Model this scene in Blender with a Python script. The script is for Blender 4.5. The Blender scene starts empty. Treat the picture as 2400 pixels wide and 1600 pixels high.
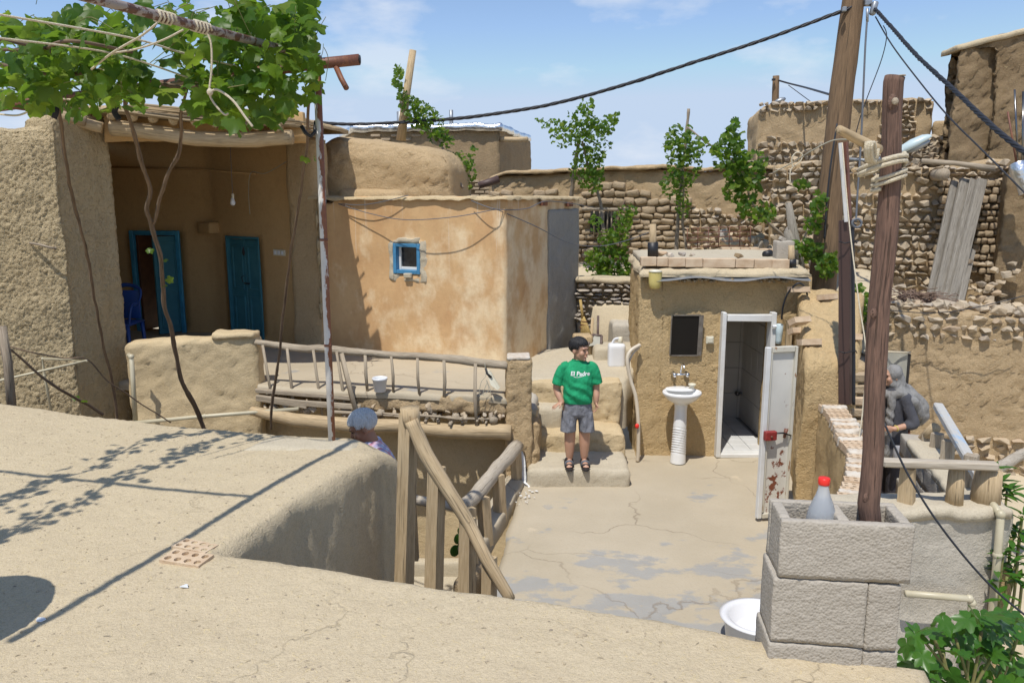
import bpy, bmesh, math, random
import numpy as np
from mathutils import Vector, Matrix, Euler, Quaternion, noise
from mathutils.bvhtree import BVHTree

sc = bpy.context.scene
COL = sc.collection
R = math.radians

# ------------------------------------------------------------------ camera
CAM_Z, PITCH, FPX = 3.0, R(10.4), 1838.0          # eye height over the yard, tilt, focal length in photo pixels
cam_d = bpy.data.cameras.new("camera")
cam = bpy.data.objects.new("camera", cam_d)
COL.objects.link(cam)
cam.location = (0, 0, CAM_Z)
cam.rotation_euler = (R(90) - PITCH, 0, 0)
cam_d.sensor_width = 36.0
cam_d.lens = FPX / 2400 * 36
cam_d.clip_start, cam_d.clip_end = 0.05, 6000
sc.camera = cam

# ------------------------------------------------------------------ sky and sun
SUN_EL = R(64)
SX, SY = 0.42, 0.907                               # heading of the shadows on the ground
w = bpy.data.worlds.new("World")
sc.world = w
w.use_nodes = True
nt = w.node_tree
nt.nodes.clear()
sky = nt.nodes.new("ShaderNodeTexSky")
sky.sky_type = 'NISHITA'
sky.sun_disc = False
sky.sun_elevation = SUN_EL
sky.sun_rotation = math.atan2(-SX, -SY)
sky.altitude = 1500
sky.air_density, sky.dust_density, sky.ozone_density = 1.15, 0.7, 1.4
tc = nt.nodes.new("ShaderNodeTexCoord")
mp = nt.nodes.new("ShaderNodeMapping")
mp.inputs["Scale"].default_value = (1.0, 1.0, 2.6)
n1 = nt.nodes.new("ShaderNodeTexNoise")
n1.inputs["Scale"].default_value = 5.5
n1.inputs["Detail"].default_value = 9
n1.inputs["Roughness"].default_value = 0.55
cr = nt.nodes.new("ShaderNodeValToRGB")
cr.color_ramp.elements[0].position = 0.53
cr.color_ramp.elements[1].position = 0.68
cr.color_ramp.elements[1].color = (0.55, 0.55, 0.55, 1)
cl = nt.nodes.new("ShaderNodeMixRGB")
cl.inputs[2].default_value = (5.2, 5.5, 6.0, 1)
bg = nt.nodes.new("ShaderNodeBackground")
bg.inputs[1].default_value = 0.15
wo = nt.nodes.new("ShaderNodeOutputWorld")
L = nt.links.new
L(tc.outputs["Generated"], mp.inputs[0]); L(mp.outputs[0], n1.inputs["Vector"])
L(n1.outputs["Fac"], cr.inputs[0]); L(cr.outputs[0], cl.inputs[0])
tint = nt.nodes.new("ShaderNodeMixRGB"); tint.blend_type = 'MULTIPLY'; tint.inputs[0].default_value = 1; tint.inputs[2].default_value = (0.93, 0.93, 0.98, 1)
L(sky.outputs[0], tint.inputs[1]); cap = nt.nodes.new("ShaderNodeMixRGB"); cap.blend_type = 'DARKEN'; cap.inputs[0].default_value = 1; cap.inputs[2].default_value = (3.5, 4.3, 5.5, 1)
L(tint.outputs[0], cap.inputs[1]); L(cap.outputs[0], cl.inputs[1]); L(cl.outputs[0], bg.inputs[0]); L(bg.outputs[0], wo.inputs[0])

sun_d = bpy.data.lights.new("sun", 'SUN')
sun_d.energy = 4.0
sun_d.angle = R(0.53)
sun_d.color = (1.0, 0.955, 0.88)
sun = bpy.data.objects.new("sun", sun_d)
COL.objects.link(sun)
sun.location = (-4, -12, 30)
sdir = Vector((SX * math.cos(SUN_EL), SY * math.cos(SUN_EL), -math.sin(SUN_EL)))   # the way the light travels
sun.rotation_euler = sdir.to_track_quat('-Z', 'Y').to_euler()

sc.view_settings.view_transform = 'Standard'
sc.view_settings.look = 'None'
sc.view_settings.gamma = 1.0
sc.view_settings.use_curve_mapping = False
sc.view_settings.exposure = 0.07
sc.render.engine = 'CYCLES'
sc.cycles.max_bounces = 7
sc.cycles.diffuse_bounces = 4
sc.cycles.use_denoising = True

# ------------------------------------------------------------------ measuring helpers (survey of the place)
_c, _s = math.cos(PITCH), math.sin(PITCH)
def ray(px, py):
    x, y = (px - 1200) / FPX, (py - 800) / FPX
    return Vector((x, _c - y * _s, -_s - y * _c))
def P(px, py, d):                                  # the point at distance d (metres north of the eye)
    r = ray(px, py)
    return Vector((0, 0, CAM_Z)) + r * (d / r.y)
def G(px, py, z):                                  # the point at height z
    r = ray(px, py)
    return Vector((0, 0, CAM_Z)) + r * ((z - CAM_Z) / r.z)
def PL2(px, d):                                    # plan position of an upright at that column
    return Vector(((px - 1200) / FPX * (d * _c + 0.3), d))
def onwall(px, py, A, B):                          # (distance along A-B, height)
    r = ray(px, py)
    ax, ay, bx, by = A[0], A[1], B[0], B[1]
    dx, dy = bx - ax, by - ay
    ln = math.hypot(dx, dy); dx /= ln; dy /= ln
    # t*r.x = ax + s*dx ; t*r.y = ay + s*dy
    det = r.x * (-dy) + dx * r.y
    t = (ax * (-dy) + dx * ay) / det
    s = (r.x * ay - r.y * ax) / det
    return s, CAM_Z + t * r.z
def interp(pts, x):
    for (x0, y0), (x1, y1) in zip(pts, pts[1:]):
        if x <= x1:
            return y0 + (y1 - y0) * max(0, min(1, (x - x0) / (x1 - x0)))
    return pts[-1][1]

def bez(pts, n=8):                                   # smooth line through points
    pts = [Vector(p) for p in pts]; out = []
    for i in range(len(pts) - 1):
        p0 = pts[max(i - 1, 0)]; p1 = pts[i]; p2 = pts[i + 1]; p3 = pts[min(i + 2, len(pts) - 1)]
        for k in range(n):
            t = k / n
            out.append(0.5 * ((2 * p1) + (p2 - p0) * t + (2 * p0 - 5 * p1 + 4 * p2 - p3) * t * t + (3 * p1 - p0 - 3 * p2 + p3) * t ** 3))
    return out + [pts[-1]]

# ------------------------------------------------------------------ mesh collector
def nz(p, f, a):
    v = noise.noise_vector(Vector(p) * f)
    return v * a

class MB:
    def __init__(s):
        s.v, s.f, s.g = [], [], []
    def add(s, vs, fs, gr=None):
        o = len(s.v)
        s.v += [tuple(p) for p in vs]
        s.f += [tuple(i + o for i in q) for q in fs]
        s.g += [tuple(p) for p in (gr if gr is not None else vs)]
    def box(s, c, size, rot=None, bevel=0.0, jit=0.0, seed=0):
        hx, hy, hz = size[0] / 2, size[1] / 2, size[2] / 2
        rnd = random.Random(seed)
        bm = bmesh.new()
        bmesh.ops.create_cube(bm, size=1)
        for v in bm.verts:
            v.co = Vector((v.co.x * size[0], v.co.y * size[1], v.co.z * size[2])) + Vector((rnd.uniform(-jit, jit), rnd.uniform(-jit, jit), rnd.uniform(-jit, jit)))
        if bevel > 0:
            bmesh.ops.bevel(bm, geom=bm.edges[:], offset=bevel, segments=1, profile=0.5, affect='EDGES')
        bm.verts.index_update()
        loc = [v.co.copy() for v in bm.verts]
        fs = [[v.index for v in f.verts] for f in bm.faces]
        bm.free()
        M = rot if rot is not None else Matrix.Identity(3)
        if isinstance(M, Euler): M = M.to_matrix()
        ax = max(range(3), key=lambda i: size[i])
        gr = []
        for p in loc:
            q = [p[0], p[1], p[2]]
            a = q[ax]; del q[ax]
            gr.append((q[0] + seed * 0.37, q[1], a * 0.08))
        s.add([Vector(c) + M @ p for p in loc], fs, gr)
    def tube(s, pts, rad, n=8, caps=True, flat=1.0, rough=0.0, seed=0, twist=0.0):
        pts = [Vector(p) for p in pts]
        if not isinstance(rad, (list, tuple)): rad = [rad] * len(pts)
        vs, fs, gr = [], [], []
        up = None
        along = seed * 1.7
        for i, p in enumerate(pts):
            t = (pts[min(i + 1, len(pts) - 1)] - pts[max(i - 1, 0)])
            if t.length < 1e-9: t = Vector((0, 0, 1))
            t.normalize()
            if up is None:
                up = t.orthogonal().normalized() if abs(t.z) > 0.9 else Vector((0, 0, 1))
            x = up.cross(t)
            if x.length < 1e-6: x = t.orthogonal()
            x.normalize()
            y = t.cross(x).normalized()
            up = y
            if i: along += (p - pts[i - 1]).length
            for k in range(n):
                a = 2 * math.pi * k / n + twist
                r = rad[i]
                if rough:
                    r *= 1 + rough * noise.noise(Vector((math.cos(a) * 1.3 + seed * 7.1, math.sin(a) * 1.3, along * 5)))
                vs.append(p + x * (math.cos(a) * r) + y * (math.sin(a) * r * flat))
                gr.append((math.cos(a) * rad[i], math.sin(a) * rad[i], along * 0.08))
        m = len(pts)
        for i in range(m - 1):
            for k in range(n):
                fs.append((i * n + k, i * n + (k + 1) % n, (i + 1) * n + (k + 1) % n, (i + 1) * n + k))
        if caps:
            fs.append(tuple(reversed(range(n))))
            fs.append(tuple((m - 1) * n + k for k in range(n)))
        s.add(vs, fs, gr)
    def lathe(s, c, prof, n=24, axis=None, sx=1.0, sy=1.0):
        vs, fs = [], []
        M = axis if axis is not None else Matrix.Identity(3)
        for r, z in prof:
            for k in range(n):
                a = 2 * math.pi * k / n
                vs.append(Vector(c) + M @ Vector((math.cos(a) * r * sx, math.sin(a) * r * sy, z)))
        for i in range(len(prof) - 1):
            for k in range(n):
                fs.append((i * n + k, i * n + (k + 1) % n, (i + 1) * n + (k + 1) % n, (i + 1) * n + k))
        fs.append(tuple(reversed(range(n))))
        fs.append(tuple((len(prof) - 1) * n + k for k in range(n)))
        s.add(vs, fs)
    def ball(s, c, rx, ry=None, rz=None, n=10, rot=None):
        ry = rx if ry is None else ry; rz = rx if rz is None else rz
        M = rot if rot is not None else Matrix.Identity(3)
        vs, fs = [], []
        m = n
        for i in range(1, m):
            th = math.pi * i / m
            for k in range(2 * n):
                a = math.pi * k / n
                vs.append(Vector(c) + M @ Vector((rx * math.sin(th) * math.cos(a), ry * math.sin(th) * math.sin(a), rz * math.cos(th))))
        q = 2 * n
        for i in range(m - 2):
            for k in range(q):
                fs.append((i * q + k, (i + 1) * q + k, (i + 1) * q + (k + 1) % q, i * q + (k + 1) % q))
        t = len(vs); vs.append(Vector(c) + M @ Vector((0, 0, rz))); vs.append(Vector(c) + M @ Vector((0, 0, -rz)))
        for k in range(q):
            fs.append((t, k, (k + 1) % q)); fs.append((t + 1, (m - 2) * q + (k + 1) % q, (m - 2) * q + k))
        s.add(vs, fs)
    def prism(s, poly, n, t):                       # flat outline pushed out by thickness t along n
        n = Vector(n).normalized() * t
        a = [Vector(p) for p in poly]; b = [p + n for p in a]
        k = len(a)
        fs = [tuple(reversed(range(k))), tuple(range(k, 2 * k))]
        fs += [(i, (i + 1) % k, (i + 1) % k + k, i + k) for i in range(k)]
        s.add(a + b, fs)
    def wall(s, pts, T, zb, zt, res=0.1, amp=0.02, r=0.04, holes=(), top=None, f=2.2, rends=True, hf=0.0, hff=14.0, zres=None, bottom=False):
        """A plastered wall along a plan line; its left side (thickness T) is the inside. holes = (s0, s1, z0, z1)."""
        Q = [Vector((p[0], p[1])) for p in pts]
        cum = [0.0]
        for a, b in zip(Q, Q[1:]): cum.append(cum[-1] + (b - a).length)
        Lt = cum[-1]
        nr = []
        for a, b in zip(Q, Q[1:]):
            t = (b - a).normalized(); nr.append(Vector((-t.y, t.x)))
        def plan(x):
            for i in range(len(Q) - 1):
                if x <= cum[i + 1] + 1e-9 or i == len(Q) - 2:
                    u = (x - cum[i]) / (cum[i + 1] - cum[i])
                    p = Q[i].lerp(Q[i + 1], u); n = nr[i]
                    if i and abs(x - cum[i]) < 1e-6: m = nr[i - 1] + nr[i]; n = m / max(0.3, m.dot(nr[i]))
                    elif i < len(Q) - 2 and abs(x - cum[i + 1]) < 1e-6: m = nr[i] + nr[i + 1]; n = m / max(0.3, m.dot(nr[i]))
                    return p, n
        def lines(keys, lo, hi, step):
            ks = sorted(set([lo, hi] + [k for k in keys if lo < k < hi]))
            out = []
            for a, b in zip(ks, ks[1:]):
                m = max(1, round((b - a) / step))
                out += [a + (b - a) * i / m for i in range(m)]
            return out + [hi]
        xs = lines(cum + [h[0] for h in holes] + [h[1] for h in holes] + ([r, Lt - r] if rends else []), 0, Lt, res)
        zs = lines([h[2] for h in holes] + [h[3] for h in holes] + [zt - r], zb, zt, zres or res)
        ys = lines([r, T - r] if T > 2.2 * r else [], 0, T, res)
        idx = {}
        verts = []
        def vid(i, j, k):
            key = (i, j, k)
            if key in idx: return idx[key]
            x, y, z = xs[i], ys[j], zs[k]
            cs = min(max(x, r), Lt - r) if rends else x
            cy = min(max(y, r), T - r) if T > 2.2 * r else y
            cz = min(z, zt - r)
            d = Vector((x - cs, y - cy, z - cz))
            if d.length > r > 0:
                d *= r / d.length
                x, y, z = cs + d.x, cy + d.y, cz + d.z
            p, n = plan(x)
            if top: z = zb + (z - zb) * (top(x) - zb) / (zt - zb)
            w_ = Vector((p.x + n.x * y, p.y + n.y * y, z))
            if amp: w_ += nz(w_, f, amp) + nz(w_ + Vector((9, 3, 5)), f * 3.1, amp * 0.45)
            if hf:
                q = noise.turbulence(w_ * hff, 3, False)
                o = (0.5 - y / T) * 2
                w_ -= Vector((n.x, n.y, 0)) * (hf * (q - 0.45) * (1 if j == 0 else (-1 if j == len(ys) - 1 else 0.0)))
                w_ += nz(w_, hff * 1.7, hf * 0.35)
            idx[key] = len(verts); verts.append(w_)
            return idx[key]
        def inhole(i, k):
            a, b = (xs[i] + xs[i + 1]) / 2, (zs[k] + zs[k + 1]) / 2
            return any(h[0] < a < h[1] and h[2] < b < h[3] for h in holes)
        nx, ny, nzz = len(xs) - 1, len(ys) - 1, len(zs) - 1
        fs = []
        for i in range(nx):
            for k in range(nzz):
                if inhole(i, k):
                    for (di, dk) in ((-1, 0), (1, 0), (0, -1), (0, 1)):
                        a, b = i + di, k + dk
                        if 0 <= a < nx and 0 <= b < nzz and inhole(a, b): continue
                        if di: ii = i if di < 0 else i + 1; e = ((ii, k), (ii, k + 1))
                        else: kk = k if dk < 0 else k + 1; e = ((i, kk), (i + 1, kk))
                        for j in range(ny):
                            q = (vid(e[0][0], j, e[0][1]), vid(e[1][0], j, e[1][1]), vid(e[1][0], j + 1, e[1][1]), vid(e[0][0], j + 1, e[0][1]))
                            fs.append(q)
                    continue
                fs.append((vid(i, 0, k), vid(i + 1, 0, k), vid(i + 1, 0, k + 1), vid(i, 0, k + 1)))
                fs.append((vid(i + 1, ny, k), vid(i, ny, k), vid(i, ny, k + 1), vid(i + 1, ny, k + 1)))
        for j in range(ny):
            for i in range(nx):
                fs.append((vid(i, j, nzz), vid(i + 1, j, nzz), vid(i + 1, j + 1, nzz), vid(i, j + 1, nzz)))
                if bottom: fs.append((vid(i, j + 1, 0), vid(i + 1, j + 1, 0), vid(i + 1, j, 0), vid(i, j, 0)))
            for k in range(nzz):
                fs.append((vid(0, j + 1, k), vid(0, j, k), vid(0, j, k + 1), vid(0, j + 1, k + 1)))
                fs.append((vid(nx, j, k), vid(nx, j + 1, k), vid(nx, j + 1, k + 1), vid(nx, j, k + 1)))
        s.add(verts, fs)
    def rbox(s, x0, x1, y0, y1, z0, z1, **kw):
        s.wall([(x0, y0), (x1, y0)], y1 - y0, z0, z1, **kw)
    def sheet(s, c00, c10, c11, c01, T=0.2, res=0.15, amp=0.01, r=0.05, keep=None, zf=None, f=1.5, edge=0.0, rows=2, hf=0.0, hff=20.0, side=0.0):
        """A four-cornered slab seen from above: bumpy top, rounded edges, sides T deep. keep(u, v) cuts a part away."""
        c00, c10, c11, c01 = [Vector(c) for c in (c00, c10, c11, c01)]
        nu = max(2, round(max((c10 - c00).length, (c11 - c01).length) / res))
        nv = max(2, round(max((c01 - c00).length, (c11 - c10).length) / res))
        cell = np.ones((nu, nv), bool)
        if keep:
            for i in range(nu):
                for j in range(nv): cell[i, j] = keep((i + .5) / nu, (j + .5) / nv)
        pos = {}
        for i in range(nu + 1):
            for j in range(nv + 1):
                if cell[max(i - 1, 0):i + 1, max(j - 1, 0):j + 1].any():
                    u, v = i / nu, j / nv
                    pos[(i, j)] = c00 * (1 - u) * (1 - v) + c10 * u * (1 - v) + c11 * u * v + c01 * (1 - u) * v
        edges = []
        def has(i, j): return 0 <= i < nu and 0 <= j < nv and cell[i, j]
        for i in range(nu):
            for j in range(nv):
                if not cell[i, j]: continue
                if not has(i - 1, j): edges.append(((i, j + 1), (i, j)))
                if not has(i + 1, j): edges.append(((i + 1, j), (i + 1, j + 1)))
                if not has(i, j - 1): edges.append(((i, j), (i + 1, j)))
                if not has(i, j + 1): edges.append(((i + 1, j + 1), (i, j + 1)))
        bk = sorted({e[0] for e in edges} | {e[1] for e in edges})
        bp = np.array([pos[k][:2] for k in bk])
        keys = list(pos)
        ap = np.array([pos[k][:2] for k in keys])
        dist = np.empty(len(keys))
        for a in range(0, len(keys), 2000):
            d = ap[a:a + 2000, None, :] - bp[None, :, :]
            dist[a:a + 2000] = np.sqrt((d ** 2).sum(2)).min(1)
        idx = {}; vs = []
        for k, dd in zip(keys, dist):
            p = pos[k].copy()
            if zf: p.z += zf(p.x, p.y)
            if amp: p.z += noise.noise(p * f) * amp + noise.noise(p * f * 3.7) * amp * 0.4
            if hf: p.z += hf * (noise.turbulence(p * hff, 3, False) - 0.4)
            if edge and dd < 1e-6:
                e = noise.noise_vector(p * 2.0) * edge + noise.noise_vector(p * 7.0) * edge * 0.4
                p.x += e.x; p.y += e.y
            if dd < r: p.z -= r * (1 - math.sqrt(max(0, 1 - (1 - dd / r) ** 2)))
            idx[k] = len(vs); vs.append(p)
        fs = [(idx[(i, j)], idx[(i + 1, j)], idx[(i + 1, j + 1)], idx[(i, j + 1)]) for i in range(nu) for j in range(nv) if cell[i, j]]
        low = {}
        for k in bk:
            p0 = vs[idx[k]]
            row = [idx[k]]
            for m in range(1, rows + 1):
                p = p0.copy(); p.z = p0.z - (T - (pos[k].z - p0.z if pos[k].z > p0.z else 0)) * m / rows
                e = nz(p, 2.3, max(amp, edge * 0.5) * 0.7) + (nz(p, hff * .6, max(hf * 0.8, side)) if hf else Vector())
                p.x += e.x; p.y += e.y
                row.append(len(vs)); vs.append(p)
            low[k] = row
        for a, b in edges:
            for m in range(rows):
                fs.append((low[a][m], low[a][m + 1], low[b][m + 1], low[b][m]))
        s.add(vs, fs)

# ------------------------------------------------------------------ scene objects
WL = {}                                            # world position of every object's origin
def _mesh(mb, name, mat, smooth, base):
    me = bpy.data.meshes.new(name)
    off = Vector(base)
    me.from_pydata([(p[0] - off.x, p[1] - off.y, p[2] - off.z) for p in mb.v], [], mb.f)
    at = me.attributes.new("grain", 'FLOAT_VECTOR', 'POINT')
    at.data.foreach_set("vector", np.array(mb.g, dtype=np.float32).ravel())
    if smooth: me.shade_smooth()
    mats = mat if isinstance(mat, (list, tuple)) else [mat]
    for m in mats:
        me.materials.append(m)
    me.update()
    return me
def _base(mb):
    a = np.array(mb.v)
    lo, hi = a.min(0), a.max(0)
    return Vector(((lo[0] + hi[0]) / 2, (lo[1] + hi[1]) / 2, lo[2]))
def link(o, parent, wl):
    COL.objects.link(o)
    if parent is not None:
        o.parent = parent
        o.location = wl - WL[parent.name]
    else:
        o.location = wl
    WL[o.name] = Vector(wl)
    return o
def part(mb, name, mat, parent=None, smooth=True):
    b = _base(mb)
    o = bpy.data.objects.new(name, _mesh(mb, name, mat, smooth, b))
    return link(o, parent, b)
def inst(me, name, parent, M):                      # shares mesh data; M is a world matrix
    o = bpy.data.objects.new(name, me)
    COL.objects.link(o)
    if parent is not None:
        o.parent = parent
        M = Matrix.Translation(-WL[parent.name]) @ M
    o.matrix_basis = M
    return o
def tag(o, label=None, cat=None, group=None, kind=None):
    if label: o["label"] = label
    if cat: o["category"] = cat
    if group: o["group"] = group
    if kind: o["kind"] = kind
    return o
def solo(mb, name, mat, label, cat, group=None, smooth=True, kind=None):
    return tag(part(mb, name, mat, None, smooth), label, cat, group, kind)
def struct(mb, name, mat, smooth=True):
    return tag(part(mb, name, mat, None, smooth), kind="structure")
def thing(name, label, cat, loc, group=None):
    o = bpy.data.objects.new(name, None)
    o.empty_display_size = 0.1
    link(o, None, Vector(loc))
    return tag(o, label, cat, group)
def stuffpart(mb, name, mat, parent, smooth=True):
    return tag(part(mb, name, mat, parent, smooth), kind="stuff")

# ------------------------------------------------------------------ materials
def newmat(name):
    m = bpy.data.materials.new(name)
    m.use_nodes = True
    t = m.node_tree
    return m, t, t.nodes["Principled BSDF"], t.nodes.new, t.links.new
def rgb(c): return (c[0], c[1], c[2], 1)
def noise_node(new, lk, vec, scale, detail=4, rough=0.55):
    n = new("ShaderNodeTexNoise")
    n.inputs["Scale"].default_value = scale
    n.inputs["Detail"].default_value = detail
    n.inputs["Roughness"].default_value = rough
    lk(vec, n.inputs["Vector"])
    return n.outputs["Fac"]
def ramp(new, lk, fac, a, b, ca=(0, 0, 0), cb=(1, 1, 1)):
    r_ = new("ShaderNodeValToRGB")
    r_.color_ramp.elements[0].position = a; r_.color_ramp.elements[1].position = b
    r_.color_ramp.elements[0].color = rgb(ca); r_.color_ramp.elements[1].color = rgb(cb)
    lk(fac, r_.inputs[0])
    return r_.outputs[0]
def mixc(new, lk, fac, a, b, mode='MIX'):
    m = new("ShaderNodeMixRGB"); m.blend_type = mode
    for i, x in ((0, fac), (1, a), (2, b)):
        if hasattr(x, "links") or hasattr(x, "is_linked"): lk(x, m.inputs[i])
        elif isinstance(x, (int, float)): m.inputs[i].default_value = x
        else: m.inputs[i].default_value = rgb(x)
    return m.outputs[0]
def mth(new, lk, op, a, b=0.0):
    m = new("ShaderNodeMath"); m.operation = op
    for i, x in ((0, a), (1, b)):
        if isinstance(x, (int, float)): m.inputs[i].default_value = x
        else: lk(x, m.inputs[i])
    return m.outputs[0]
def setbump(new, lk, bsdf, h, strength, dist=0.02, prev=None):
    b = new("ShaderNodeBump")
    b.inputs["Strength"].default_value = strength; b.inputs["Distance"].default_value = dist
    lk(h, b.inputs["Height"])
    if prev is not None: lk(prev, b.inputs["Normal"])
    lk(b.outputs[0], bsdf.inputs["Normal"])
    return b.outputs[0]
def posn(new): return new("ShaderNodeNewGeometry").outputs["Position"]
def scaled(new, lk, vec, sc_):
    m = new("ShaderNodeMapping"); m.inputs["Scale"].default_value = sc_
    lk(vec, m.inputs[0]); return m.outputs[0]

def plain(name, c, c2=None, scale=6, rough=0.7, bump=0.0, bscale=40, metal=0.0, spec=0.5, vec=None, lo=0.35, hi=0.65, stretch=None):
    m, t, b, new, lk = newmat(name)
    p = posn(new)
    if stretch: p = scaled(new, lk, p, stretch)
    if c2:
        fac = ramp(new, lk, noise_node(new, lk, p, scale), lo, hi)
        lk(mixc(new, lk, fac, c, c2), b.inputs["Base Color"])
    else:
        b.inputs["Base Color"].default_value = rgb(c)
    b.inputs["Roughness"].default_value = rough
    b.inputs["Metallic"].default_value = metal
    b.inputs["Specular IOR Level"].default_value = spec
    if bump: setbump(new, lk, b, noise_node(new, lk, p, bscale, 5), bump)
    return m

def mud(name, base, light, dark, straw=0.35, bump=0.5, coarse=14, pits=0.0, tone=0.8, strawc=(0.62, 0.50, 0.28), speck=0.8, crack=0.0, warm=1.0):
    """Straw-and-clay plaster: cloudy tone, chopped straw, grit."""
    base, light, dark = [(c[0] * (1 + .09 * warm), c[1] * (1 + .035 * warm), c[2] * (1 - .09 * warm)) for c in (base, light, dark)]
    m, t, b, new, lk = newmat(name)
    p = posn(new)
    big = ramp(new, lk, noise_node(new, lk, p, tone, 5), 0.34, 0.68)
    med = ramp(new, lk, noise_node(new, lk, p, 5.5, 6, 0.65), 0.36, 0.66)
    c = mixc(new, lk, big, base, light)
    c = mixc(new, lk, mth(new, lk, 'MULTIPLY', med, 0.45), c, dark)
    mot = noise_node(new, lk, scaled(new, lk, p, (1.1, 1.1, 0.9)), coarse * 1.05, 5, 0.75)
    c = mixc(new, lk, mth(new, lk, 'MULTIPLY', ramp(new, lk, mot, 0.52, 0.66), 0.55 * speck), c, dark)
    c = mixc(new, lk, mth(new, lk, 'MULTIPLY', ramp(new, lk, mot, 0.45, 0.34), 0.45 * speck), c, [min(.8, x * 1.2) for x in light])
    fine = noise_node(new, lk, p, 75, 3, 0.6)
    c = mixc(new, lk, mth(new, lk, 'MULTIPLY', ramp(new, lk, fine, 0.50, 0.66), 0.65), c, dark)
    grit = noise_node(new, lk, p, 150, 2, 0.6)
    c = mixc(new, lk, mth(new, lk, 'MULTIPLY', ramp(new, lk, grit, 0.60, 0.68), 0.55 * speck), c, [x * 0.45 for x in dark])
    c = mixc(new, lk, mth(new, lk, 'MULTIPLY', ramp(new, lk, grit, 0.42, 0.34), 0.5 * speck), c, [min(.8, x * 1.35) for x in light])
    warp = new("ShaderNodeVectorMath"); warp.operation = 'ADD'
    wn = new("ShaderNodeTexNoise"); wn.inputs["Scale"].default_value = 9
    lk(p, wn.inputs["Vector"])
    sc_ = new("ShaderNodeVectorMath"); sc_.operation = 'SCALE'; sc_.inputs["Scale"].default_value = 0.25
    lk(wn.outputs["Color"], sc_.inputs[0]); lk(p, warp.inputs[0]); lk(sc_.outputs[0], warp.inputs[1])
    st = [noise_node(new, lk, scaled(new, lk, warp.outputs[0], s_), 1.0, 1, 0.4) for s_ in ((150, 28, 40), (30, 140, 36), (46, 50, 160))]
    mx = mth(new, lk, 'MAXIMUM', mth(new, lk, 'MAXIMUM', st[0], st[1]), st[2])
    sf = ramp(new, lk, mx, 0.66, 0.74)
    c = mixc(new, lk, mth(new, lk, 'MULTIPLY', sf, straw), c, strawc)
    ck = None
    if crack:
        vo = new("ShaderNodeTexVoronoi"); vo.feature = 'DISTANCE_TO_EDGE'; vo.inputs["Scale"].default_value = crack
        lk(warp.outputs[0], vo.inputs["Vector"])
        ck = mth(new, lk, 'MULTIPLY', ramp(new, lk, vo.outputs[0], 0.002, 0.010, (1, 1, 1), (0, 0, 0)), ramp(new, lk, noise_node(new, lk, p, 1.3, 2), 0.47, 0.60))
        c = mixc(new, lk, mth(new, lk, 'MULTIPLY', ck, 0.32), c, [x * 0.6 for x in dark])
    lk(c, b.inputs["Base Color"])
    b.inputs["Roughness"].default_value = 0.95
    b.inputs["Specular IOR Level"].default_value = 0.15
    cn = noise_node(new, lk, p, coarse, 6, 0.68)
    h = mth(new, lk, 'ADD', mth(new, lk, 'ADD', mth(new, lk, 'MULTIPLY', cn, 0.75), mth(new, lk, 'MULTIPLY', noise_node(new, lk, p, coarse * 3.2, 4, 0.7), 0.5)), mth(new, lk, 'MULTIPLY', sf, 0.18 * straw * 2))
    h = mth(new, lk, 'ADD', h, mth(new, lk, 'MULTIPLY', fine, 0.35))
    if ck is not None: h = mth(new, lk, 'SUBTRACT', h, mth(new, lk, 'MULTIPLY', ck, 0.5))
    if pits:
        pv = noise_node(new, lk, p, 33, 2, 0.5)
        h = mth(new, lk, 'SUBTRACT', h, mth(new, lk, 'MULTIPLY', ramp(new, lk, pv, 0.56, 0.66), pits))
    setbump(new, lk, b, h, bump, 0.03)
    return m

def wood(name, a, b2, crack=(0.05, 0.04, 0.03), rough=0.85, bump=0.5, cr=0.5, gs=120):
    m, t, b, new, lk = newmat(name)
    at = new("ShaderNodeAttribute"); at.attribute_name = "grain"
    oi = new("ShaderNodeObjectInfo")
    off = new("ShaderNodeVectorMath"); off.operation = 'ADD'
    lk(at.outputs["Vector"], off.inputs[0]); lk(oi.outputs["Random"], off.inputs[1])
    g = noise_node(new, lk, off.outputs[0], gs, 5, 0.6)
    g2 = noise_node(new, lk, off.outputs[0], gs * 0.25, 3, 0.5)
    c = mixc(new, lk, ramp(new, lk, g, 0.35, 0.65), a, b2)
    c = mixc(new, lk, mth(new, lk, 'MULTIPLY', ramp(new, lk, g2, 0.45, 0.75), 0.5), c, [x * 0.7 for x in b2])
    ck = ramp(new, lk, noise_node(new, lk, scaled(new, lk, off.outputs[0], (1, 1, 0.35)), gs * 0.9, 2, 0.5), 0.62, 0.68)
    c = mixc(new, lk, mth(new, lk, 'MULTIPLY', ck, cr), c, crack)
    lk(c, b.inputs["Base Color"])
    b.inputs["Roughness"].default_value = rough
    b.inputs["Specular IOR Level"].default_value = 0.25
    setbump(new, lk, b, mth(new, lk, 'SUBTRACT', g, mth(new, lk, 'MULTIPLY', ck, 0.8)), bump, 0.006)
    return m

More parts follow.
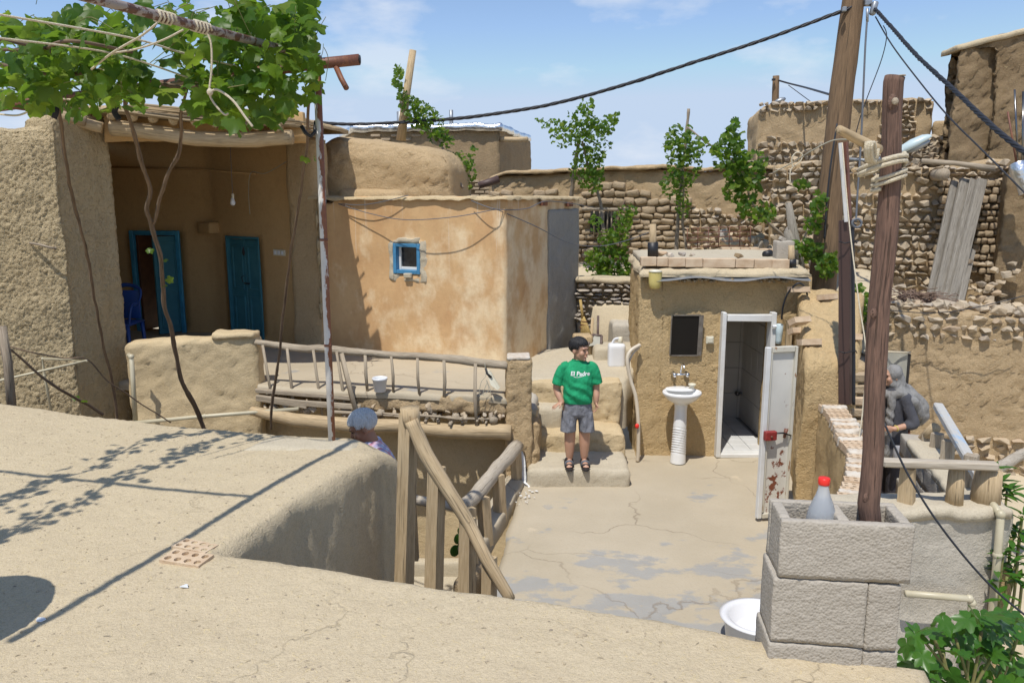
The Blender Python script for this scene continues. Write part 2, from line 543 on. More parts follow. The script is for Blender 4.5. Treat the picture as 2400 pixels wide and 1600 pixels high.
def rusty(name, paint, rust, amount=0.5, scale=9, rough=0.55, metal=0.0, stretch=(1, 1, 0.35), side=None):
    m, t, b, new, lk = newmat(name)
    p = posn(new)
    v = noise_node(new, lk, scaled(new, lk, p, stretch), scale, 6, 0.68)
    if side:                                       # wear heavier on one side / towards one end
        sx = new("ShaderNodeSeparateXYZ"); lk(p, sx.inputs[0])
        v = mth(new, lk, 'ADD', v, mth(new, lk, 'MULTIPLY', mth(new, lk, 'SUBTRACT', sx.outputs[side[0]], side[1]), side[2]))
    fac = ramp(new, lk, v, 0.62 - amount * 0.3, 0.66 - amount * 0.3)
    r2 = mixc(new, lk, noise_node(new, lk, p, 40, 4), rust, [x * 0.45 for x in rust])
    pt = mixc(new, lk, ramp(new, lk, noise_node(new, lk, p, 3.5, 4), 0.3, 0.7), paint, [x * 0.86 for x in paint])
    lk(mixc(new, lk, fac, pt, r2), b.inputs["Base Color"])
    b.inputs["Roughness"].default_value = rough
    b.inputs["Metallic"].default_value = metal
    setbump(new, lk, b, fac, 0.25, 0.002)
    return m

def stone_mat(name, cols, bump=0.5):
    m, t, b, new, lk = newmat(name)
    oi = new("ShaderNodeObjectInfo"); ge = new("ShaderNodeNewGeometry")
    rn = mth(new, lk, 'FRACT', mth(new, lk, 'ADD', oi.outputs["Random"], ge.outputs["Random Per Island"]))
    r_ = new("ShaderNodeValToRGB"); r_.color_ramp.interpolation = 'LINEAR'
    el = r_.color_ramp.elements
    while len(el) < len(cols): el.new(0.5)
    for i, c in enumerate(cols):
        el[i].position = i / (len(cols) - 1); el[i].color = rgb(c)
    lk(rn, r_.inputs[0])
    p = ge.outputs["Position"]
    n = noise_node(new, lk, p, 16, 6, 0.65)
    c = mixc(new, lk, mth(new, lk, 'MULTIPLY', ramp(new, lk, n, 0.4, 0.7), 0.5), r_.outputs[0], (0.42, 0.34, 0.24))
    lk(c, b.inputs["Base Color"])
    b.inputs["Roughness"].default_value = 0.92
    b.inputs["Specular IOR Level"].default_value = 0.2
    setbump(new, lk, b, n, bump, 0.03)
    return m

def leaf_mat(name, cols, trans=0.45, rough=0.38):
    m, t, b, new, lk = newmat(name)
    oi = new("ShaderNodeObjectInfo"); ge = new("ShaderNodeNewGeometry")
    rn = mth(new, lk, 'FRACT', mth(new, lk, 'ADD', oi.outputs["Random"], ge.outputs["Random Per Island"]))
    r_ = new("ShaderNodeValToRGB")
    el = r_.color_ramp.elements
    while len(el) < len(cols): el.new(0.5)
    for i, c in enumerate(cols):
        el[i].position = i / (len(cols) - 1); el[i].color = rgb(c)
    lk(rn, r_.inputs[0])
    n = noise_node(new, lk, ge.outputs["Position"], 30, 3)
    c = mixc(new, lk, mth(new, lk, 'MULTIPLY', n, 0.35), r_.outputs[0], [x * 0.6 for x in cols[0]])
    lk(c, b.inputs["Base Color"])
    b.inputs["Roughness"].default_value = rough
    b.inputs["Specular IOR Level"].default_value = 0.35
    tr = new("ShaderNodeBsdfTranslucent")
    lk(mixc(new, lk, 0.5, c, (0.26, 0.40, 0.03)), tr.inputs[0])
    mx = new("ShaderNodeMixShader"); mx.inputs[0].default_value = trans
    lk(b.outputs[0], mx.inputs[1]); lk(tr.outputs[0], mx.inputs[2])
    lk(mx.outputs[0], t.nodes["Material Output"].inputs[0])
    return m

M = {}
M['roof'] = mud('roof_mud', (0.385, 0.335, 0.255), (0.445, 0.392, 0.305), (0.315, 0.262, 0.193), straw=0.55, bump=0.5, coarse=26, tone=0.9, crack=1.1, speck=0.9, warm=1.0)
M['roof_side'] = mud('parapet_mud', (0.36, 0.305, 0.22), (0.41, 0.355, 0.265), (0.29, 0.235, 0.16), straw=0.4, bump=0.7, coarse=26)
M['straw'] = mud('straw_wall', (0.42, 0.345, 0.235), (0.48, 0.41, 0.29), (0.28, 0.21, 0.13), straw=0.75, bump=0.9, coarse=30, pits=0.5)
M['smooth_mud'] = mud('smooth_mud', (0.42, 0.345, 0.235), (0.47, 0.395, 0.28), (0.35, 0.275, 0.175), straw=0.3, bump=0.5, coarse=18)
M['porch'] = mud('porch_clay', (0.42, 0.285, 0.15), (0.46, 0.32, 0.175), (0.35, 0.23, 0.115), straw=0.08, bump=0.12, coarse=10)
M['bath'] = mud('bath_mud', (0.45, 0.34, 0.20), (0.49, 0.38, 0.235), (0.34, 0.245, 0.13), straw=0.6, bump=0.8, coarse=34, pits=0.25)
M['oldmud'] = mud('old_mud', (0.36, 0.275, 0.18), (0.43, 0.34, 0.235), (0.25, 0.185, 0.115), straw=0.35, bump=0.9, coarse=20, tone=1.2)
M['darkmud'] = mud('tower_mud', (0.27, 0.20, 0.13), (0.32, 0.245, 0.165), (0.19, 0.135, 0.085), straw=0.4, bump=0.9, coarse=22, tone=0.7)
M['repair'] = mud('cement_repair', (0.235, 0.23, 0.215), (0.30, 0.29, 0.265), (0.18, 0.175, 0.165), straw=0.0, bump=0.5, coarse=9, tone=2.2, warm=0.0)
M['shaded_mud'] = mud('tower_shaded_mud', (0.215, 0.16, 0.105), (0.26, 0.20, 0.135), (0.15, 0.105, 0.068), straw=0.5, bump=1.0, coarse=16, tone=0.8)  # darker copy of the tower mud; grazing-light shade put into the colour
M['upper'] = mud('upper_mud', (0.41, 0.31, 0.20), (0.46, 0.36, 0.24), (0.31, 0.225, 0.14), straw=0.3, bump=1.0, coarse=20)
M['cement'] = mud('grey_cement', (0.375, 0.335, 0.265), (0.43, 0.39, 0.315), (0.31, 0.27, 0.205), straw=0.0, bump=0.35, coarse=12, tone=1.6, warm=0.5)
M['greyplaster'] = mud('grey_plaster', (0.375, 0.35, 0.305), (0.45, 0.415, 0.355), (0.28, 0.262, 0.23), straw=0.05, bump=0.5, coarse=9, tone=2.2, warm=0.2)
M['block'] = mud('concrete_block', (0.475, 0.43, 0.385), (0.53, 0.48, 0.43), (0.38, 0.34, 0.30), straw=0.0, bump=1.0, coarse=75, pits=0.9, tone=2.5, speck=0.75, warm=0.3)
def aggregate(name, cols):
    """Open-textured concrete: small grains with gaps between them."""
    m, t, b, new, lk = newmat(name)
    p = posn(new)
    vo = new("ShaderNodeTexVoronoi"); vo.inputs["Scale"].default_value = 105; lk(p, vo.inputs["Vector"])
    v2 = new("ShaderNodeTexVoronoi"); v2.inputs["Scale"].default_value = 55; lk(p, v2.inputs["Vector"])
    big = noise_node(new, lk, p, 3.5, 5); n = noise_node(new, lk, p, 26, 4, 0.7)
    c = mixc(new, lk, ramp(new, lk, big, 0.35, 0.65), cols[0], cols[1])
    sp = new("ShaderNodeSeparateColor"); lk(vo.outputs["Color"], sp.inputs[0])
    c = mixc(new, lk, mth(new, lk, 'MULTIPLY', sp.outputs[0], 0.35), c, cols[2])
    lk(c, b.inputs["Base Color"]); b.inputs["Roughness"].default_value = 0.95; b.inputs["Specular IOR Level"].default_value = 0.15
    h = mth(new, lk, 'ADD', mth(new, lk, 'MULTIPLY', vo.outputs["Distance"], -0.6), mth(new, lk, 'MULTIPLY', v2.outputs["Distance"], -0.35))
    setbump(new, lk, b, mth(new, lk, 'ADD', h, mth(new, lk, 'MULTIPLY', n, 0.5)), 0.45, 0.011)
    return m
M['block'] = aggregate('block_aggregate', [(0.40, 0.36, 0.30), (0.46, 0.415, 0.35), (0.29, 0.26, 0.215)])
M['brick'] = plain('buff_brick', (0.50, 0.36, 0.235), (0.60, 0.47, 0.33), scale=9, rough=0.9, bump=0.3, bscale=60, spec=0.2)
M['mortar'] = plain('white_mortar', (0.62, 0.57, 0.49), (0.50, 0.42, 0.33), scale=14, rough=0.95, bump=0.5, bscale=50, spec=0.1)
M['stone'] = stone_mat('field_stone', [(0.30, 0.25, 0.185), (0.49, 0.385, 0.26), (0.40, 0.34, 0.26), (0.54, 0.44, 0.31), (0.36, 0.32, 0.27), (0.45, 0.335, 0.22)])
M['greystone'] = stone_mat('grey_stone', [(0.34, 0.31, 0.285), (0.44, 0.37, 0.285), (0.30, 0.285, 0.275), (0.40, 0.355, 0.31)])
M['mudbrick'] = stone_mat('mud_brick', [(0.36, 0.275, 0.175), (0.42, 0.325, 0.215), (0.39, 0.295, 0.195)], bump=0.9)
M['wood_grey'] = wood('weathered_wood', (0.43, 0.365, 0.275), (0.31, 0.25, 0.18))
M['wood_pale'] = wood('pale_wood', (0.53, 0.41, 0.255), (0.42, 0.31, 0.18), cr=0.55)
M['wood_white'] = wood('whitewashed_wood', (0.50, 0.445, 0.36), (0.42, 0.355, 0.27), cr=0.6)
M['wood_plank'] = wood('silver_plank', (0.30, 0.275, 0.235), (0.225, 0.20, 0.165), cr=0.6)
M['wood_brown'] = wood('red_brown_log', (0.225, 0.135, 0.098), (0.135, 0.085, 0.065), bump=1.0, cr=0.5, gs=170)
M['wood_util'] = wood('utility_pole_wood', (0.235, 0.155, 0.09), (0.16, 0.105, 0.062), cr=0.6, gs=60)
M['bark'] = wood('vine_bark', (0.22, 0.155, 0.105), (0.13, 0.09, 0.062), bump=1.0, cr=0.6, gs=120)
M['bark_pale'] = wood('pale_bark', (0.36, 0.30, 0.23), (0.25, 0.20, 0.15), bump=1.0, gs=90)
M['reed'] = wood('reed', (0.40, 0.31, 0.19), (0.28, 0.205, 0.12), cr=0.5, gs=90)
M['poststeel'] = rusty('rusty_white_post', (0.62, 0.60, 0.57), (0.30, 0.11, 0.05), amount=0.42, scale=11, side=(0, -1.19, 5.5))
M['pipesteel'] = rusty('rusty_pipe', (0.33, 0.28, 0.25), (0.17, 0.08, 0.05), amount=0.42, scale=22, stretch=(1, 1, 1))
M['darksteel'] = rusty('dark_steel', (0.085, 0.05, 0.042), (0.22, 0.09, 0.045), amount=-0.35, scale=5, side=(2, 1.25, -0.10))
M['rust'] = rusty('rust_brown', (0.17, 0.065, 0.04), (0.30, 0.12, 0.06), amount=0.3, scale=12)
M['white'] = plain('white_paint', (0.70, 0.70, 0.68), (0.62, 0.61, 0.58), scale=5, rough=0.5)
M['doorsheet'] = rusty('door_sheet', (0.64, 0.62, 0.56), (0.26, 0.085, 0.045), amount=0.0, scale=9.5, rough=0.45, stretch=(1, 1, 0.9), side=(2, 0.95, -0.13))
M['doorframe'] = rusty('door_frame_paint', (0.60, 0.565, 0.47), (0.42, 0.22, 0.10), amount=0.02, scale=14, rough=0.5)
M['red'] = plain('red_paint', (0.30, 0.035, 0.03), (0.20, 0.02, 0.018), scale=20, rough=0.5)
M['redplastic'] = plain('red_plastic', (0.78, 0.03, 0.02), rough=0.35)
M['blue'] = plain('blue_paint', (0.07, 0.26, 0.46), (0.05, 0.20, 0.37), scale=10, rough=0.5, bump=0.1)
M['doorblue'] = plain('door_blue', (0.04, 0.18, 0.235), (0.055, 0.22, 0.28), scale=5, rough=0.55, bump=0.1)
M['brightblue'] = plain('frame_blue', (0.055, 0.32, 0.50), (0.04, 0.24, 0.40), scale=8, rough=0.5)
M['woodbrown'] = plain('brown_door_edge', (0.16, 0.06, 0.025), (0.11, 0.04, 0.018), scale=8, rough=0.5)
M['chairblue'] = plain('blue_plastic', (0.02, 0.07, 0.28), rough=0.35)
M['black'] = plain('black_plastic', (0.015, 0.015, 0.017), rough=0.5)
M['cable'] = plain('black_cable', (0.018, 0.020, 0.026), rough=0.55)
M['greycable'] = plain('grey_cable', (0.12, 0.13, 0.15), rough=0.55)
M['rope'] = plain('cream_rope', (0.68, 0.61, 0.46), (0.58, 0.50, 0.36), scale=90, rough=0.85, bump=0.6, bscale=220)
M['string'] = plain('thin_string', (0.40, 0.38, 0.30), rough=0.9)
M['cream'] = plain('cream_pipe', (0.52, 0.47, 0.34), (0.46, 0.41, 0.28), scale=7, rough=0.4)
M['hose'] = plain('cream_hose', (0.62, 0.54, 0.42), (0.56, 0.48, 0.37), scale=7, rough=0.45)
M['ceramic'] = plain('white_ceramic', (0.80, 0.80, 0.79), rough=0.08, spec=0.6)
M['chrome'] = plain('chrome', (0.75, 0.76, 0.78), rough=0.12, metal=1.0)
M['darkmetal'] = plain('dark_chrome', (0.22, 0.22, 0.22), rough=0.25, metal=1.0)
M['plastic'] = plain('white_plastic', (0.72, 0.735, 0.76), rough=0.35)
M['ivory'] = plain('ivory_plastic', (0.64, 0.60, 0.47), rough=0.4)
M['tubwhite'] = plain('tub_white', (0.70, 0.70, 0.71), rough=0.3)
M['mirror'] = plain('mirror_dark_reflection', (0.02, 0.018, 0.016), rough=0.08, spec=0.25)  # dark reflection of a shaded side put into the base colour
M['mirroredge'] = plain('mirror_edge', (0.22, 0.20, 0.17), (0.14, 0.12, 0.10), scale=20, rough=0.3)
M['pane'] = plain('dark_pane', (0.012, 0.013, 0.015), (0.03, 0.032, 0.036), scale=18, rough=0.2)
M['room'] = plain('opening_shade', (0.03, 0.028, 0.026), rough=0.9)  # near-black colour holds the shade inside rooms and openings
M['tile_floor'] = plain('white_tile', (0.70, 0.70, 0.69), (0.62, 0.62, 0.60), scale=8, rough=0.25)
M['tile_wall'] = plain('grey_tile', (0.66, 0.62, 0.56), (0.62, 0.58, 0.52), scale=3, rough=0.3)
M['grout'] = plain('grout', (0.36, 0.34, 0.31), rough=0.9)
M['foil'] = plain('foil_sheet', (0.82, 0.83, 0.85), (0.70, 0.72, 0.75), scale=4, rough=0.28, metal=1.0, bump=1.0, bscale=9)
M['galv'] = plain('galvanised', (0.36, 0.38, 0.40), (0.30, 0.32, 0.34), scale=9, rough=0.45, metal=0.6)
M['lamp'] = plain('lamp_shell', (0.52, 0.62, 0.64), (0.46, 0.56, 0.58), scale=6, rough=0.35)
M['sheetcloth'] = plain('dusty_sheet', (0.42, 0.41, 0.35), (0.33, 0.325, 0.28), scale=4, rough=0.7)
M['paper'] = plain('white_scrap', (0.72, 0.74, 0.76), rough=0.5)
M['twig'] = plain('dry_twigs', (0.18, 0.115, 0.085), (0.27, 0.19, 0.14), scale=14, rough=0.9)
M['blackcloth'] = plain('black_rag', (0.03, 0.03, 0.04), rough=0.9)
M['yellowlamp'] = plain('yellow_lamp_glass', (0.56, 0.46, 0.14), (0.62, 0.52, 0.20), scale=6, rough=0.15)
M['straw_broom'] = plain('broom_straw', (0.50, 0.36, 0.14), (0.40, 0.27, 0.09), scale=60, rough=0.9, bump=0.5, bscale=200)
M['pan'] = plain('dustpan_metal', (0.17, 0.125, 0.11), (0.12, 0.085, 0.075), scale=10, rough=0.5)
M['grapeleaf'] = leaf_mat('grape_leaf', [(0.035, 0.10, 0.014), (0.12, 0.25, 0.022), (0.06, 0.15, 0.018), (0.28, 0.38, 0.045), (0.10, 0.20, 0.045), (0.05, 0.13, 0.02), (0.20, 0.33, 0.03)], trans=0.62)
M['figleaf'] = leaf_mat('fig_leaf', [(0.035, 0.12, 0.018), (0.06, 0.17, 0.022), (0.05, 0.145, 0.02)], trans=0.3, rough=0.3)
M['greenstem'] = plain('green_stem', (0.16, 0.20, 0.05), (0.20, 0.16, 0.07), scale=20, rough=0.7)
M['lane'] = mud('lane_dust', (0.40, 0.355, 0.28), (0.455, 0.405, 0.325), (0.33, 0.29, 0.225), straw=0.0, bump=0.4, coarse=9)
M['whitewash'] = plain('spilled_lime', (0.78, 0.78, 0.77), (0.66, 0.66, 0.64), scale=12, rough=0.9, bump=0.8, bscale=30)

# ---- two surfaces with marks of their own
def ochre():
    m, t, b, new, lk = newmat('ochre_limewash')
    p = posn(new)
    sx = new("ShaderNodeSeparateXYZ"); lk(p, sx.inputs[0])
    big = noise_node(new, lk, scaled(new, lk, p, (1.6, 1.6, 1.0)), 1.5, 6, 0.6)
    med = noise_node(new, lk, scaled(new, lk, p, (1.0, 1.0, 0.75)), 3.0, 7, 0.62)
    c = mixc(new, lk, ramp(new, lk, big, 0.36, 0.64), (0.55, 0.335, 0.165), (0.64, 0.425, 0.22))
    right = mth(new, lk, 'MULTIPLY', mth(new, lk, 'ADD', sx.outputs[0], 1.5), 0.085)
    low = mth(new, lk, 'MULTIPLY', mth(new, lk, 'SUBTRACT', 1.7, sx.outputs[2]), 0.035)
    lime = mth(new, lk, 'ADD', mth(new, lk, 'ADD', med, right), low)
    c = mixc(new, lk, mth(new, lk, 'MULTIPLY', ramp(new, lk, lime, 0.50, 0.72), 0.9), c, (0.80, 0.65, 0.43))
    dr = noise_node(new, lk, scaled(new, lk, p, (16, 16, 0.55)), 1.0, 3, 0.6)
    up = mth(new, lk, 'MULTIPLY', mth(new, lk, 'SUBTRACT', sx.outputs[2], 2.3), 0.09)
    c = mixc(new, lk, mth(new, lk, 'MULTIPLY', ramp(new, lk, mth(new, lk, 'ADD', dr, up), 0.66, 0.74), 0.7), c, (0.70, 0.60, 0.47))
    st = noise_node(new, lk, p, 14, 6, 0.7)
    c = mixc(new, lk, mth(new, lk, 'MULTIPLY', ramp(new, lk, st, 0.5, 0.75), 0.3), c, (0.38, 0.25, 0.14))
    lk(c, b.inputs["Base Color"])
    b.inputs["Roughness"].default_value = 0.92
    b.inputs["Specular IOR Level"].default_value = 0.15
    setbump(new, lk, b, mth(new, lk, 'ADD', st, big), 0.25, 0.02)
    return m
def yard():
    m, t, b, new, lk = newmat('yard_screed')
    p = posn(new)
    sx = new("ShaderNodeSeparateXYZ"); lk(p, sx.inputs[0])
    big = noise_node(new, lk, p, 0.9, 6, 0.6)
    c = mixc(new, lk, ramp(new, lk, big, 0.36, 0.64), (0.42, 0.36, 0.262), (0.475, 0.41, 0.305))
    n = noise_node(new, lk, scaled(new, lk, p, (1.0, 1.5, 1)), 1.25, 8, 0.62)
    bare = mth(new, lk, 'ADD', n, mth(new, lk, 'MULTIPLY', mth(new, lk, 'MAXIMUM', mth(new, lk, 'SUBTRACT', 6.15, sx.outputs[1]), -0.8), 0.11))
    fac = ramp(new, lk, bare, 0.53, 0.575)
    gc = mixc(new, lk, noise_node(new, lk, p, 5, 5), (0.25, 0.26, 0.265), (0.35, 0.35, 0.34))
    c = mixc(new, lk, mth(new, lk, 'MULTIPLY', fac, 0.75), c, gc)
    pale = ramp(new, lk, noise_node(new, lk, p, 2.3, 5), 0.66, 0.72)
    c = mixc(new, lk, mth(new, lk, 'MULTIPLY', pale, 0.5), c, (0.62, 0.52, 0.37))
    wn = new("ShaderNodeTexNoise"); wn.inputs["Scale"].default_value = 2.2; wn.inputs["Detail"].default_value = 6
    lk(p, wn.inputs["Vector"])
    sc_ = new("ShaderNodeVectorMath"); sc_.operation = 'SCALE'; sc_.inputs["Scale"].default_value = 0.55
    ad = new("ShaderNodeVectorMath"); ad.operation = 'ADD'
    lk(wn.outputs["Color"], sc_.inputs[0]); lk(p, ad.inputs[0]); lk(sc_.outputs[0], ad.inputs[1])
    vo = new("ShaderNodeTexVoronoi"); vo.feature = 'DISTANCE_TO_EDGE'; vo.inputs["Scale"].default_value = 0.75
    lk(ad.outputs[0], vo.inputs["Vector"])
    ck = ramp(new, lk, vo.outputs[0], 0.002, 0.008, (1, 1, 1), (0, 0, 0))
    ck = mth(new, lk, 'MULTIPLY', ck, ramp(new, lk, noise_node(new, lk, p, 0.8, 2), 0.42, 0.56))
    c = mixc(new, lk, mth(new, lk, 'MULTIPLY', ck, 0.55), c, (0.22, 0.17, 0.12))
    gr = noise_node(new, lk, p, 45, 5, 0.7)
    c = mixc(new, lk, mth(new, lk, 'MULTIPLY', ramp(new, lk, gr, 0.52, 0.72), 0.35), c, (0.36, 0.285, 0.2))
    lk(c, b.inputs["Base Color"])
    b.inputs["Roughness"].default_value = 0.88
    b.inputs["Specular IOR Level"].default_value = 0.2
    h = mth(new, lk, 'SUBTRACT', mth(new, lk, 'ADD', mth(new, lk, 'MULTIPLY', gr, 0.25), mth(new, lk, 'MULTIPLY', big, 0.8)), mth(new, lk, 'MULTIPLY', ck, 0.7))
    setbump(new, lk, b, mth(new, lk, 'SUBTRACT', h, mth(new, lk, 'MULTIPLY', fac, 0.25)), 0.45, 0.02)
    return m
M['ochre'] = ochre()
M['yard'] = yard()

# ---- stones that are shared by all the rubble walls
def rock_mesh(name, seed, mat, boxy=0.74, npts=15):
    rnd = random.Random(seed)
    bm = bmesh.new()
    for _ in range(npts):
        v = Vector((rnd.gauss(0, 1), rnd.gauss(0, 1), rnd.gauss(0, 1))).normalized()
        q = max(abs(v.x), abs(v.y), abs(v.z))
        v = v * (1 - boxy) + v / q * boxy * 0.86
        bm.verts.new(v * 0.5 * rnd.uniform(0.80, 1.12))
    res = bmesh.ops.convex_hull(bm, input=bm.verts[:])
    for g in list(res['geom_interior']) + list(res['geom_unused']):
        if isinstance(g, bmesh.types.BMVert) and g.is_valid: bm.verts.remove(g)
    bmesh.ops.bevel(bm, geom=bm.edges[:], offset=0.035, segments=1, profile=0.5, affect='EDGES') if npts > 30 else None
    me = bpy.data.meshes.new(name)
    bm.to_mesh(me); bm.free()
    me.materials.append(mat)
    return me
def loaf_mesh(name, seed, mat):                     # weathered unbaked brick
    rnd = random.Random(seed)
    bm = bmesh.new()
    bmesh.ops.create_cube(bm, size=1)
    bmesh.ops.bevel(bm, geom=bm.edges[:], offset=0.2, segments=2, profile=0.5, affect='EDGES')
    for v in bm.verts:
        v.co += nz(v.co + Vector((seed * 5, 0, 0)), 2.2, 0.13) + nz(v.co + Vector((seed * 3, 1, 0)), 6, 0.08)
    me = bpy.data.meshes.new(name)
    bm.to_mesh(me); bm.free()
    me.materials.append(mat); me.shade_smooth()
    return me
ROCKS = [rock_mesh('stone', i, M['stone']) for i in range(14)]
GROCKS = [rock_mesh('stone', 40 + i, M['greystone'], boxy=0.8) for i in range(8)]
LOAVES = [loaf_mesh('brick', i, M['mudbrick']) for i in range(8)]
def lay(parent, meshes, name, A, B, z0, z1, rowh, wr, depth=0.16, proud=0.05, skip=None, seed=1, tilt=0.12, quota=300, gap=0.012, top=None, jz=0.25):
    """Courses of stones in the face of a wall from A to B (plan), parts up to the quota, the rest one stuff part."""
    rnd = random.Random(seed)
    A, B = Vector((A[0], A[1])), Vector((B[0], B[1]))
    t = (B - A).normalized(); n = Vector((-t.y, t.x)); Ln = (B - A).length
    rot0 = Matrix(((t.x, n.x, 0), (t.y, n.y, 0), (0, 0, 1)))
    items = []
    z = z0
    while z < z1 - rowh * 0.35:
        h = rowh * rnd.uniform(0.7, 1.4)
        x = rnd.uniform(-0.05, 0.02)
        while x < Ln:
            w_ = rnd.uniform(*wr)
            hh = h * rnd.uniform(1 - jz, 1.08)
            cx, cz = x + w_ / 2, z + h / 2 + rnd.uniform(-0.1, 0.1) * h
            x += w_ + gap
            if cx > Ln or (skip and skip(cx, cz)) or (top and cz + hh * 0.4 > top(cx)): continue
            pr = proud * rnd.uniform(0.5, 1.3)
            c2 = A + t * cx + n * (depth / 2 - pr)
            rot = rot0 @ Euler((rnd.uniform(-tilt, tilt), rnd.uniform(-tilt, tilt) * 1.5, rnd.uniform(-tilt, tilt))).to_matrix()
            fl = rnd.choice((1, -1))
            Mx = Matrix.Translation((c2.x, c2.y, cz)) @ rot.to_4x4() @ Matrix.Diagonal((w_ * 1.06 * fl, depth, hh * 1.06, 1))
            items.append((w_ * hh / (c2.y ** 2), rnd.randrange(len(meshes)), Mx))
        z += h + gap
    items.sort(key=lambda q: -q[0])
    for a, k, Mx in items[:quota]:
        inst(meshes[k], name, parent, Mx)
    if len(items) > quota:
        mb = MB()
        for a, k, Mx in items[quota:]:
            me = meshes[k]
            mb.add([Mx @ v.co for v in me.vertices], [tuple(p.vertices) for p in me.polygons])
        stuffpart(mb, name + '_rubble', meshes[0].materials[0], parent, smooth=False)
    return len(items)

# ================================================================= ground
mb = MB()
mb.add([(-2500, -400, -1.62), (2500, -400, -1.62), (2500, 4500, -1.62), (-2500, 4500, -1.62)], [(0, 1, 2, 3)])
struct(mb, 'ground', M['lane'], False)
mb = MB()
mb.sheet((2.2, 2.0, -1.5), (9, 2.0, -1.5), (9, 9.9, -0.30), (2.6, 9.9, -0.30), T=0.4, res=0.2, amp=0.03, r=0.02)
struct(mb, 'lane', M['lane'])
mb = MB()                                           # sunken yard below the gallery
mb.sheet((-6.5, 4.2, -1.3), (0.1, 4.2, -1.3), (0.4, 9.6, -1.3), (-6.5, 9.6, -1.3), T=0.25, res=0.2, amp=0.015, r=0.02)
struct(mb, 'sunken_yard', M['cement'])

# ================================================================= the upper yard
mb = MB()
yl0, yl1 = Vector((-0.38, 4.4, 0)), Vector((0.10, 8.35, 0))
mb.sheet((-0.45, 3.0, 0), (2.35, 2.9, 0), (3.6, 9.3, 0), (0.22, 9.1, 0), T=1.45, res=0.06, amp=0.012, r=0.03, edge=0.03, rows=8, f=1.2)
struct(mb, 'upper_yard', M['yard'])
led = thing('yard_ledge', 'low crumbling clay ledge along the stairwell edge of the upper yard', 'ledge', (-0.1, 7, 0))
mb = MB(); mb.wall([(-0.26, 6.25), (0.16, 8.05)], 0.22, -0.12, 0.055, res=0.05, amp=0.02, r=0.03); part(mb, 'ledge_top', M['yard'], led)
mb = MB(); mb.wall([(-0.33, 5.9), (-0.22, 6.35)], 0.16, -0.5, -0.06, res=0.05, amp=0.035, r=0.05); part(mb, 'broken_edge', M['oldmud'], led)

# ================================================================= near building whose roof we stand on
RC = Vector((-1.33, 3.38)); EU = Vector((0.950, -0.312)); EV = Vector((0.357, 0.934))
def RU(u, v, z=1.4):
    p = RC + EU * u + EV * v
    return Vector((p.x, p.y, z))
near = thing('mud_roofed_house', 'near mud house with a flat straw-clay roof filling the foreground', 'house', (-1, 2, -1.6))
def roofz(x, y):
    q = Vector((x, y)) - RC
    u = q.dot(Vector((EU.x, EU.y)))
    tip = (Vector((x, y)) - RC - EV * 1.72).length
    return -0.16 * max(0, 1 - tip / 0.42) ** 2 + 0.06 * min(1, max(0, (u - .8) / 1.2)) + 0.03 * math.sin(u * 1.3 + 0.6) + 0.02 * math.sin(y * 1.7)
U0, U1, V0, V1 = -4.6, 2.93, -4.6, 1.70
mb = MB()
mb.sheet(RU(U0, V0), RU(U1, V0), RU(U1, V1), RU(U0, V1), T=3.0, res=0.026, amp=0.012, r=0.075, edge=0.05, rows=40, f=2.0, hf=0.006, hff=30, side=0.017,
         keep=lambda u, v: (U0 + u * (U1 - U0) < 0 or V0 + v * (V1 - V0) < 0) and not (V0 + v * (V1 - V0) < -3.0), zf=roofz)
roof_o = part(mb, 'roof', M['roof'], near)
ROOFT = BVHTree.FromPolygons(mb.v, mb.f)
def rooftop(x, y):
    h = ROOFT.ray_cast(Vector((x, y, 3)), Vector((0, 0, -1)))
    return h[0].z if h[0] else 1.4
mb = MB()
c = G(720, 1043, 1.40)
mb.sheet((c.x - 0.36, c.y - 0.12, 1.425), (c.x + 0.36, c.y - 0.20, 1.425), (c.x + 0.33, c.y + 0.05, 1.425), (c.x - 0.28, c.y + 0.14, 1.425), T=0.05, res=0.04, amp=0.006, r=0.02, edge=0.05, f=3)
part(mb, 'cement_patch', M['cement'], near)

# ================================================================= the gallery house
HA = R(26)
HU, HV = Vector((math.cos(HA), -math.sin(HA))), Vector((math.sin(HA), math.cos(HA)))
h0 = G(1184, 868, 0.92); HC = Vector((h0.x, h0.y))
HL = HC - HU * 2.95
HR = HC + HV * 2.45
PB = PL2(508, 12.0)                                 # inner corner of the porch
PLf = PL2(235, 12.3)
house = thing('mud_house', 'ochre plastered mud house with a shaded porch and a wooden gallery', 'house', (HC.x - 1.5, HC.y, -1.3))
ZT = 3.0
s0, z1_ = onwall(922, 570, HL, HC); s1, z0_ = onwall(986, 643, HL, HC)
WIN = (s0, s1, z0_, z1_)
mb = MB()
mb.wall([HL, HC, HR], 0.32, 0.80, ZT, res=0.07, amp=0.014, r=0.03, holes=[WIN], f=1.6, top=lambda x: 2.93 if x < 0.4 else 3.0 + 0.015 * math.sin(x * 9))
part(mb, 'ochre_wall', M['ochre'], house)
# grey cement repair on the side wall
n_side = HU
def sidep(px, py):
    s_, z_ = onwall(px, py, HC, HR)
    return s_, z_
sa, _ = sidep(1283, 700); sb, _ = sidep(1352, 600)
mb = MB(); q0 = HC + HV * sa + HU * 0.032; q1 = HC + HV * sb + HU * 0.032
mb.wall([q0, q1], 0.06, 0.85, 2.84, res=0.035, amp=0.014, r=0.02, f=4); part(mb, 'cement_repair', M['repair'], house)
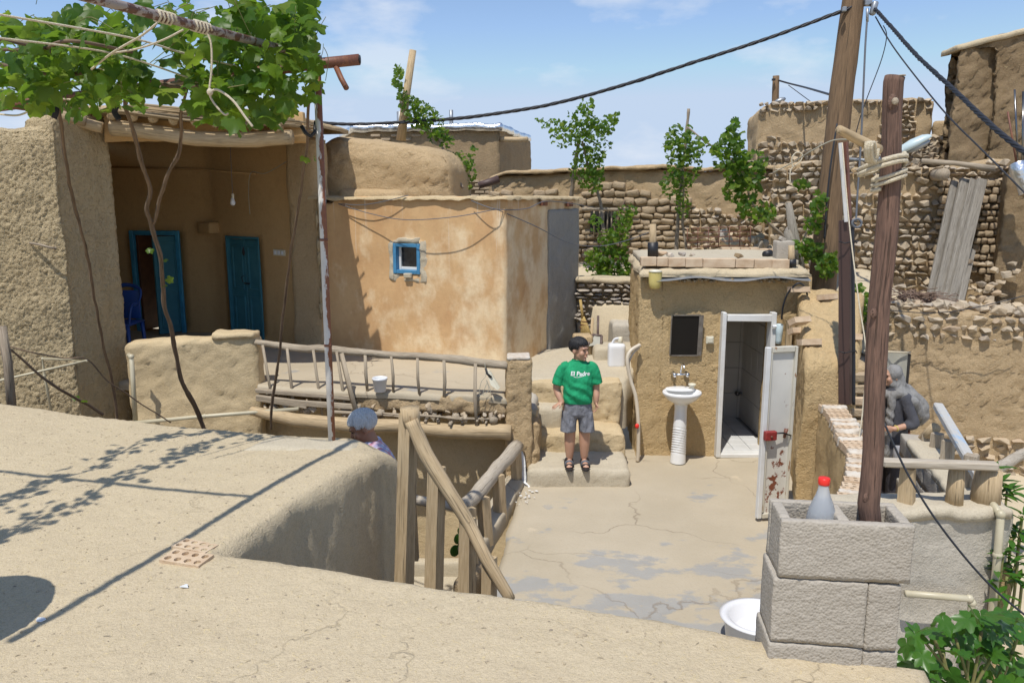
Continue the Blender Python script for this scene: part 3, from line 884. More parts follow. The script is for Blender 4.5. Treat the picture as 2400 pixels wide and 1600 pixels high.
# roof edge of that room: thin corrugated lip under clay
mb = MB()
a, b = HL - HU * 0.05, HC + HU * 0.05
zc = lambda x: 3.005 + 0.006 * math.sin(x * 26) * (x > 1.4) + 0.016 * noise.noise(Vector((x * 3, 0, 0)))
NS = 110
ed = []
pl = [HL - HV * 0.05, HC - HV * 0.05 + HU * 0.05, HR + HU * 0.05]
tot = (pl[1] - pl[0]).length; tot2 = (pl[2] - pl[1]).length
vs, fs = [], []
for i in range(NS + 1):
    x = (tot + tot2) * i / NS
    p = pl[0].lerp(pl[1], x / tot) if x < tot else pl[1].lerp(pl[2], (x - tot) / tot2)
    inn = (HV * 0.5 if x < tot - 0.4 else (-HU * 0.5 if x > tot + 0.4 else (HV - HU) * 0.45))
    j = nz((x * 2, 0, 0), 2, 0.02)
    p = p + Vector((j.x, j.y))
    vs += [(p.x, p.y, zc(x) - 0.035 + 0.02 * noise.noise(Vector((x * 5, 2, 0)))), (p.x, p.y, zc(x)), (p.x + inn.x, p.y + inn.y, zc(x) + 0.01)]
for i in range(NS):
    for k in range(2): fs.append((i * 3 + k, i * 3 + 3 + k, i * 3 + 4 + k, i * 3 + 1 + k))
mb.add(vs, fs)
part(mb, 'roof_lip', M['smooth_mud'], house)
mb = MB()
mb.sheet((HL.x, HL.y + .2, 2.99), (HC.x - .1, HC.y + .3, 2.99), (HR.x - .2, HR.y, 2.99), (HL.x + 1, HL.y + 2.3, 2.99), T=0.1, res=0.3, amp=0.01, r=0.02)
part(mb, 'flat_roof', M['upper'], house)
# porch walls
mb = MB()
so, zo = onwall(303, 540, PLf, PB); so2, _ = onwall(420, 540, PLf, PB)
DOOR1 = (so, so2, 0.92, zo)
lA = (PB - PLf).length
sd0, zd = onwall(528, 552, PB, HL); sd1, _ = onwall(606, 552, PB, HL)
DOOR2 = (sd0, sd1, 0.92, zd)
HLb = HL - HU * 0.006
mb.wall([PLf, PB, HLb], 0.3, 0.80, 3.95, res=0.12, amp=0.012, r=0.02, rends=False,
        holes=[DOOR1, (lA + sd0, lA + sd1, 0.92, zd)], f=1.4)
part(mb, 'porch_wall', M['porch'], house)
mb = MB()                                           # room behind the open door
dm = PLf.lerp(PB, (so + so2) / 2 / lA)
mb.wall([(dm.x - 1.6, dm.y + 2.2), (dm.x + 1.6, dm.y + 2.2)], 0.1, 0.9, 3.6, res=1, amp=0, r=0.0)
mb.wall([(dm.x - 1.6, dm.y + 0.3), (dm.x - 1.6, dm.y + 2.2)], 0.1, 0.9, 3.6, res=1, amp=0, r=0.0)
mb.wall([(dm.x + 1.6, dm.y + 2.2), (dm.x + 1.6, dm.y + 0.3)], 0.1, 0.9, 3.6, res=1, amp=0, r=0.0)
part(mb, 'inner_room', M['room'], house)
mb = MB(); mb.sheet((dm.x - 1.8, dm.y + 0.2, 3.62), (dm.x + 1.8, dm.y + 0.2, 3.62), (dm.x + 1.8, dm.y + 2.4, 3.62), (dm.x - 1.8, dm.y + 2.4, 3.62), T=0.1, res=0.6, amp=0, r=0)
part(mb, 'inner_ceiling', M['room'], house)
# pilaster between porch and ochre wall
mb = MB()
pa, pb = HL - HU * 0.34 - HV * 0.06, HL + HU * 0.20 - HV * 0.05
mb.wall([pa, pb], 0.3, 0.85, 3.78, res=0.06, amp=0.03, r=0.1, f=2.0, hf=0.01); part(mb, 'pilaster', M['upper'], house)
mb = MB()                                           # straw drips on the pilaster edge
pe = HL + HU * 0.22 - HV * 0.06
for k in range(9):
    z_ = 3.0 - k * 0.17
    q = pe + HU * random.Random(k).uniform(-0.03, 0.04)
    mb.tube([(q.x, q.y, z_), (q.x + 0.01, q.y - 0.03, z_ - 0.1), (q.x - 0.01, q.y - 0.01, z_ - 0.26)], [0.02, 0.035, 0.012], n=6, rough=0.5, seed=k)
part(mb, 'straw_clods', M['straw'], house)
# rounded mud mass of the upper roof
def hp(px, d): return PL2(px, d)
mb = MB()
ua, ub = hp(745, 11.05), hp(1062, 10.75)
ul = (ub - ua).length
mb.wall([ua, ub], 1.6, 2.7, 3.9, res=0.055, amp=0.035, r=0.34, f=1.8, hf=0.034, hff=22, top=lambda x: interp([(0, 3.84), (ul * .45, 3.80), (ul * .8, 3.68), (ul, 3.60)], x))
part(mb, 'rounded_parapet', M['upper'], house)
mb = MB(); q = hp(800, 10.85); q2 = hp(950, 10.7)
mb.wall([q, q2], 0.5, 2.8, 3.12, res=0.06, amp=0.03, r=0.12, hf=0.012); part(mb, 'clay_fillet', M['upper'], house)
# tall straw wall on the left, returning into the porch
tl = thing('straw_clay_wall', 'tall rough straw-clay house end at the far left, taller than the porch', 'wall', PL2(120, 8.2).to_3d() + Vector((0, 0, -1.3)))
W0, W1, W2 = PL2(-260, 7.75), PL2(176, 8.22), PL2(283, 8.86)
mb = MB()
mb.wall([W0, W1], 0.5, -1.3, 3.78, res=0.0165, zres=0.0165, amp=0.03, r=0.2, f=1.6, hf=0.019, hff=84, rends=False,
        top=lambda x: interp([(0, 3.74), (1.3, 3.70), (2.2, 3.86)], x))
part(mb, 'straw_face', M['straw'], tl)
mb = MB()
mb.wall([W1 - Vector((0.03, -0.03)), W2 - Vector((0.04, 0.02)), W2 + Vector((0.02, 0.10)), Vector((PLf.x + 0.12, 12.4))], 0.35, -1.3, 3.9, res=0.032, amp=0.025, r=0.12, f=1.8, hf=0.014, hff=44, rends=False,
        top=lambda x: interp([(0, 3.80), (0.25, 3.92), (0.6, 3.92), (1.2, 3.8)], x))
part(mb, 'smooth_pillar', M['straw'], tl)
mb = MB()
for k in range(3):
    q = PL2(150 + 34 * k, 8.3); mb.box((q.x, q.y + 0.15, 3.93), (0.16, 0.3, 0.14), bevel=0.04, jit=0.03, seed=k)
mb.tube([P(138, 270, 8.1), P(200, 285, 8.15)], [0.05, 0.05], n=8, rough=0.2)
part(mb, 'wall_top_timbers', M['reed'], tl)
# low parapet wall of the porch
LW0, LW1 = PL2(292, 8.62), PL2(600, 8.62)
mb = MB()
mb.wall([LW0, LW1], 0.28, -1.3, 1.5, res=0.04, amp=0.03, r=0.07, f=2.2, hf=0.016, hff=34, top=lambda x: interp([(0, 1.41), (0.9, 1.45), (1.2, 1.50), (1.5, 1.47)], x), rends=True)
part(mb, 'porch_parapet', M['smooth_mud'], house)
mb = MB(); q = PL2(550, 8.60)
mb.wall([(q.x - 0.26, q.y + 0.0), (q.x + 0.22, q.y + 0.0)], 0.28, 1.455, 1.515, res=0.03, amp=0.018, r=0.03, bottom=True, f=5); part(mb, 'coping_slab', M['smooth_mud'], house)
# terrace floor
F1, F2 = G(602, 905, 0.92), G(1188, 931, 0.92)
mb = MB()
mb.sheet((F1.x, F1.y, 0.92), (F2.x, F2.y, 0.92), (HC.x + .1, HC.y + .15, 0.94), (PB.x, PB.y + .1, 0.94), T=0.07, res=0.06, amp=0.012, r=0.02, edge=0.05, rows=2, f=2)
part(mb, 'gallery_floor', M['yard'], house)
mb = MB()
mb.sheet((LW0.x - .2, LW0.y + .2, 0.91), (F1.x + .02, F1.y + .1, 0.91), (PB.x + .02, PB.y + .1, 0.93), (PLf.x, PLf.y + .1, 0.93), T=0.1, res=0.12, amp=0.01, r=0.01)
part(mb, 'porch_floor', M['yard'], house)
# the clay edge with rubble, the planks and the two bearer logs
fd = Vector((F2.x - F1.x, F2.y - F1.y)); fl = fd.length; fd.normalize(); fn = Vector((fd.y, -fd.x))
def FP(s_, o, z): p = Vector((F1.x, F1.y)) + fd * s_ + fn * o; return Vector((p.x, p.y, z))
mb = MB()
mb.wall([FP(0.9, 0.01, 0).to_2d(), FP(fl, 0.01, 0).to_2d()], 0.3, 0.72, 0.90, res=0.035, amp=0.035, r=0.06, f=4, hf=0.03, hff=9, bottom=True)
part(mb, 'clay_edge', M['oldmud'], house)
rnd = random.Random(5)
for k in range(40):
    s_ = rnd.uniform(0.1, fl); z_ = rnd.uniform(0.66, 0.78) + (0.0 if s_ > 0.9 else 0.02)
    r_ = rnd.uniform(0.025, 0.055)
    inst(ROCKS[k % 14], 'stone', house, Matrix.Translation(FP(s_, rnd.uniform(-0.02, 0.05), z_)) @ Euler((rnd.random() * 6, rnd.random() * 6, rnd.random() * 6)).to_matrix().to_4x4() @ Matrix.Diagonal((r_ * 2, r_ * 1.5, r_, 1)))
for k, (sa_, sb_, za, zb_, h_) in enumerate(((0.0, 1.15, 0.88, 0.84, 0.045), (0.02, 0.62, 0.80, 0.75, 0.075), (0.5, 1.25, 0.775, 0.76, 0.06), (0.9, 1.5, 0.70, 0.70, 0.03))):
    mb = MB(); a, b = FP(sa_, 0.03 + 0.02 * k, za), FP(sb_, 0.04 + 0.02 * k, zb_)
    d_ = b - a; ang = math.atan2(d_.y, d_.x)
    mb.box((a + b) / 2, (d_.length, 0.05, h_), Matrix.Rotation(ang, 3, 'Z') @ Matrix.Rotation(-math.asin(d_.z / d_.length), 3, 'Y'), bevel=0.006, jit=0.008, seed=k)
    part(mb, 'edge_plank', M['wood_grey'], house, False)
for k in range(26):                                 # stick ends poking from under the clay
    s_ = rnd.uniform(1.0, fl - 0.05); mb = MB()
    a = FP(s_, -0.12, 0.69 + rnd.uniform(-.01, .02)); b = FP(s_ + rnd.uniform(-.06, .06), rnd.uniform(0.03, 0.14), 0.665 + rnd.uniform(-.05, .02))
    mb.tube([a, b], [0.016, rnd.uniform(0.008, 0.02)], n=6, rough=0.3, seed=k); part(mb, 'stick', M['wood_grey'], house)
for k in range(6):
    mb = MB(); a = rnd.uniform(0.9, 2.0); b = a + rnd.uniform(0.5, 1.3); b = min(b, fl + .05)
    z_ = 0.695 + rnd.uniform(-.012, .012)
    mb.tube([FP(a, .05, z_), FP((a + b) / 2, .08, z_ + rnd.uniform(-.02, .02)), FP(b, .04, z_ - .01)], 0.009, n=6, seed=k); part(mb, 'lath', M['wood_grey'], house)
def log(name, pts, rad, mat, parent, n=12, rough=0.10, seed=0, sub=6, wob=0.012):
    """A tree trunk laid through pts, with a little wander."""
    out, rr = [], []
    if not isinstance(rad, (list, tuple)): rad = [rad] * len(pts)
    for i in range(len(pts) - 1):
        for k in range(sub):
            u = k / sub
            p = Vector(pts[i]).lerp(Vector(pts[i + 1]), u)
            out.append(p + nz((p.x + seed * 3.3, p.y, p.z), 2.5, wob)); rr.append(rad[i] + (rad[i + 1] - rad[i]) * u)
    out.append(Vector(pts[-1])); rr.append(rad[-1])
    mb = MB(); mb.tube(out, rr, n=n, rough=rough, seed=seed)
    return part(mb, name, mat, parent)
log('bearer_log', [FP(-0.02, 0.12, 0.67), FP(0.5, 0.15, 0.60), FP(1.3, 0.14, 0.565), FP(1.9, 0.1, 0.585)], [0.05, 0.075, 0.085, 0.07], M['wood_pale'], house, seed=1)
log('bearer_log', [FP(1.35, 0.04, 0.565), FP(2.2, 0.05, 0.535), FP(fl + 0.05, 0.02, 0.545)], [0.07, 0.08, 0.085], M['wood_pale'], house, seed=2)
for k in range(7):
    s_ = 0.2 + k * 0.42; log('joist', [FP(s_, 0.06, 0.68), FP(s_ - 0.3, -1.2, 0.70)], 0.045, M['wood_grey'], house, seed=10 + k, n=8, sub=3)
# lower storey wall under the gallery
mb = MB()
l0, l1 = FP(-2.4, -0.32, 0).to_2d(), FP(fl + 0.25, -0.40, 0).to_2d()
mb.wall([l0, l1], 0.3, -1.35, 0.66, res=0.06, amp=0.03, r=0.03, f=1.8, hf=0.01); part(mb, 'lower_wall', M['smooth_mud'], house)
mb = MB(); q = G(1020, 1325, -1.2)
mb.rbox(q.x - 0.45, q.x + 0.6, q.y - 0.08, q.y + 0.06, -1.32, -1.12, res=0.05, amp=0.012, r=0.03)
solo(mb, 'planter_kerb', M['cement'], 'low grey cement kerb on the sunken yard floor behind the stair posts', 'kerb')

# porch ceiling: front log, joists, reed mat
BL0, BL1 = P(262, 301, 8.75), P(684, 322, 8.75)
log('porch_beam', [BL0, P(330, 306, 8.75), P(460, 325, 8.75), P(600, 328, 8.78), BL1], [0.085, 0.08, 0.08, 0.085, 0.08], M['wood_pale'], house, seed=4, n=14)
log('porch_beam', [P(120, 275, 8.6), P(240, 300, 8.7)], [0.06, 0.06], M['wood_pale'], house, seed=5)
for k in range(9):
    u = (k + 0.5) / 9
    a = BL0.lerp(BL1, u) + Vector((0, -0.18, 0.14 - 0.05 * u)); back = PLf.lerp(HL, u) if u > .55 else PLf.lerp(PB, u / .55)
    log('rafter', [a, Vector((back.x, back.y + .2, 3.86))], [0.05, 0.055], M['wood_pale'], house, seed=20 + k, n=9, sub=3)
rnd = random.Random(11)
mb_r = MB()
for k in range(150):                                # reeds run along the porch, laid over the rafters
    v = rnd.random()
    y_ = 8.45 + v * 3.4
    a = BL0.lerp(BL1, rnd.uniform(-0.12, 0.25)); b = BL0.lerp(BL1, rnd.uniform(0.85, 1.13))
    z_ = 3.84 + rnd.uniform(0, 0.07) - 0.03 * v
    p0, p1 = Vector((a.x - v * 1.2, y_ + rnd.uniform(-.05, .05), z_ + 0.05)), Vector((b.x - v * 0.6, y_ + 0.1, z_ - 0.10 + 0.05 * v))
    mid = p0.lerp(p1, 0.5) + Vector((0, 0, rnd.uniform(-0.03, 0.02)))
    mb_r.tube([p0, mid, p1], rnd.uniform(0.009, 0.018), n=5, seed=k)
part(mb_r, 'reed_mat', M['reed'], house)
tag(bpy.data.objects['reed_mat'], kind='stuff')
mb = MB()
mb.sheet((BL0.x - .3, 8.75, 3.99), (BL1.x - .1, 8.75, 3.93), (HL.x + .5, HL.y + .5, 3.95), (PLf.x - .5, 13.0, 4.0), T=0.09, res=0.12, amp=0.02, r=0.04, edge=0.05)
part(mb, 'porch_roof', M['upper'], house)
mb = MB(); mb.wall([(BL0.x - .15, 8.86), (BL1.x + .1, 8.92)], 0.12, 3.60, 3.93, res=.1, amp=.02, r=.01, bottom=True); part(mb, 'beam_infill', M['porch'], house)
# doors
def dplane(A, B):
    t = (B - A).normalized(); n = Vector((-t.y, t.x)); return t, n
t1, n1v = dplane(PLf, PB)
def D1(s_, o, z): p = PLf + t1 * s_ + n1v * o; return Vector((p.x, p.y, z))
rot1 = Matrix(((t1.x, n1v.x, 0), (t1.y, n1v.y, 0), (0, 0, 1)))
door = thing('blue_door', 'half open blue door showing a dark room, in a bright blue frame', 'door', D1((so + so2) / 2, 0, 0.92))
for (s_, z_, wx, wz) in ((so + 0.035, (0.92 + zo) / 2, 0.07, zo - 0.92), (so2 - 0.035, (0.92 + zo) / 2, 0.07, zo - 0.92), ((so + so2) / 2, zo - 0.035, so2 - so - 0.145, 0.07)):
    mb = MB(); mb.box(D1(s_, 0.03, z_), (wx, 0.12, wz), rot1, bevel=0.008); part(mb, 'door_frame', M['brightblue'], door, False)
mb = MB(); mb.box(D1(so + 0.13, 0.19, 0.92 + (zo - .95) / 2), (0.045, 0.34, zo - 1.0), rot1 @ Matrix.Rotation(R(-12), 3, 'Z'), bevel=0.004); part(mb, 'brown_leaf', M['woodbrown'], door, False)
lf = MB()
hinge = D1(so2 - 0.08, 0.05, 0)
rl = rot1 @ Matrix.Rotation(R(62), 3, 'Z')
def leafpanel(parent, org, rot, wdt, z0, z1, mat, dirn=-1):
    mb = MB(); mb.box(org + rot @ Vector((dirn * wdt / 2, 0, (z0 + z1) / 2)), (wdt, 0.035, z1 - z0), rot, bevel=0.003)
    l_ = part(mb, 'door_leaf', mat, parent, False)
    for (za, zb) in ((z0 + 0.10, z0 + (z1 - z0) * 0.42), (z0 + (z1 - z0) * 0.50, z1 - 0.10)):
        ww = wdt - 0.10
        for (dx, dz, sx_, sz_) in ((0, za, ww, 0.028), (0, zb, ww, 0.028), (-ww / 2 + .014, (za + zb) / 2, 0.028, zb - za - .03), (ww / 2 - .014, (za + zb) / 2, 0.028, zb - za - .03)):
            mb = MB(); mb.box(org + rot @ Vector((dirn * wdt / 2 + dx, -0.022, dz)), (sx_, 0.018, sz_), rot, bevel=0.003); part(mb, 'moulding', mat, l_, False)
    return l_
leafpanel(door, Vector((hinge.x, hinge.y, 0)), rl, 0.40, 0.94, zo - 0.08, M['doorblue'])
t2, n2v = dplane(PB, HL)
rot2 = Matrix(((t2.x, n2v.x, 0), (t2.y, n2v.y, 0), (0, 0, 1)))
def D2(s_, o, z): p = PB + t2 * s_ + n2v * o; return Vector((p.x, p.y, z))
door = thing('blue_door', 'closed two-leaf blue panelled door beside the hanging bulb', 'door', D2((sd0 + sd1) / 2, 0, 0.92))
wd = (sd1 - sd0) / 2 - 0.045
leafpanel(door, D2(sd0 + 0.035, 0.06, 0), rot2, wd, 0.93, zd - 0.05, M['doorblue'], 1)
leafpanel(door, D2(sd1 - 0.035, 0.06, 0), rot2, wd, 0.93, zd - 0.05, M['doorblue'], -1)
for (s_, z_, wx, wz) in ((sd0 + 0.015, (0.92 + zd) / 2, 0.03, zd - 0.92), (sd1 - 0.015, (0.92 + zd) / 2, 0.03, zd - 0.92), ((sd0 + sd1) / 2, zd - 0.02, sd1 - sd0 - 0.065, 0.04)):
    mb = MB(); mb.box(D2(s_, 0.04, z_), (wx, 0.10, wz), rot2, bevel=0.004); part(mb, 'door_frame', M['doorblue'], door, False)
mb = MB(); q = D2((sd0 + sd1) / 2 + 0.03, 0.02, 1.75); mb.box(q, (0.12, 0.02, 0.02), rot2); mb.tube([q + Vector((-.05, -.02, .02)), q + Vector((-.06, -.04, .1)), q + Vector((-.02, -.04, .12))], 0.006, n=5); part(mb, 'latch', M['black'], door)
mb = MB(); q = D2((sd0 + sd1) / 2, 0.015, zd - 0.28); mb.lathe(q, [(0.012, 0), (0.02, .04), (0.012, .1), (0.004, .13)], n=8); part(mb, 'padlock', M['black'], door)
# shelf niche
mb = MB(); mb.wall([D2(-0.12, -0.16, 0).to_2d(), D2(0.20, -0.16, 0).to_2d()], 0.2, zd + 0.03, zd + 0.19, res=0.05, amp=0.01, r=0.02, bottom=True); part(mb, 'clay_shelf', M['porch'], house)
# small window
win = thing('window', 'small square window with peeling blue frame in the ochre wall', 'window', (0, 0, 0))
def HWp(s_, o, z): p = HL + HU * s_ + HV * o; return Vector((p.x, p.y, z))
roth = Matrix(((HU.x, HV.x, 0), (HU.y, HV.y, 0), (0, 0, 1)))
cz = (z0_ + z1_) / 2; cs = (s0 + s1) / 2; ww, wh = s1 - s0, z1_ - z0_
win.location = HWp(cs, 0, z0_); WL[win.name] = HWp(cs, 0, z0_)
fr = 0.045
for (s_, z_, wx, wz) in ((s0 + fr / 2, cz, fr, wh), (s1 - fr / 2, cz, fr, wh), (cs, z1_ - fr / 2, ww - 2 * fr - .004, fr), (cs, z0_ + fr / 2, ww - 2 * fr - .004, fr)):
    mb = MB(); mb.box(HWp(s_, 0.02, z_), (wx, 0.08, wz), roth, bevel=0.004, jit=0.003, seed=int(z_ * 99)); part(mb, 'frame', M['blue'], win, False)
for (s_, z_, wx, wz) in ((s0 + fr + .018, cz, .03, wh - 2 * fr), (s1 - fr - .018, cz, .03, wh - 2 * fr), (cs, z0_ + fr + .02, ww - 2 * fr - .07, .035)):
    mb = MB(); mb.box(HWp(s_, 0.06, z_), (wx, 0.03, wz), roth, bevel=0.003); part(mb, 'sash', M['white'], win, False)
mb = MB(); mb.box(HWp(cs, 0.085, cz), (ww - 2 * fr, 0.008, wh - 2 * fr), roth); part(mb, 'pane', M['pane'], win, False)
mb = MB(); mb.box(HWp(cs + 0.03, -0.04, z0_ - 0.02), (0.11, 0.05, 0.06), roth, bevel=0.01, jit=0.006); part(mb, 'sill_stone', M['cement'], win, False)
# pale repair ring around the window
mb = MB()
g = 0.075
for k, (s_, z_, wx, wz) in enumerate(((s0 - g / 2, cz - .02, g, wh + 2 * g), (s1 + g / 2 + .01, cz - .03, g + .03, wh + 2 * g), (cs, z1_ + g / 2, ww - .004, g * .9), (cs, z0_ - g / 2 - .02, ww - .004, g * 1.3))):
    mb.wall([HWp(s_ - wx / 2, -0.006, 0).to_2d(), HWp(s_ + wx / 2, -0.006, 0).to_2d()], 0.03, z_ - wz / 2, z_ + wz / 2, res=0.025, amp=0.022, r=0.012, bottom=True, f=8)
part(mb, 'window_surround', M['cement'], house)

# ================================================================= steps, pillar, landing
steps = thing('yard_steps', 'worn mud and cement steps rising from the yard to the gallery', 'steps', (0.8, 8.3, 0))
x0, x1 = G(1236, 1142, 0).x, G(1478, 1142, 0).x
mb = MB(); mb.rbox(x0, x1, 7.86, 8.6, -0.02, 0.185, res=0.03, amp=0.022, r=0.045, f=2.6, hf=.008, hff=40); part(mb, 'step', M['cement'], steps)
mb = MB(); mb.rbox(x0 + .06, x1 + .02, 8.44, 9.1, -0.02, 0.40, res=0.03, amp=0.03, r=0.05, f=2.6, hf=.018, hff=26); part(mb, 'step', M['smooth_mud'], steps)
mb = MB(); mb.rbox(x0 + .1, x0 + .42, 8.72, 9.1, 0.3, 0.63, res=0.045, amp=0.02, r=0.05, f=2.6); part(mb, 'step', M['cement'], steps)
mb = MB(); mb.rbox(x0 + .05, x1 + .05, 8.94, 9.2, -0.02, 0.87, res=0.03, amp=0.03, r=0.06, f=2.6, hf=0.02, hff=24); part(mb, 'riser', M['smooth_mud'], steps)
mb = MB(); mb.sheet((x0, 9.05, 0.88), (x1 + .1, 9.05, 0.88), (2.4, 11.6, 0.98), (HC.x + .02, 10.2, 0.96), T=0.6, res=0.1, amp=0.012, r=0.03); part(mb, 'landing', M['cement'], steps)
mb = MB(); mb.rbox(x0 + .0, x0 + .12, 8.55, 8.95, 0.2, 0.74, res=0.05, amp=0.05, r=0.06, f=3); part(mb, 'cement_daub', M['greyplaster'], steps)
pil = thing('mud_pillar', 'square mud brick pillar at the end of the gallery rail', 'pillar', (0.05, 8.15, 0))
mb = MB()
xa, xb = P(1186, 850, 8.05).x, P(1247, 850, 8.05).x
mb.wall([(xa, 8.04), (xb, 8.04)], 0.30, 0.05, 1.33, res=0.028, amp=0.022, r=0.03, f=3.2, hf=0.018, hff=32); part(mb, 'shaft', M['upper'], pil)
mb = MB(); mb.rbox(xa + .02, xb + .10, 8.08, 8.5, -0.03, 0.62, res=0.03, amp=0.05, r=0.08, f=3, hf=.02, hff=26); part(mb, 'foot', M['upper'], pil)
mb = MB(); mb.rbox(xa + .01, xb - .02, 8.05, 8.30, 1.325, 1.36, res=0.04, amp=0.008, r=0.015, bottom=True); part(mb, 'cap_brick', M['mortar'], pil)
# bench block behind the can and walls at the back of the landing
mb = MB(); q = P(1392, 855, 10.0); q2 = P(1500, 855, 10.0)
mb.rbox(q.x, q2.x + .1, 9.98, 10.4, 0.86, 1.09, res=0.06, amp=0.015, r=0.05); solo(mb, 'cement_bench', M['cement'], 'low cement bench block on the landing behind the white can', 'bench')
mb = MB(); q = P(1437, 790, 10.7); mb.rbox(q.x, q.x + .6, 10.7, 11.2, 0.86, 1.27, res=0.06, amp=0.025, r=0.04)
solo(mb, 'cement_step', M['greyplaster'], 'tall grey cement step against the dry stone wall', 'step')
dw = thing('dry_stone_wall', 'short dry stone wall of flat grey stones behind the landing, clay capped', 'wall', (1.2, 11.5, 0.9))
A, B = PL2(1352, 11.35), PL2(1515, 11.15)
mb = MB(); mb.wall([A + Vector((0, .08)), B + Vector((0.3, .08))], 0.3, 0.9, 1.80, res=0.08, amp=0.02, r=0.03); part(mb, 'clay_core', M['oldmud'], dw)
lay(dw, GROCKS, 'stone', A, B + Vector((.3, 0)), 1.16, 1.80, 0.062, (0.09, 0.2), depth=0.2, proud=0.09, seed=3, tilt=0.08, quota=140, gap=0.006)
mb = MB(); mb.wall([A + Vector((-.03, -.06)), B + Vector((.3, -.06))], 0.5, 1.79, 1.86, res=0.06, amp=0.025, r=0.03, bottom=True, hf=.012, hff=30); part(mb, 'coping', M['roof'], dw)
mb = MB(); mb.wall([A + Vector((0, -.02)), B + Vector((.3, -.02))], 0.3, 0.9, 1.20, res=0.07, amp=0.05, r=0.05, f=4); part(mb, 'cement_foot', M['greyplaster'], dw)

# ================================================================= wash house
bath = thing('wash_house', 'small mud wash house with a flat brick-edged roof and white door frame', 'house', (2.4, 9.5, 0))
BA = Vector((G(1486, 1066, 0).x, 8.87)); BB = Vector((3.42, 8.90))
BK = BA + Vector((0.14, 1.65))
l_side = (BA - BK).length
sd_l, zdt = onwall(1692, 737, BA, BB); sd_r, _ = onwall(1812, 737, BA, BB)
ZB = 2.12
mb = MB()
mb.wall([BK, BA, BB], 0.28, -0.05, ZB, res=0.03, amp=0.02, r=0.03, f=1.8, hf=0.014, hff=40, holes=[(l_side + sd_l, l_side + sd_r, -0.05 + 0.0, zdt)])
part(mb, 'mud_wall', M['bath'], bath)
xl, xr = BA.x + sd_l, BA.x + sd_r
# white frame
wf = MB()
for (xc, zc_, wx, wz) in ((xl + 0.012, zdt / 2 + .02, 0.05, zdt + 0.03), (xr - 0.015, zdt / 2 + .02, 0.055, zdt + 0.03), ((xl + xr) / 2, zdt - 0.03, xr - xl - 0.085, 0.075)):
    mb = MB(); mb.box((xc, 8.87, zc_), (wx, 0.16, wz), bevel=0.006, jit=0.003, seed=int(xc * 50)); part(mb, 'door_frame', M['white'], bath, False)
mb = MB(); mb.box(((xl + xr) / 2, 8.90, 0.02), (xr - xl + .02, 0.2, 0.05), bevel=0.008); part(mb, 'threshold', M['white'], bath, False)
# tiled inside
mb = MB()
iy0, iy1, ix0, ix1 = 9.17, 10.35, xl - 0.35, xr + 0.12
mb.add([(ix0, iy0, .03), (ix1, iy0, .03), (ix1, iy1, .03), (ix0, iy1, .03), (ix0, iy0, 2.1), (ix1, iy0, 2.1), (ix1, iy1, 2.1), (ix0, iy1, 2.1)],
       [(0, 1, 2, 3), (3, 2, 6, 7), (0, 3, 7, 4), (2, 1, 5, 6), (4, 7, 6, 5)])
part(mb, 'inner_shell', M['grout'], bath, False)
tm = MB(); tm.box((0, 0, 0), (0.194, 0.194, 0.012), bevel=0.003); tme = _mesh(tm, 'floor_tile', M['tile_floor'], False, (0, 0, 0))
for i in range(6):
    for j in range(8):
        x, y = xl - 0.06 + i * 0.2, 8.90 + 0.13 + j * 0.2
        if y < 10.3 and x < xr + .1: inst(tme, 'floor_tile', bath, Matrix.Translation((x, y, 0.05)))
tm = MB(); tm.box((0, 0, 0), (0.244, 0.012, 0.344), bevel=0.003); tme = _mesh(tm, 'wall_tile', M['tile_wall'], False, (0, 0, 0))
for i in range(6):
    for k in range(6):
        inst(tme, 'wall_tile', bath, Matrix.Translation((ix0 + .13 + i * .25, iy1 - .012, 0.22 + k * .35)))
for j in range(5):
    for k in range(6):
        inst(tme, 'wall_tile', bath, Matrix.Translation((ix1 - .012, iy0 + .13 + j * .25, 0.22 + k * .35)) @ Matrix.Rotation(R(90), 4, 'Z'))
        inst(tme, 'wall_tile', bath, Matrix.Translation((ix0 + .012, iy0 + .13 + j * .25, 0.22 + k * .35)) @ Matrix.Rotation(R(90), 4, 'Z'))
# roof slab, brick edge, reed ends, tin lip
mb = MB()
mb.sheet((BA.x - .02, 8.77, 2.225), (3.36, 8.77, 2.225), (3.5, 10.55, 2.26), (BA.x + .1, 10.5, 2.26), T=0.10, res=0.05, amp=0.02, r=0.05, edge=0.045, rows=4, f=3, hf=0.014, hff=30)
part(mb, 'roof_slab', M['roof'], bath)
mb = MB()
mb.sheet((BA.x + .05, 8.92, 2.305), (3.25, 8.92, 2.305), (3.35, 10.4, 2.33), (BA.x + .15, 10.4, 2.33), T=0.06, res=0.1, amp=0.008, r=0.01)
part(mb, 'roof_screed', M['cement'], bath)
bx_ = [1502, 1540, 1566, 1607, 1648, 1724, 1768, 1810, 1852]
for k, (a, b) in enumerate(zip(bx_, bx_[1:])):
    pa_, pb_ = P(a, 612, 8.82), P(b, 612, 8.82)
    mb = MB(); mb.box(((pa_.x + pb_.x) / 2, 8.87, 2.29 - 0.004 * k), (pb_.x - pa_.x - 0.006, 0.11, 0.10), bevel=0.006, jit=0.004, seed=k); part(mb, 'brick', M['brick'], bath, False)
mb = MB()                                           # wavy tin lip
vs, fs = [], []
NS = 70
for i in range(NS + 1):
    x = BA.x + 0.16 + (3.27 - BA.x - 0.1) * i / NS
    w_ = 0.018 * math.sin(x * 7) + 0.022 * noise.noise(Vector((x * 2.5, 0, 0)))
    vs += [(x, 8.70 + 0.03 * noise.noise(Vector((x * 4, 3, 0))), 2.10 + w_), (x, 8.80, 2.13 + w_ * .6), (x, 8.98, 2.125)]
for i in range(NS):
    for k in range(2): fs.append((i * 3 + k, i * 3 + 3 + k, i * 3 + 4 + k, i * 3 + 1 + k))
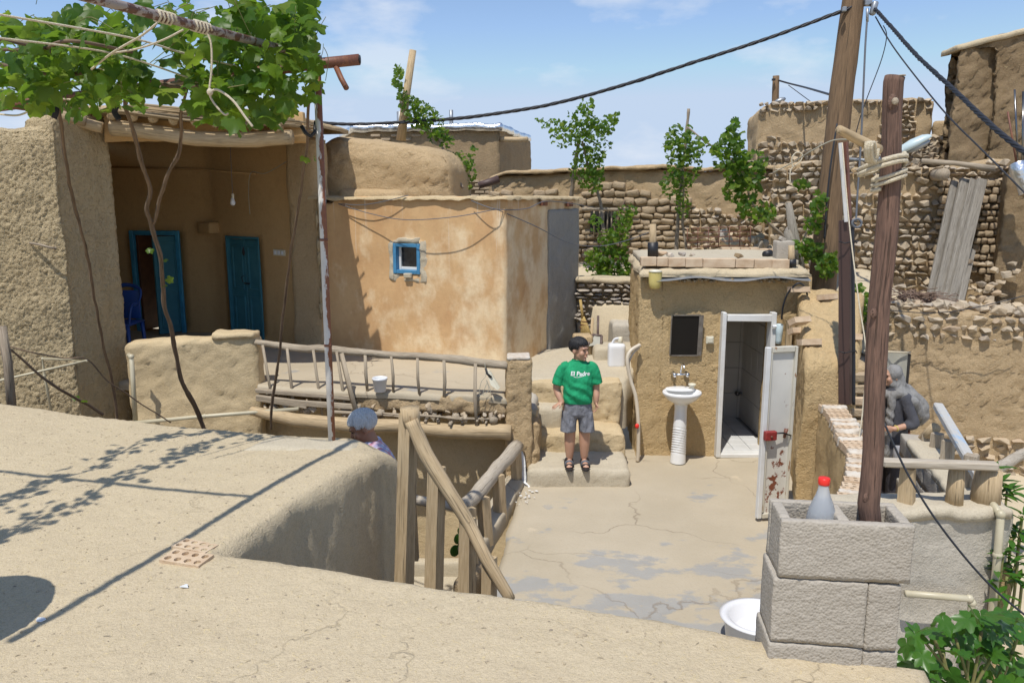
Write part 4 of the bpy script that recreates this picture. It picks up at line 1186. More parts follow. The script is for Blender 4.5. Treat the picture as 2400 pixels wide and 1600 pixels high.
mb.add(vs, fs); part(mb, 'tin_lip', M['galv'], bath)
rnd = random.Random(8)
rm = MB(); rm.lathe((0, 0, 0), [(0.008, 0), (0.014, 0), (0.014, 0.25), (0.008, 0.25)], n=8, axis=Matrix.Rotation(R(90), 3, 'X')); rme = _mesh(rm, 'reed_end', M['reed'], True, (0, 0, 0))
for k in range(46):
    x = BA.x + 0.45 + k * 0.03 + rnd.uniform(-.01, .01)
    if x < 3.2: inst(rme, 'reed_end', bath, Matrix.Translation((x, 8.95 + rnd.uniform(-.02, .03) + .05, 2.085 + rnd.uniform(-.015, .015))))
# side wall with broken sloping top, running forward from the wash house
sw = thing('broken_side_wall', 'thick mud wall right of the wash house with a broken sloping brick top', 'wall', (3.2, 8, 0))
S0, S1 = Vector((3.27, 8.86)), Vector((2.83, 7.42))
mb = MB()
mb.sheet((S1.x, S1.y, 1.42), (S1.x + .5, S1.y - .03, 1.40), (4.0, 8.86, 1.98), (3.25, 8.86, 2.0), T=2.1, res=0.035, amp=0.04, r=0.05, edge=0.02, rows=52, f=3, hf=0.022, hff=34)
part(mb, 'mud_core', M['bath'], sw)
SWT = BVHTree.FromPolygons(mb.v, mb.f)
mb = MB(); mb.wall([S1 + Vector((0.45, 0.02)), S1 + Vector((0.64, 0.0))], 0.5, -0.3, 1.40, res=0.06, amp=0.03, r=0.04); part(mb, 'end_core', M['oldmud'], sw)
for k in range(9):
    mb = MB(); mb.box((S1.x + 0.555 + .01 * (k % 2), S1.y + .0, 0.35 + k * 0.118), (0.23, 0.12, 0.085), bevel=0.014, jit=0.008, seed=k); part(mb, 'brick', M['mudbrick'] if k % 3 else M['brick'], sw, False)

def perforated(Ln, Wd, Ht, nx, ny, hr):
    """A fired brick with round holes through its top face."""
    mb = MB(); cw, ch = Ln / nx, Wd / ny
    for i in range(nx):
        for j in range(ny):
            cx, cy = -Ln / 2 + (i + .5) * cw, -Wd / 2 + (j + .5) * ch
            sq = [(-1, -1), (0, -1), (1, -1), (1, 0), (1, 1), (0, 1), (-1, 1), (-1, 0)]
            vs = [(cx + a * cw / 2, cy + b * ch / 2, Ht / 2) for a, b in sq]
            oc = [(cx + hr * math.cos(math.atan2(b, a)), cy + hr * math.sin(math.atan2(b, a))) for a, b in sq]
            vs += [(x, y, Ht / 2) for x, y in oc] + [(x, y, -Ht / 2 + 0.01) for x, y in oc]
            fs = [(k, (k + 1) % 8, 8 + (k + 1) % 8, 8 + k) for k in range(8)] + [(8 + k, 8 + (k + 1) % 8, 16 + (k + 1) % 8, 16 + k) for k in range(8)] + [tuple(range(16, 24))]
            mb.add(vs, fs)
    x, y, z = Ln / 2, Wd / 2, Ht / 2
    mb.add([(-x, -y, -z), (x, -y, -z), (x, y, -z), (-x, y, -z), (-x, -y, z), (x, -y, z), (x, y, z), (-x, y, z)], [(0, 3, 2, 1), (0, 1, 5, 4), (1, 2, 6, 5), (2, 3, 7, 6), (3, 0, 4, 7)])
    return mb
PBK = _mesh(perforated(0.215, 0.105, 0.06, 5, 2, 0.016), 'brick', M['brick'], False, (0, 0, 0))
for k, (px, py, d, rz, rx) in enumerate(((1876, 727, 8.2, 15, -22), (1874, 752, 7.95, 24, -30), (1899, 768, 7.75, 8, -12), (1995, 762, 7.9, -12, -16), (1872, 678, 8.62, 3, -8), (1938, 708, 8.6, 28, -10))):
    q = P(px, py, d); h = SWT.ray_cast(Vector((q.x, q.y, 4)), Vector((0, 0, -1)))
    if h[0]: q.z = h[0].z + .015
    inst(PBK, 'brick', sw, Matrix.Translation(q) @ Euler((R(rx), 0, R(rz))).to_matrix().to_4x4())

# brick parapet winding towards us from the steel post
par = thing('brick_parapet', 'low winding parapet of hollow bricks with white mortar joints', 'wall', (2.8, 6, 0))
pp = [Vector((3.05, 7.30)), Vector((2.98, 6.85)), Vector((2.83, 6.35)), Vector((2.72, 5.85)), Vector((2.50, 5.35)), Vector((2.28, 4.95)), Vector((2.12, 4.66))]
mb = MB()
mb.wall(list(reversed([p + Vector((0.13, 0)) for p in pp])), 0.23, -0.3, 1.0, res=0.05, amp=0.02, r=0.02, f=2.5, hf=0.008)
part(mb, 'mud_body', M['bath'], par)
PBR = _mesh(perforated(0.205, 0.10, 0.06, 4, 2, 0.014), 'brick', M['brick'], False, (0, 0, 0))
mm = MB(); mm.wall([(-.105, -.035), (.105, -.035)], 0.07, -0.03, 0.045, res=0.02, amp=0.02, r=0.015, f=12, bottom=True); MJ = _mesh(mm, 'mortar_joint', M['mortar'], True, (0, 0, 0))
cum = [0]
for a, b in zip(pp, pp[1:]): cum.append(cum[-1] + (b - a).length)
k = 0; s_ = 0.06
while s_ < cum[-1]:
    for i in range(len(pp) - 1):
        if s_ <= cum[i + 1]: break
    q = pp[i].lerp(pp[i + 1], (s_ - cum[i]) / (cum[i + 1] - cum[i])); t = (pp[i + 1] - pp[i]).normalized()
    ang = math.atan2(-t.x, -(-t.y)) 
    Mx = Matrix.Translation((q.x, q.y, 1.02 + 0.012 * math.sin(k))) @ Euler((0, 0.03 * math.sin(k * 2), math.atan2(t.x, -t.y) * 0.6 + 0.05 * math.sin(k * 3))).to_matrix().to_4x4()
    if k % 2 == 0 or k % 5 == 3: inst(PBR, 'brick', par, Mx)
    else: inst(MJ, 'mortar_joint', par, Mx)
    s_ += 0.105 if k % 2 == 0 else 0.085
    k += 1

# ================================================================= right: plastered wall, block pier, stair well
gp = thing('plastered_wall', 'grey cement plastered wall right of the block pier, below the front rail', 'wall', (2.8, 4.6, -1.5))
GA, GB = Vector((1.98, 4.48)), Vector((3.10, 4.56))
mb = MB()
mb.wall([GA, GB, GB + Vector((0.06, 0.3))], 0.28, -1.5, 1.10, res=0.045, amp=0.022, r=0.035, f=1.8, hf=0.012, hff=5)
part(mb, 'plaster_face', M['greyplaster'], gp)
mb = MB(); mb.wall([GA + Vector((.02, -.02)), GB + Vector((-.02, -.02))], 0.32, 1.06, 1.125, res=0.035, amp=0.022, r=0.025, f=5, bottom=True); part(mb, 'cement_coping', M['cement'], gp)
mb = MB(); mb.wall([GB + Vector((-.10, -.012)), GB + Vector((0.02, -.01))], 0.05, -1.4, 0.75, res=0.05, amp=0.03, r=0.02, f=6); part(mb, 'bare_clay_edge', M['bath'], gp)
bw = thing('block_wall', 'stepped concrete block wall behind the front rail, inside the stairwell', 'wall', (3.2, 5.4, -0.3))
q0, q1 = Vector((3.02, 4.90)), Vector((3.34, 6.15)); tt = (q1 - q0).normalized(); rr_ = math.atan2(tt.y, tt.x)
bm_ = MB(); bm_.wall([(-.195, -.09), (.195, -.09)], 0.18, -0.095, 0.095, res=0.045, amp=0.006, r=0.012, bottom=True, f=9); BLK = _mesh(bm_, 'block', M['block'], True, (0, 0, 0))
for r_ in range(7):
    for k in range(4):
        if r_ == 6 and k == 0 : continue
        s_ = 0.2 + k * 0.4 - (0.2 if r_ % 2 else 0)
        q = q0 + tt * s_
        if s_ < 1.5: inst(BLK, 'block', bw, Matrix.Translation((q.x, q.y, -0.28 + r_ * 0.2)) @ Matrix.Rotation(rr_, 4, 'Z'))
mb = MB(); mb.wall([q0 + Vector((0, -.1)), q1], 0.2, 0.985, 1.04, res=0.05, amp=0.02, r=0.02, f=4, bottom=True); mb.v = [(x + .1, y, z) for x, y, z in mb.v]; part(mb, 'mortar_top', M['cement'], bw)
mb = MB(); mb.sheet((2.6, 6.0, -0.28), (4.6, 5.6, -0.28), (5.0, 9.4, -0.25), (3.3, 9.4, -0.25), T=1.2, res=0.15, amp=0.015, r=0.03); struct(mb, 'stair_landing', M['lane'])

pier = thing('block_pier', 'stack of rough hollow concrete blocks at the roof edge, holding the log', 'pier', RU(2.6, -0.1, 1.4))
bl = P(1806, 1528, 2.50); 
pa_ = Vector((P(1812, 1400, 2.49).x, 2.49)); pb_ = Vector((P(2122, 1400, 2.44).x, 2.44))
tt = (pb_ - pa_).normalized(); nn = Vector((-tt.y, tt.x)); PW = (pb_ - pa_).length
def PR(s_, o, z): p = pa_ + tt * s_ + nn * o; return Vector((p.x, p.y, z))
def hollow(z0, z1, sh, seedf, res=0.016):
    """A two-cell concrete block: walls round two open cells."""
    mb = MB(); th = 0.036; D = 0.21
    kw = dict(res=res, amp=0.002, r=0.006, f=9, hf=0.004, hff=120, bottom=True)
    def seg(a, b, T): mb.wall([a, b], T, z0, z1, **kw)
    seg(PR(sh, 0, 0).to_2d(), PR(sh + PW, 0, 0).to_2d(), th)
    seg(PR(sh, D - th, 0).to_2d(), PR(sh + PW, D - th, 0).to_2d(), th)
    for s_ in (0.002, PW * 0.45, PW - th - 0.002):
        seg(PR(sh + s_, th - .006, 0).to_2d(), PR(sh + s_ + th, th - .006, 0).to_2d(), D - 2 * th + .012)
    return mb
part(hollow(1.725, 1.93, 0.012, 1), 'block', M['block'], pier)
mb = MB(); mb.wall([PR(0, 0.002, 0).to_2d(), PR(PW * .72, -0.002, 0).to_2d()], 0.21, 1.485, 1.718, res=0.014, amp=0.002, r=0.007, f=6, hf=0.004, hff=120, bottom=True); part(mb, 'block', M['block'], pier)
mb = MB(); mb.wall([PR(PW * .727, 0.004, 0).to_2d(), PR(PW - .01, 0.006, 0).to_2d()], 0.20, 1.475, 1.715, res=0.014, amp=0.002, r=0.007, f=6, hf=0.004, hff=120, bottom=True); part(mb, 'block', M['block'], pier)
mb = MB(); mb.wall([PR(-.005, -0.002, 0).to_2d(), PR(PW * .72, 0.0, 0).to_2d()], 0.22, 1.2, 1.478, res=0.016, amp=0.002, r=0.007, f=6, hf=0.004, hff=120); part(mb, 'block', M['block'], pier)
mb = MB(); mb.wall([PR(PW * .728, 0.006, 0).to_2d(), PR(PW + .0, 0.01, 0).to_2d()], 0.20, 1.2, 1.466, res=0.016, amp=0.002, r=0.007, f=6, hf=0.004, hff=120); part(mb, 'block', M['block'], pier)
mb = MB(); mb.wall([PR(0.02, 0.03, 0).to_2d(), PR(PW - .02, 0.03, 0).to_2d()], 0.15, 1.70, 1.745, res=0.03, amp=0.01, r=0.01); part(mb, 'cell_fill', M['cement'], pier)

# ================================================================= background walls
# retaining wall of mud and rubble behind the woman
rw = thing('rubble_retaining_wall', 'mud daubed rubble retaining wall at right, stones showing along its top', 'wall', (6, 9.6, -0.4))
RA, RB = PL2(2030, 9.75), PL2(2520, 9.2)
rl_ = (RB - RA).length
def rtop(x): return interp([(0, 1.58), (0.4, 1.64), (0.9, 1.66), (1.6, 1.62), (2.6, 1.60)], x)
mb = MB(); mb.wall([RA, RB], 0.6, -0.5, 1.7, res=0.045, amp=0.03, r=0.08, f=2.0, hf=0.035, hff=22, top=lambda x: rtop(x) - 0.03)
part(mb, 'mud_face', M['oldmud'], rw)
def rskip(x, z):
    n_ = noise.noise(Vector((x * 1.3, z * 1.8, 4)))
    if z > rtop(x) - 0.34 - 0.16 * n_: return False
    if z < -0.02 + 0.12 * n_ + 0.05 * x: return False
    return not (n_ > 0.34 and z > 0.6)
lay(rw, ROCKS, 'stone', RA, RB, -0.45, 1.7, 0.095, (0.07, 0.22), depth=0.2, proud=0.065, skip=rskip, seed=7, top=rtop, quota=290, tilt=0.2)
rnd = random.Random(3)
for k in range(70):
    x = rnd.uniform(0.05, rl_); q = RA.lerp(RB, x / rl_); r_ = rnd.uniform(0.06, 0.14)
    inst(ROCKS[k % 14], 'stone', rw, Matrix.Translation((q.x, q.y + rnd.uniform(0, .5), rtop(x) + r_ * .15)) @ Euler((rnd.random() * 6, rnd.random() * .5, rnd.random() * 6)).to_matrix().to_4x4() @ Matrix.Diagonal((r_ * 1.6, r_ * 1.1, r_ * .9, 1)))
# stone facade behind the poles
fa = thing('stone_house_front', 'tall front of laid field stones between the poles and the leaning planks', 'house', (5.5, 12.3, 1.2))
FA, FB = PL2(1800, 12.9), PL2(2330, 12.2)
fL = (FB - FA).length
def ftop(x): return interp([(0, 3.55), (0.6, 3.62), (1.2, 3.50), (2.4, 3.48), (3.2, 3.62), (3.9, 3.55)], x)
mb = MB(); mb.wall([FA + Vector((.02, .06)), FB + Vector((0, .06))], 0.5, 0.9, 3.6, res=0.07, amp=0.03, r=0.06, f=2, hf=0.03, hff=20, top=lambda x: ftop(x) - 0.03)
part(mb, 'mud_core', M['oldmud'], fa)
def fskip(x, z):
    if 0.75 < x < 2.2 and 3.10 < z < 3.30: return True       # plastered band
    return x > 2.45 and z < 3.2
lay(fa, ROCKS, 'stone', FA, FB, 1.1, 3.6, 0.098, (0.07, 0.21), depth=0.2, proud=0.065, skip=fskip, seed=21, top=ftop, quota=290, tilt=0.22, gap=.004)
mb_rows = []
def brow(x, z): return x < 2.42 or z > 3.25 or z < 1.75
lay(fa, LOAVES, 'brick', FA, FB, 1.7, 3.25, 0.085, (0.07, 0.12), depth=0.14, proud=0.07, skip=brow, seed=23, quota=240, tilt=0.06, gap=0.02)
mb = MB()
mb.tube([P(2160, 378, 12.1), P(2240, 383, 12.0), P(2330, 396, 11.9)], [0.04, 0.035, 0.05], n=9, rough=0.2)
part(mb, 'eaves_timber', M['wood_grey'], fa)
log('spout_log', [P(2190, 412, 12.5), P(2212, 408, 11.9)], [0.09, 0.09], M['wood_grey'], fa, n=12, sub=2)
# upper stone house
us = thing('upper_stone_house', 'stone and mud upper house on the skyline behind the utility pole', 'house', (6, 15, 3))
UA, UB = PL2(1762, 15.6), PL2(2155, 15.0)
uL = (UB - UA).length
z_hi = P(1900, 240, 15.3).z; z_lo = P(1900, 405, 15.3).z
def utop(x): return interp([(0, z_hi - .12), (0.2, z_hi), (2.0, z_hi + .06), (2.9, z_hi + .05), (3.3, z_hi - .05)], x)
mb = MB(); mb.wall([UA + Vector((-.05, .05)), UB + Vector((.0, .05))], 2.0, z_lo - 1.0, z_hi, res=0.08, amp=0.05, r=0.06, f=1.8, hf=0.04, hff=16, top=lambda x: utop(x)); part(mb, 'mud_core', M['oldmud'], us)
def uskip(x, z):
    if z > utop(x) - 0.13: return False
    if 2.2 < x < 2.75: return False
    return z > z_lo + 0.62 + 0.1 * noise.noise(Vector((x * 2, 0, 0)))
lay(us, ROCKS, 'stone', UA, UB, z_lo - 0.35, z_hi + .05, 0.095, (0.07, 0.21), depth=0.2, proud=0.06, skip=uskip, seed=31, quota=280, tilt=0.2, gap=.004)
mb = MB(); a, b = PL2(2150, 15.6), PL2(2250, 15.2)
mb.wall([a, b], 0.6, 3.2, P(2200, 280, 15.4).z, res=0.08, amp=0.05, r=0.05, hf=0.02); part(mb, 'ruined_annex', M['oldmud'], us)
rnd = random.Random(9)
for k in range(60):
    x, y = rnd.uniform(2150, 2220), rnd.uniform(322, 395); r_ = rnd.uniform(.07, .16)
    inst(ROCKS[k % 14], 'stone', us, Matrix.Translation(P(x, y, 14.3)) @ Euler((0, rnd.uniform(-.4, .4), rnd.random())).to_matrix().to_4x4() @ Matrix.Diagonal((r_ * 2, .2, r_, 1)))
mb = MB(); mb.wall([PL2(2130, 14.4), PL2(2260, 14.2)], 0.4, 2.6, P(2190, 330, 14.3).z, res=0.08, amp=0.04, r=0.05); part(mb, 'rubble_backing', M['darkmud'], us)
# tower at right
tw = thing('mud_tower', 'tall plain mud tower at the upper right corner', 'tower', (8, 11, 0))
TA = PL2(2160, 14.9); TB = PL2(2190, 13.4); TC = PL2(2760, 12.9)
ztw = P(2240, 112, 13.4).z
sTB = (TB - TA - Vector((.45, .5))).length
mb = MB()
mb.wall([TA + Vector((.45, 0.5)), TB, TC], 0.6, 2.6, ztw, res=0.06, zres=0.06, amp=0.06, r=0.10, f=1.7, hf=0.045, hff=17, top=lambda x: ztw + interp([(-2, -.2), (0, 0), (.9, .22), (2.7, .7)], x - sTB)); part(mb, 'mud_face', M['shaded_mud'], tw)
mb = MB(); mb.wall([TB + Vector((-.03, -.05)), TC + Vector((0, -.05))], 0.7, ztw - .04, ztw + .05, res=0.08, amp=0.03, r=0.03, bottom=True)
mb.v = [(x, y, z + interp([(0, 0), (0.9, .22), (2.7, .7)], x - TB.x)) for x, y, z in mb.v]; part(mb, 'clay_coping', M['roof'], tw)
mb = MB(); mb.wall([PL2(2316, 12.3), PL2(2326, 11.6), PL2(2620, 11.0)], 0.5, 1.1, P(2360, 392, 11.6).z, res=0.05, amp=0.05, r=0.12, hf=0.03, hff=20); part(mb, 'buttress', M['shaded_mud'], tw)
rnd = random.Random(19)
for k in range(60):
    px, py = rnd.uniform(2265, 2400), rnd.uniform(600, 735); r_ = rnd.uniform(.05, .10)
    if rnd.random() < (py - 560) / 190:
        inst(ROCKS[k % 14], 'stone', tw, Matrix.Translation(P(px, py, 11.62 - (px - 2265) * .0022)) @ Euler((0, rnd.uniform(-.5, .5), rnd.random())).to_matrix().to_4x4() @ Matrix.Diagonal((r_ * 1.8, .16, r_ * 1.2, 1)))
mb = MB(); mb.sheet((PL2(1990, 9.9).x, 9.8, 1.25), (PL2(2560, 9.5).x, 9.4, 1.25), (PL2(2560, 12).x, 12.4, 1.25), (PL2(1900, 12.8).x, 13.0, 1.25), T=1.5, res=0.15, amp=0.04, r=0.03); struct(mb, 'upper_path', M['lane'])
# garden terrace behind the wash house
mb = MB(); mb.sheet((1.2, 11.2, 1.45), (5.2, 10.4, 1.75), (6.5, 15.5, 2.0), (-0.5, 15.5, 2.0), T=1.4, res=0.2, amp=0.05, r=0.03); struct(mb, 'garden_bed', M['lane'])
# long mud brick wall across the back
lw = thing('mud_brick_wall', 'long eroded mud brick wall across the back of the garden', 'wall', (2, 14, 2))
LA, LB = PL2(1150, 14.6), PL2(1850, 13.6)
lL = (LB - LA).length
def ltop(x):
    px = 1150 + 700 * x / lL
    return 3 + (P(px, interp([(1150, 420), (1185, 408), (1300, 402), (1380, 399), (1500, 393), (1600, 392), (1640, 398), (1850, 392)], px), 14.6 - x / lL).z - 3)
mb = MB(); mb.wall([LA + Vector((0, .04)), LB + Vector((0, .04))], 0.5, 1.5, 3.7, res=0.07, amp=0.04, r=0.10, f=2, hf=0.05, hff=18, top=lambda x: ltop(x) - 0.02); part(mb, 'mud_core', M['oldmud'], lw)
wx0, wz1 = onwall(1385, 494, LA, LB); wx1, wz0 = onwall(1450, 545, LA, LB)
def lskip(x, z):
    if wx0 - .05 < x < wx1 + .05 and wz0 < z < wz1 + .05: return True
    n_ = noise.noise(Vector((x * 1.1, z * 1.4, 7)))
    return z > ltop(x) - 0.3 - 0.35 * n_ or x > 3.55
lay(lw, LOAVES, 'brick', LA, LB, 1.9, 3.6, 0.105, (0.16, 0.24), depth=0.22, proud=0.035, skip=lskip, seed=41, quota=290, tilt=0.16, gap=0.012, jz=0.25)
def sskip(x, z):
    n_ = noise.noise(Vector((x * 1.2, z, 2)))
    return x < 3.45 + 0.2 * n_ or (x < 4.75 and z > 3.02 - 0.35 * (x - 3.5) / 1.2 + 0.25 * n_)
lay(lw, ROCKS, 'stone', LA, LB, 1.9, 3.6, 0.085, (0.065, 0.20), depth=0.22, proud=0.06, skip=sskip, seed=43, quota=290, tilt=0.22, top=ltop, gap=.004)
mb = MB(); mb.wall([LA + Vector((-.02, -.04)), LB + Vector((0, -.04))], 0.65, 3.0, 3.06, res=0.07, amp=0.035, r=0.02, f=3, bottom=True)
lt = (LB - LA).normalized()
mb.v = [(x, y, z - 3.0 + ltop(max(0, (x - LA.x) / lt.x)) - 0.02) for x, y, z in mb.v]
part(mb, 'clay_coping', M['upper'], lw)
mb = MB()                                           # small barred window
q = LA + lt * ((wx0 + wx1) / 2)
mb.box((q.x, q.y + 0.03, (wz0 + wz1) / 2), (wx1 - wx0, 0.14, wz1 - wz0), Matrix.Rotation(math.atan2(lt.y, lt.x), 3, 'Z')); part(mb, 'window_shade_box', M['room'], lw, False)  # solid near-black box painted as the shade within the window
mb = MB(); mb.tube([(q.x - .42, q.y - .1, wz1 + .03), (q.x + .42, q.y - .18, wz1 + .02)], 0.03, n=8, rough=.2); part(mb, 'lintel', M['wood_grey'], lw)
for k in range(7):
    mb = MB(); x_ = wx0 + .05 + k * .08; p_ = LA + lt * x_; mb.tube([(p_.x, p_.y - .07, wz0 - .05), (p_.x + .02 * math.sin(k), p_.y - .08, wz1 + .02)], 0.014, n=6, rough=.2, seed=k); part(mb, 'stick_bar', M['wood_grey'], lw)
log('spout', [P(1122, 435, 14.2), P(1168, 420, 14.3)], [0.06, 0.07], M['darksteel'], lw, n=8, sub=2)
# distant house with foil roof
fh = thing('foil_roof_house', 'distant mud house with shiny foil roof edge and a spout log', 'house', (-1.5, 18, 2))
FHA, FHB = PL2(850, 18.2), PL2(1172, 17.8)
zt_f = P(1100, 306, 18).z
mb = MB(); mb.wall([PL2(810, 20.5), PL2(838, 18.2), FHB, FHB + Vector((.8, 3.5))], 0.5, 1.0, zt_f, res=0.09, amp=0.03, r=0.05, hf=0.03, hff=8); part(mb, 'mud_face', M['darkmud'], fh)
mb = MB(); mb.wall([PL2(806, 20.4), PL2(833, 18.1), FHB + Vector((.05, -.1)), FHB + Vector((.8, 3.5))], 0.7, zt_f - .02, zt_f + .14, res=0.08, amp=0.035, r=0.06, bottom=True, f=3); part(mb, 'foil_edge', M['foil'], fh)
mb = MB(); mb.sheet((FHA.x - .2, 18.5, zt_f + .06), (FHB.x, 18.4, zt_f + .06), (FHB.x + .6, 21.5, zt_f + .1), (FHA.x - .4, 21.5, zt_f + .1), T=0.2, res=0.2, amp=0.05); part(mb, 'roof', M['upper'], fh)
log('spout_log', [P(1170, 327, 17.9), P(1236, 327, 17.6)], [0.055, 0.055], M['wood_pale'], fh, n=10, sub=3)
lb_ = MB(); lb_.box((0, 0, 0), (0.21, 0.05, 0.055), bevel=0.01); lbm = _mesh(lb_, 'brick', M['mudbrick'], False, (0, 0, 0))
for r_ in range(5):
    for k in range(5):
        p_ = P(1112 + k * 24 + (r_ % 2) * 12, 425 + r_ * 8.5, 17.86)
        inst(lbm, 'brick', fh, Matrix.Translation((p_.x, p_.y, p_.z)))
for k in range(9):
    p_ = P(880 + k * 24, 318 + (k % 2) * 9, 18.05); inst(lbm, 'brick', fh, Matrix.Translation(p_))
for (px, y0, y1, r_) in ((1058, 306, 258, .045), (940, 330, 262, .085)):
    mb = MB(); mb.lathe(P(px, y0, 18.6), [(r_, 0), (r_, P(px, y1, 18.6).z - P(px, y0, 18.6).z)], n=12); part(mb, 'stove_pipe', M['galv'], fh)

# ================================================================= railings
gr = thing('gallery_railing', 'long grey wooden railing with thin balusters along the gallery edge', 'railing', FP(fl / 2, 0.1, 0.6))
rp = [P(598, 801, 8.66), P(640, 807, 8.62), P(720, 817, 8.55), P(745, 815, 8.53), P(860, 828, 8.40), P(960, 833, 8.30), P(1080, 843, 8.18), P(1190, 856, 8.08)]
log('handrail', rp, [0.030, 0.036, 0.042, 0.044, 0.042, 0.040, 0.045, 0.045], M['wood_grey'], gr, seed=31, rough=0.25, n=12)
def rail_at(px): 
    for a, b in zip(rp, rp[1:]):
        pa_, pb_ = [(1200 + q.x / (q.y * _c - (q.z - 3) * _s) * FPX) for q in (a, b)]
        if px <= pb_: return a.lerp(b, (px - pa_) / (pb_ - pa_))
    return rp[-1]
for k, (px, bx9, by9, w_) in enumerate(((619, 640, 950, .045), (676, 690, 965, .05), (737, 756, 975, .045), (792, 812, 980, .045), (858, 862, 926, .05), (919, 922, 926, .045), (980, 984, 935, .045), (1042, 1040, 945, .05), (1115, 1117, 1008, .05))):
    a = rail_at(px) + Vector((0, -0.055, -0.01)); d_ = a.y - (0.05 if by9 > 945 else -0.02)
    b = P(bx9, by9, d_)
    mb = MB(); mid = a.lerp(b, .5) + Vector((0.012 * math.sin(k * 3), 0, 0)); dd = (a - b)
    mb.tube([a, mid, b], [w_ * .5, w_ * .55, w_ * .45], n=6, flat=0.55, rough=0.15, seed=k); part(mb, 'baluster', M['wood_grey'], gr)
mb = MB(); a, b = P(800, 828, 8.38), P(838, 985, 8.2); mb.tube([a, b], [0.05, 0.055], n=4, flat=0.3, rough=0.1); part(mb, 'brace_plank', M['wood_grey'], gr)

sr = thing('stair_railing', 'steep descending handrail on square cut posts at the roof edge', 'railing', (-0.4, 4.5, 0))
SRP = [(958, 968, 946, 1385, 4.62, .052), (1024, 1088, 1016, 1400, 4.52, .050), (1096, 1208, 1094, 1408, 4.44, .046), (1147, 1300, 1146, 1418, 4.36, .042), (1192, 1388, 1190, 1432, 4.3, .032)]
for k, (px, py, bx2, by2, d_, r_) in enumerate(SRP):
    a = P(px, py + (6 if k else 0), d_); b = P(bx2, by2, d_)
    dz = (a - b); b = a - dz * (a.z + 0.05) / dz.z if k else b - dz * ((b.z + .05) / dz.z)
    mb = MB(); mb.tube([b, b.lerp(a, .5), a], [r_ * 1.25, r_ * 1.2, r_ * 1.15], n=4, twist=math.pi / 4 + .25, rough=0.06, seed=k); part(mb, 'post', M['wood_pale'], sr, False)
log('handrail', [P(965, 985, 4.58), P(1000, 1060, 4.54), P(1050, 1150, 4.47), P(1098, 1232, 4.42), P(1140, 1310, 4.34), P(1196, 1405, 4.27)], [0.042, 0.046, 0.042, 0.04, 0.038, 0.034], M['wood_pale'], sr, seed=33)
mb = MB(); mb.tube([P(964, 998, 4.62), P(960, 955, 4.62)], [0.055, 0.058], n=14, rough=0.05); part(mb, 'post_head', M['wood_pale'], sr)

yr = thing('yard_railing', 'low railing of thick whitewashed log between stairwell and yard', 'railing', (0, 7, 0))
YP = [(1208, 1058, 1214, 1145, 7.95, .055), (1168, 1112, 1172, 1240, 7.1, .055), (1132, 1165, 1140, 1295, 6.55, .056), (1100, 1190, 1106, 1420, 6.2, .05)]
for k, (px, py, bx2, by2, d_, r_) in enumerate(YP):
    a = P(px, py, d_); b = P(bx2, by2, d_)
    if b.z < -0.0 or k < 3: b.z = -0.05
    mb = MB(); mb.tube([b, a.lerp(b, .5), a], [r_ * 1.2, r_ * 1.15, r_ * 1.1], n=4, twist=math.pi / 4, rough=0.1, seed=k + 3); part(mb, 'post', M['wood_pale'], yr, False)
log('handrail', [P(1212, 1046, 8.0), P(1170, 1092, 7.35), P(1120, 1158, 6.6), P(1085, 1186, 6.25)], [0.075, 0.07, 0.068, 0.06], M['wood_white'], yr, seed=35, rough=0.12)
log('handrail', [P(1088, 1190, 6.2), P(1030, 1180, 6.25), P(965, 1168, 6.3)], [0.042, 0.042, 0.042], M['wood_white'], yr, seed=36)
mb = MB(); mb.tube([P(962, 1120, 6.3), P(972, 1310, 6.35)], [.05, .05], n=4); part(mb, 'post', M['wood_pale'], yr, False)
mb = MB()
mb.tube(bez([P(1216, 1040, 8.0), P(1224, 1075, 7.98), P(1226, 1110, 7.95), P(1222, 1140, 7.92), P(1208, 1158, 7.9)], 14), .034, n=12, flat=.5, rough=1.1, seed=5)
mb.tube(bez([P(1226, 1128, 7.9), P(1240, 1140, 7.86), P(1236, 1150, 7.82)], 10), .018, n=9, flat=.5, rough=1.2, seed=8)
rnd = random.Random(4)
for k in range(26):
    q = G(rnd.gauss(1228, 18), rnd.gauss(1160, 12), 0.022); r_ = rnd.uniform(.004, .013)
    mb.ball(q, r_ * 1.5, r_, r_ * .3, n=4)
solo(mb, 'lime_splash', M['whitewash'], 'white lime splashed beside the yard railing post', 'lime', kind='stuff')

fr_ = thing('front_railing', 'low railing with fat pale posts on top of the grey plastered wall', 'railing', (2.7, 4.55, 1.1))
mb = MB(); a, b = P(2066, 1083, 4.62), P(2338, 1093, 4.58); d_ = b - a
mb.box((a + b) / 2, (d_.length, 0.07, 0.046), Matrix.Rotation(math.atan2(d_.y, d_.x), 3, 'Z') @ Matrix.Rotation(-math.asin(d_.z / d_.length), 3, 'Y'), bevel=0.01, jit=0.006); part(mb, 'handrail', M['wood_white'], fr_, False)
for k, (px, bx2, w_, n_) in enumerate(((2128, 2122, .062, 4), (2243, 2234, .052, 10), (2318, 2306, .085, 10))):
    a, b = P(px, 1097, 4.64), P(bx2, 1200, 4.64); b.z = 1.10
    mb = MB(); mb.tube([b, b.lerp(a, .5), a], [w_ * 1.05, w_ * .98, w_ * .9], n=n_, flat=0.6 if k == 0 else 0.85, rough=0.05, seed=k, twist=math.pi / 4 if n_ == 4 else 0); part(mb, 'post', M['wood_pale'], fr_, n_ > 4)
br = thing('back_railing', 'railing with a flaking pale blue handrail along the stairwell block wall', 'railing', (3.3, 5.5, 1.0))
RP0, RP1, RP2 = P(2192, 1003, 6.1), P(2322, 1082, 4.74), P(2146, 1046, 6.5)
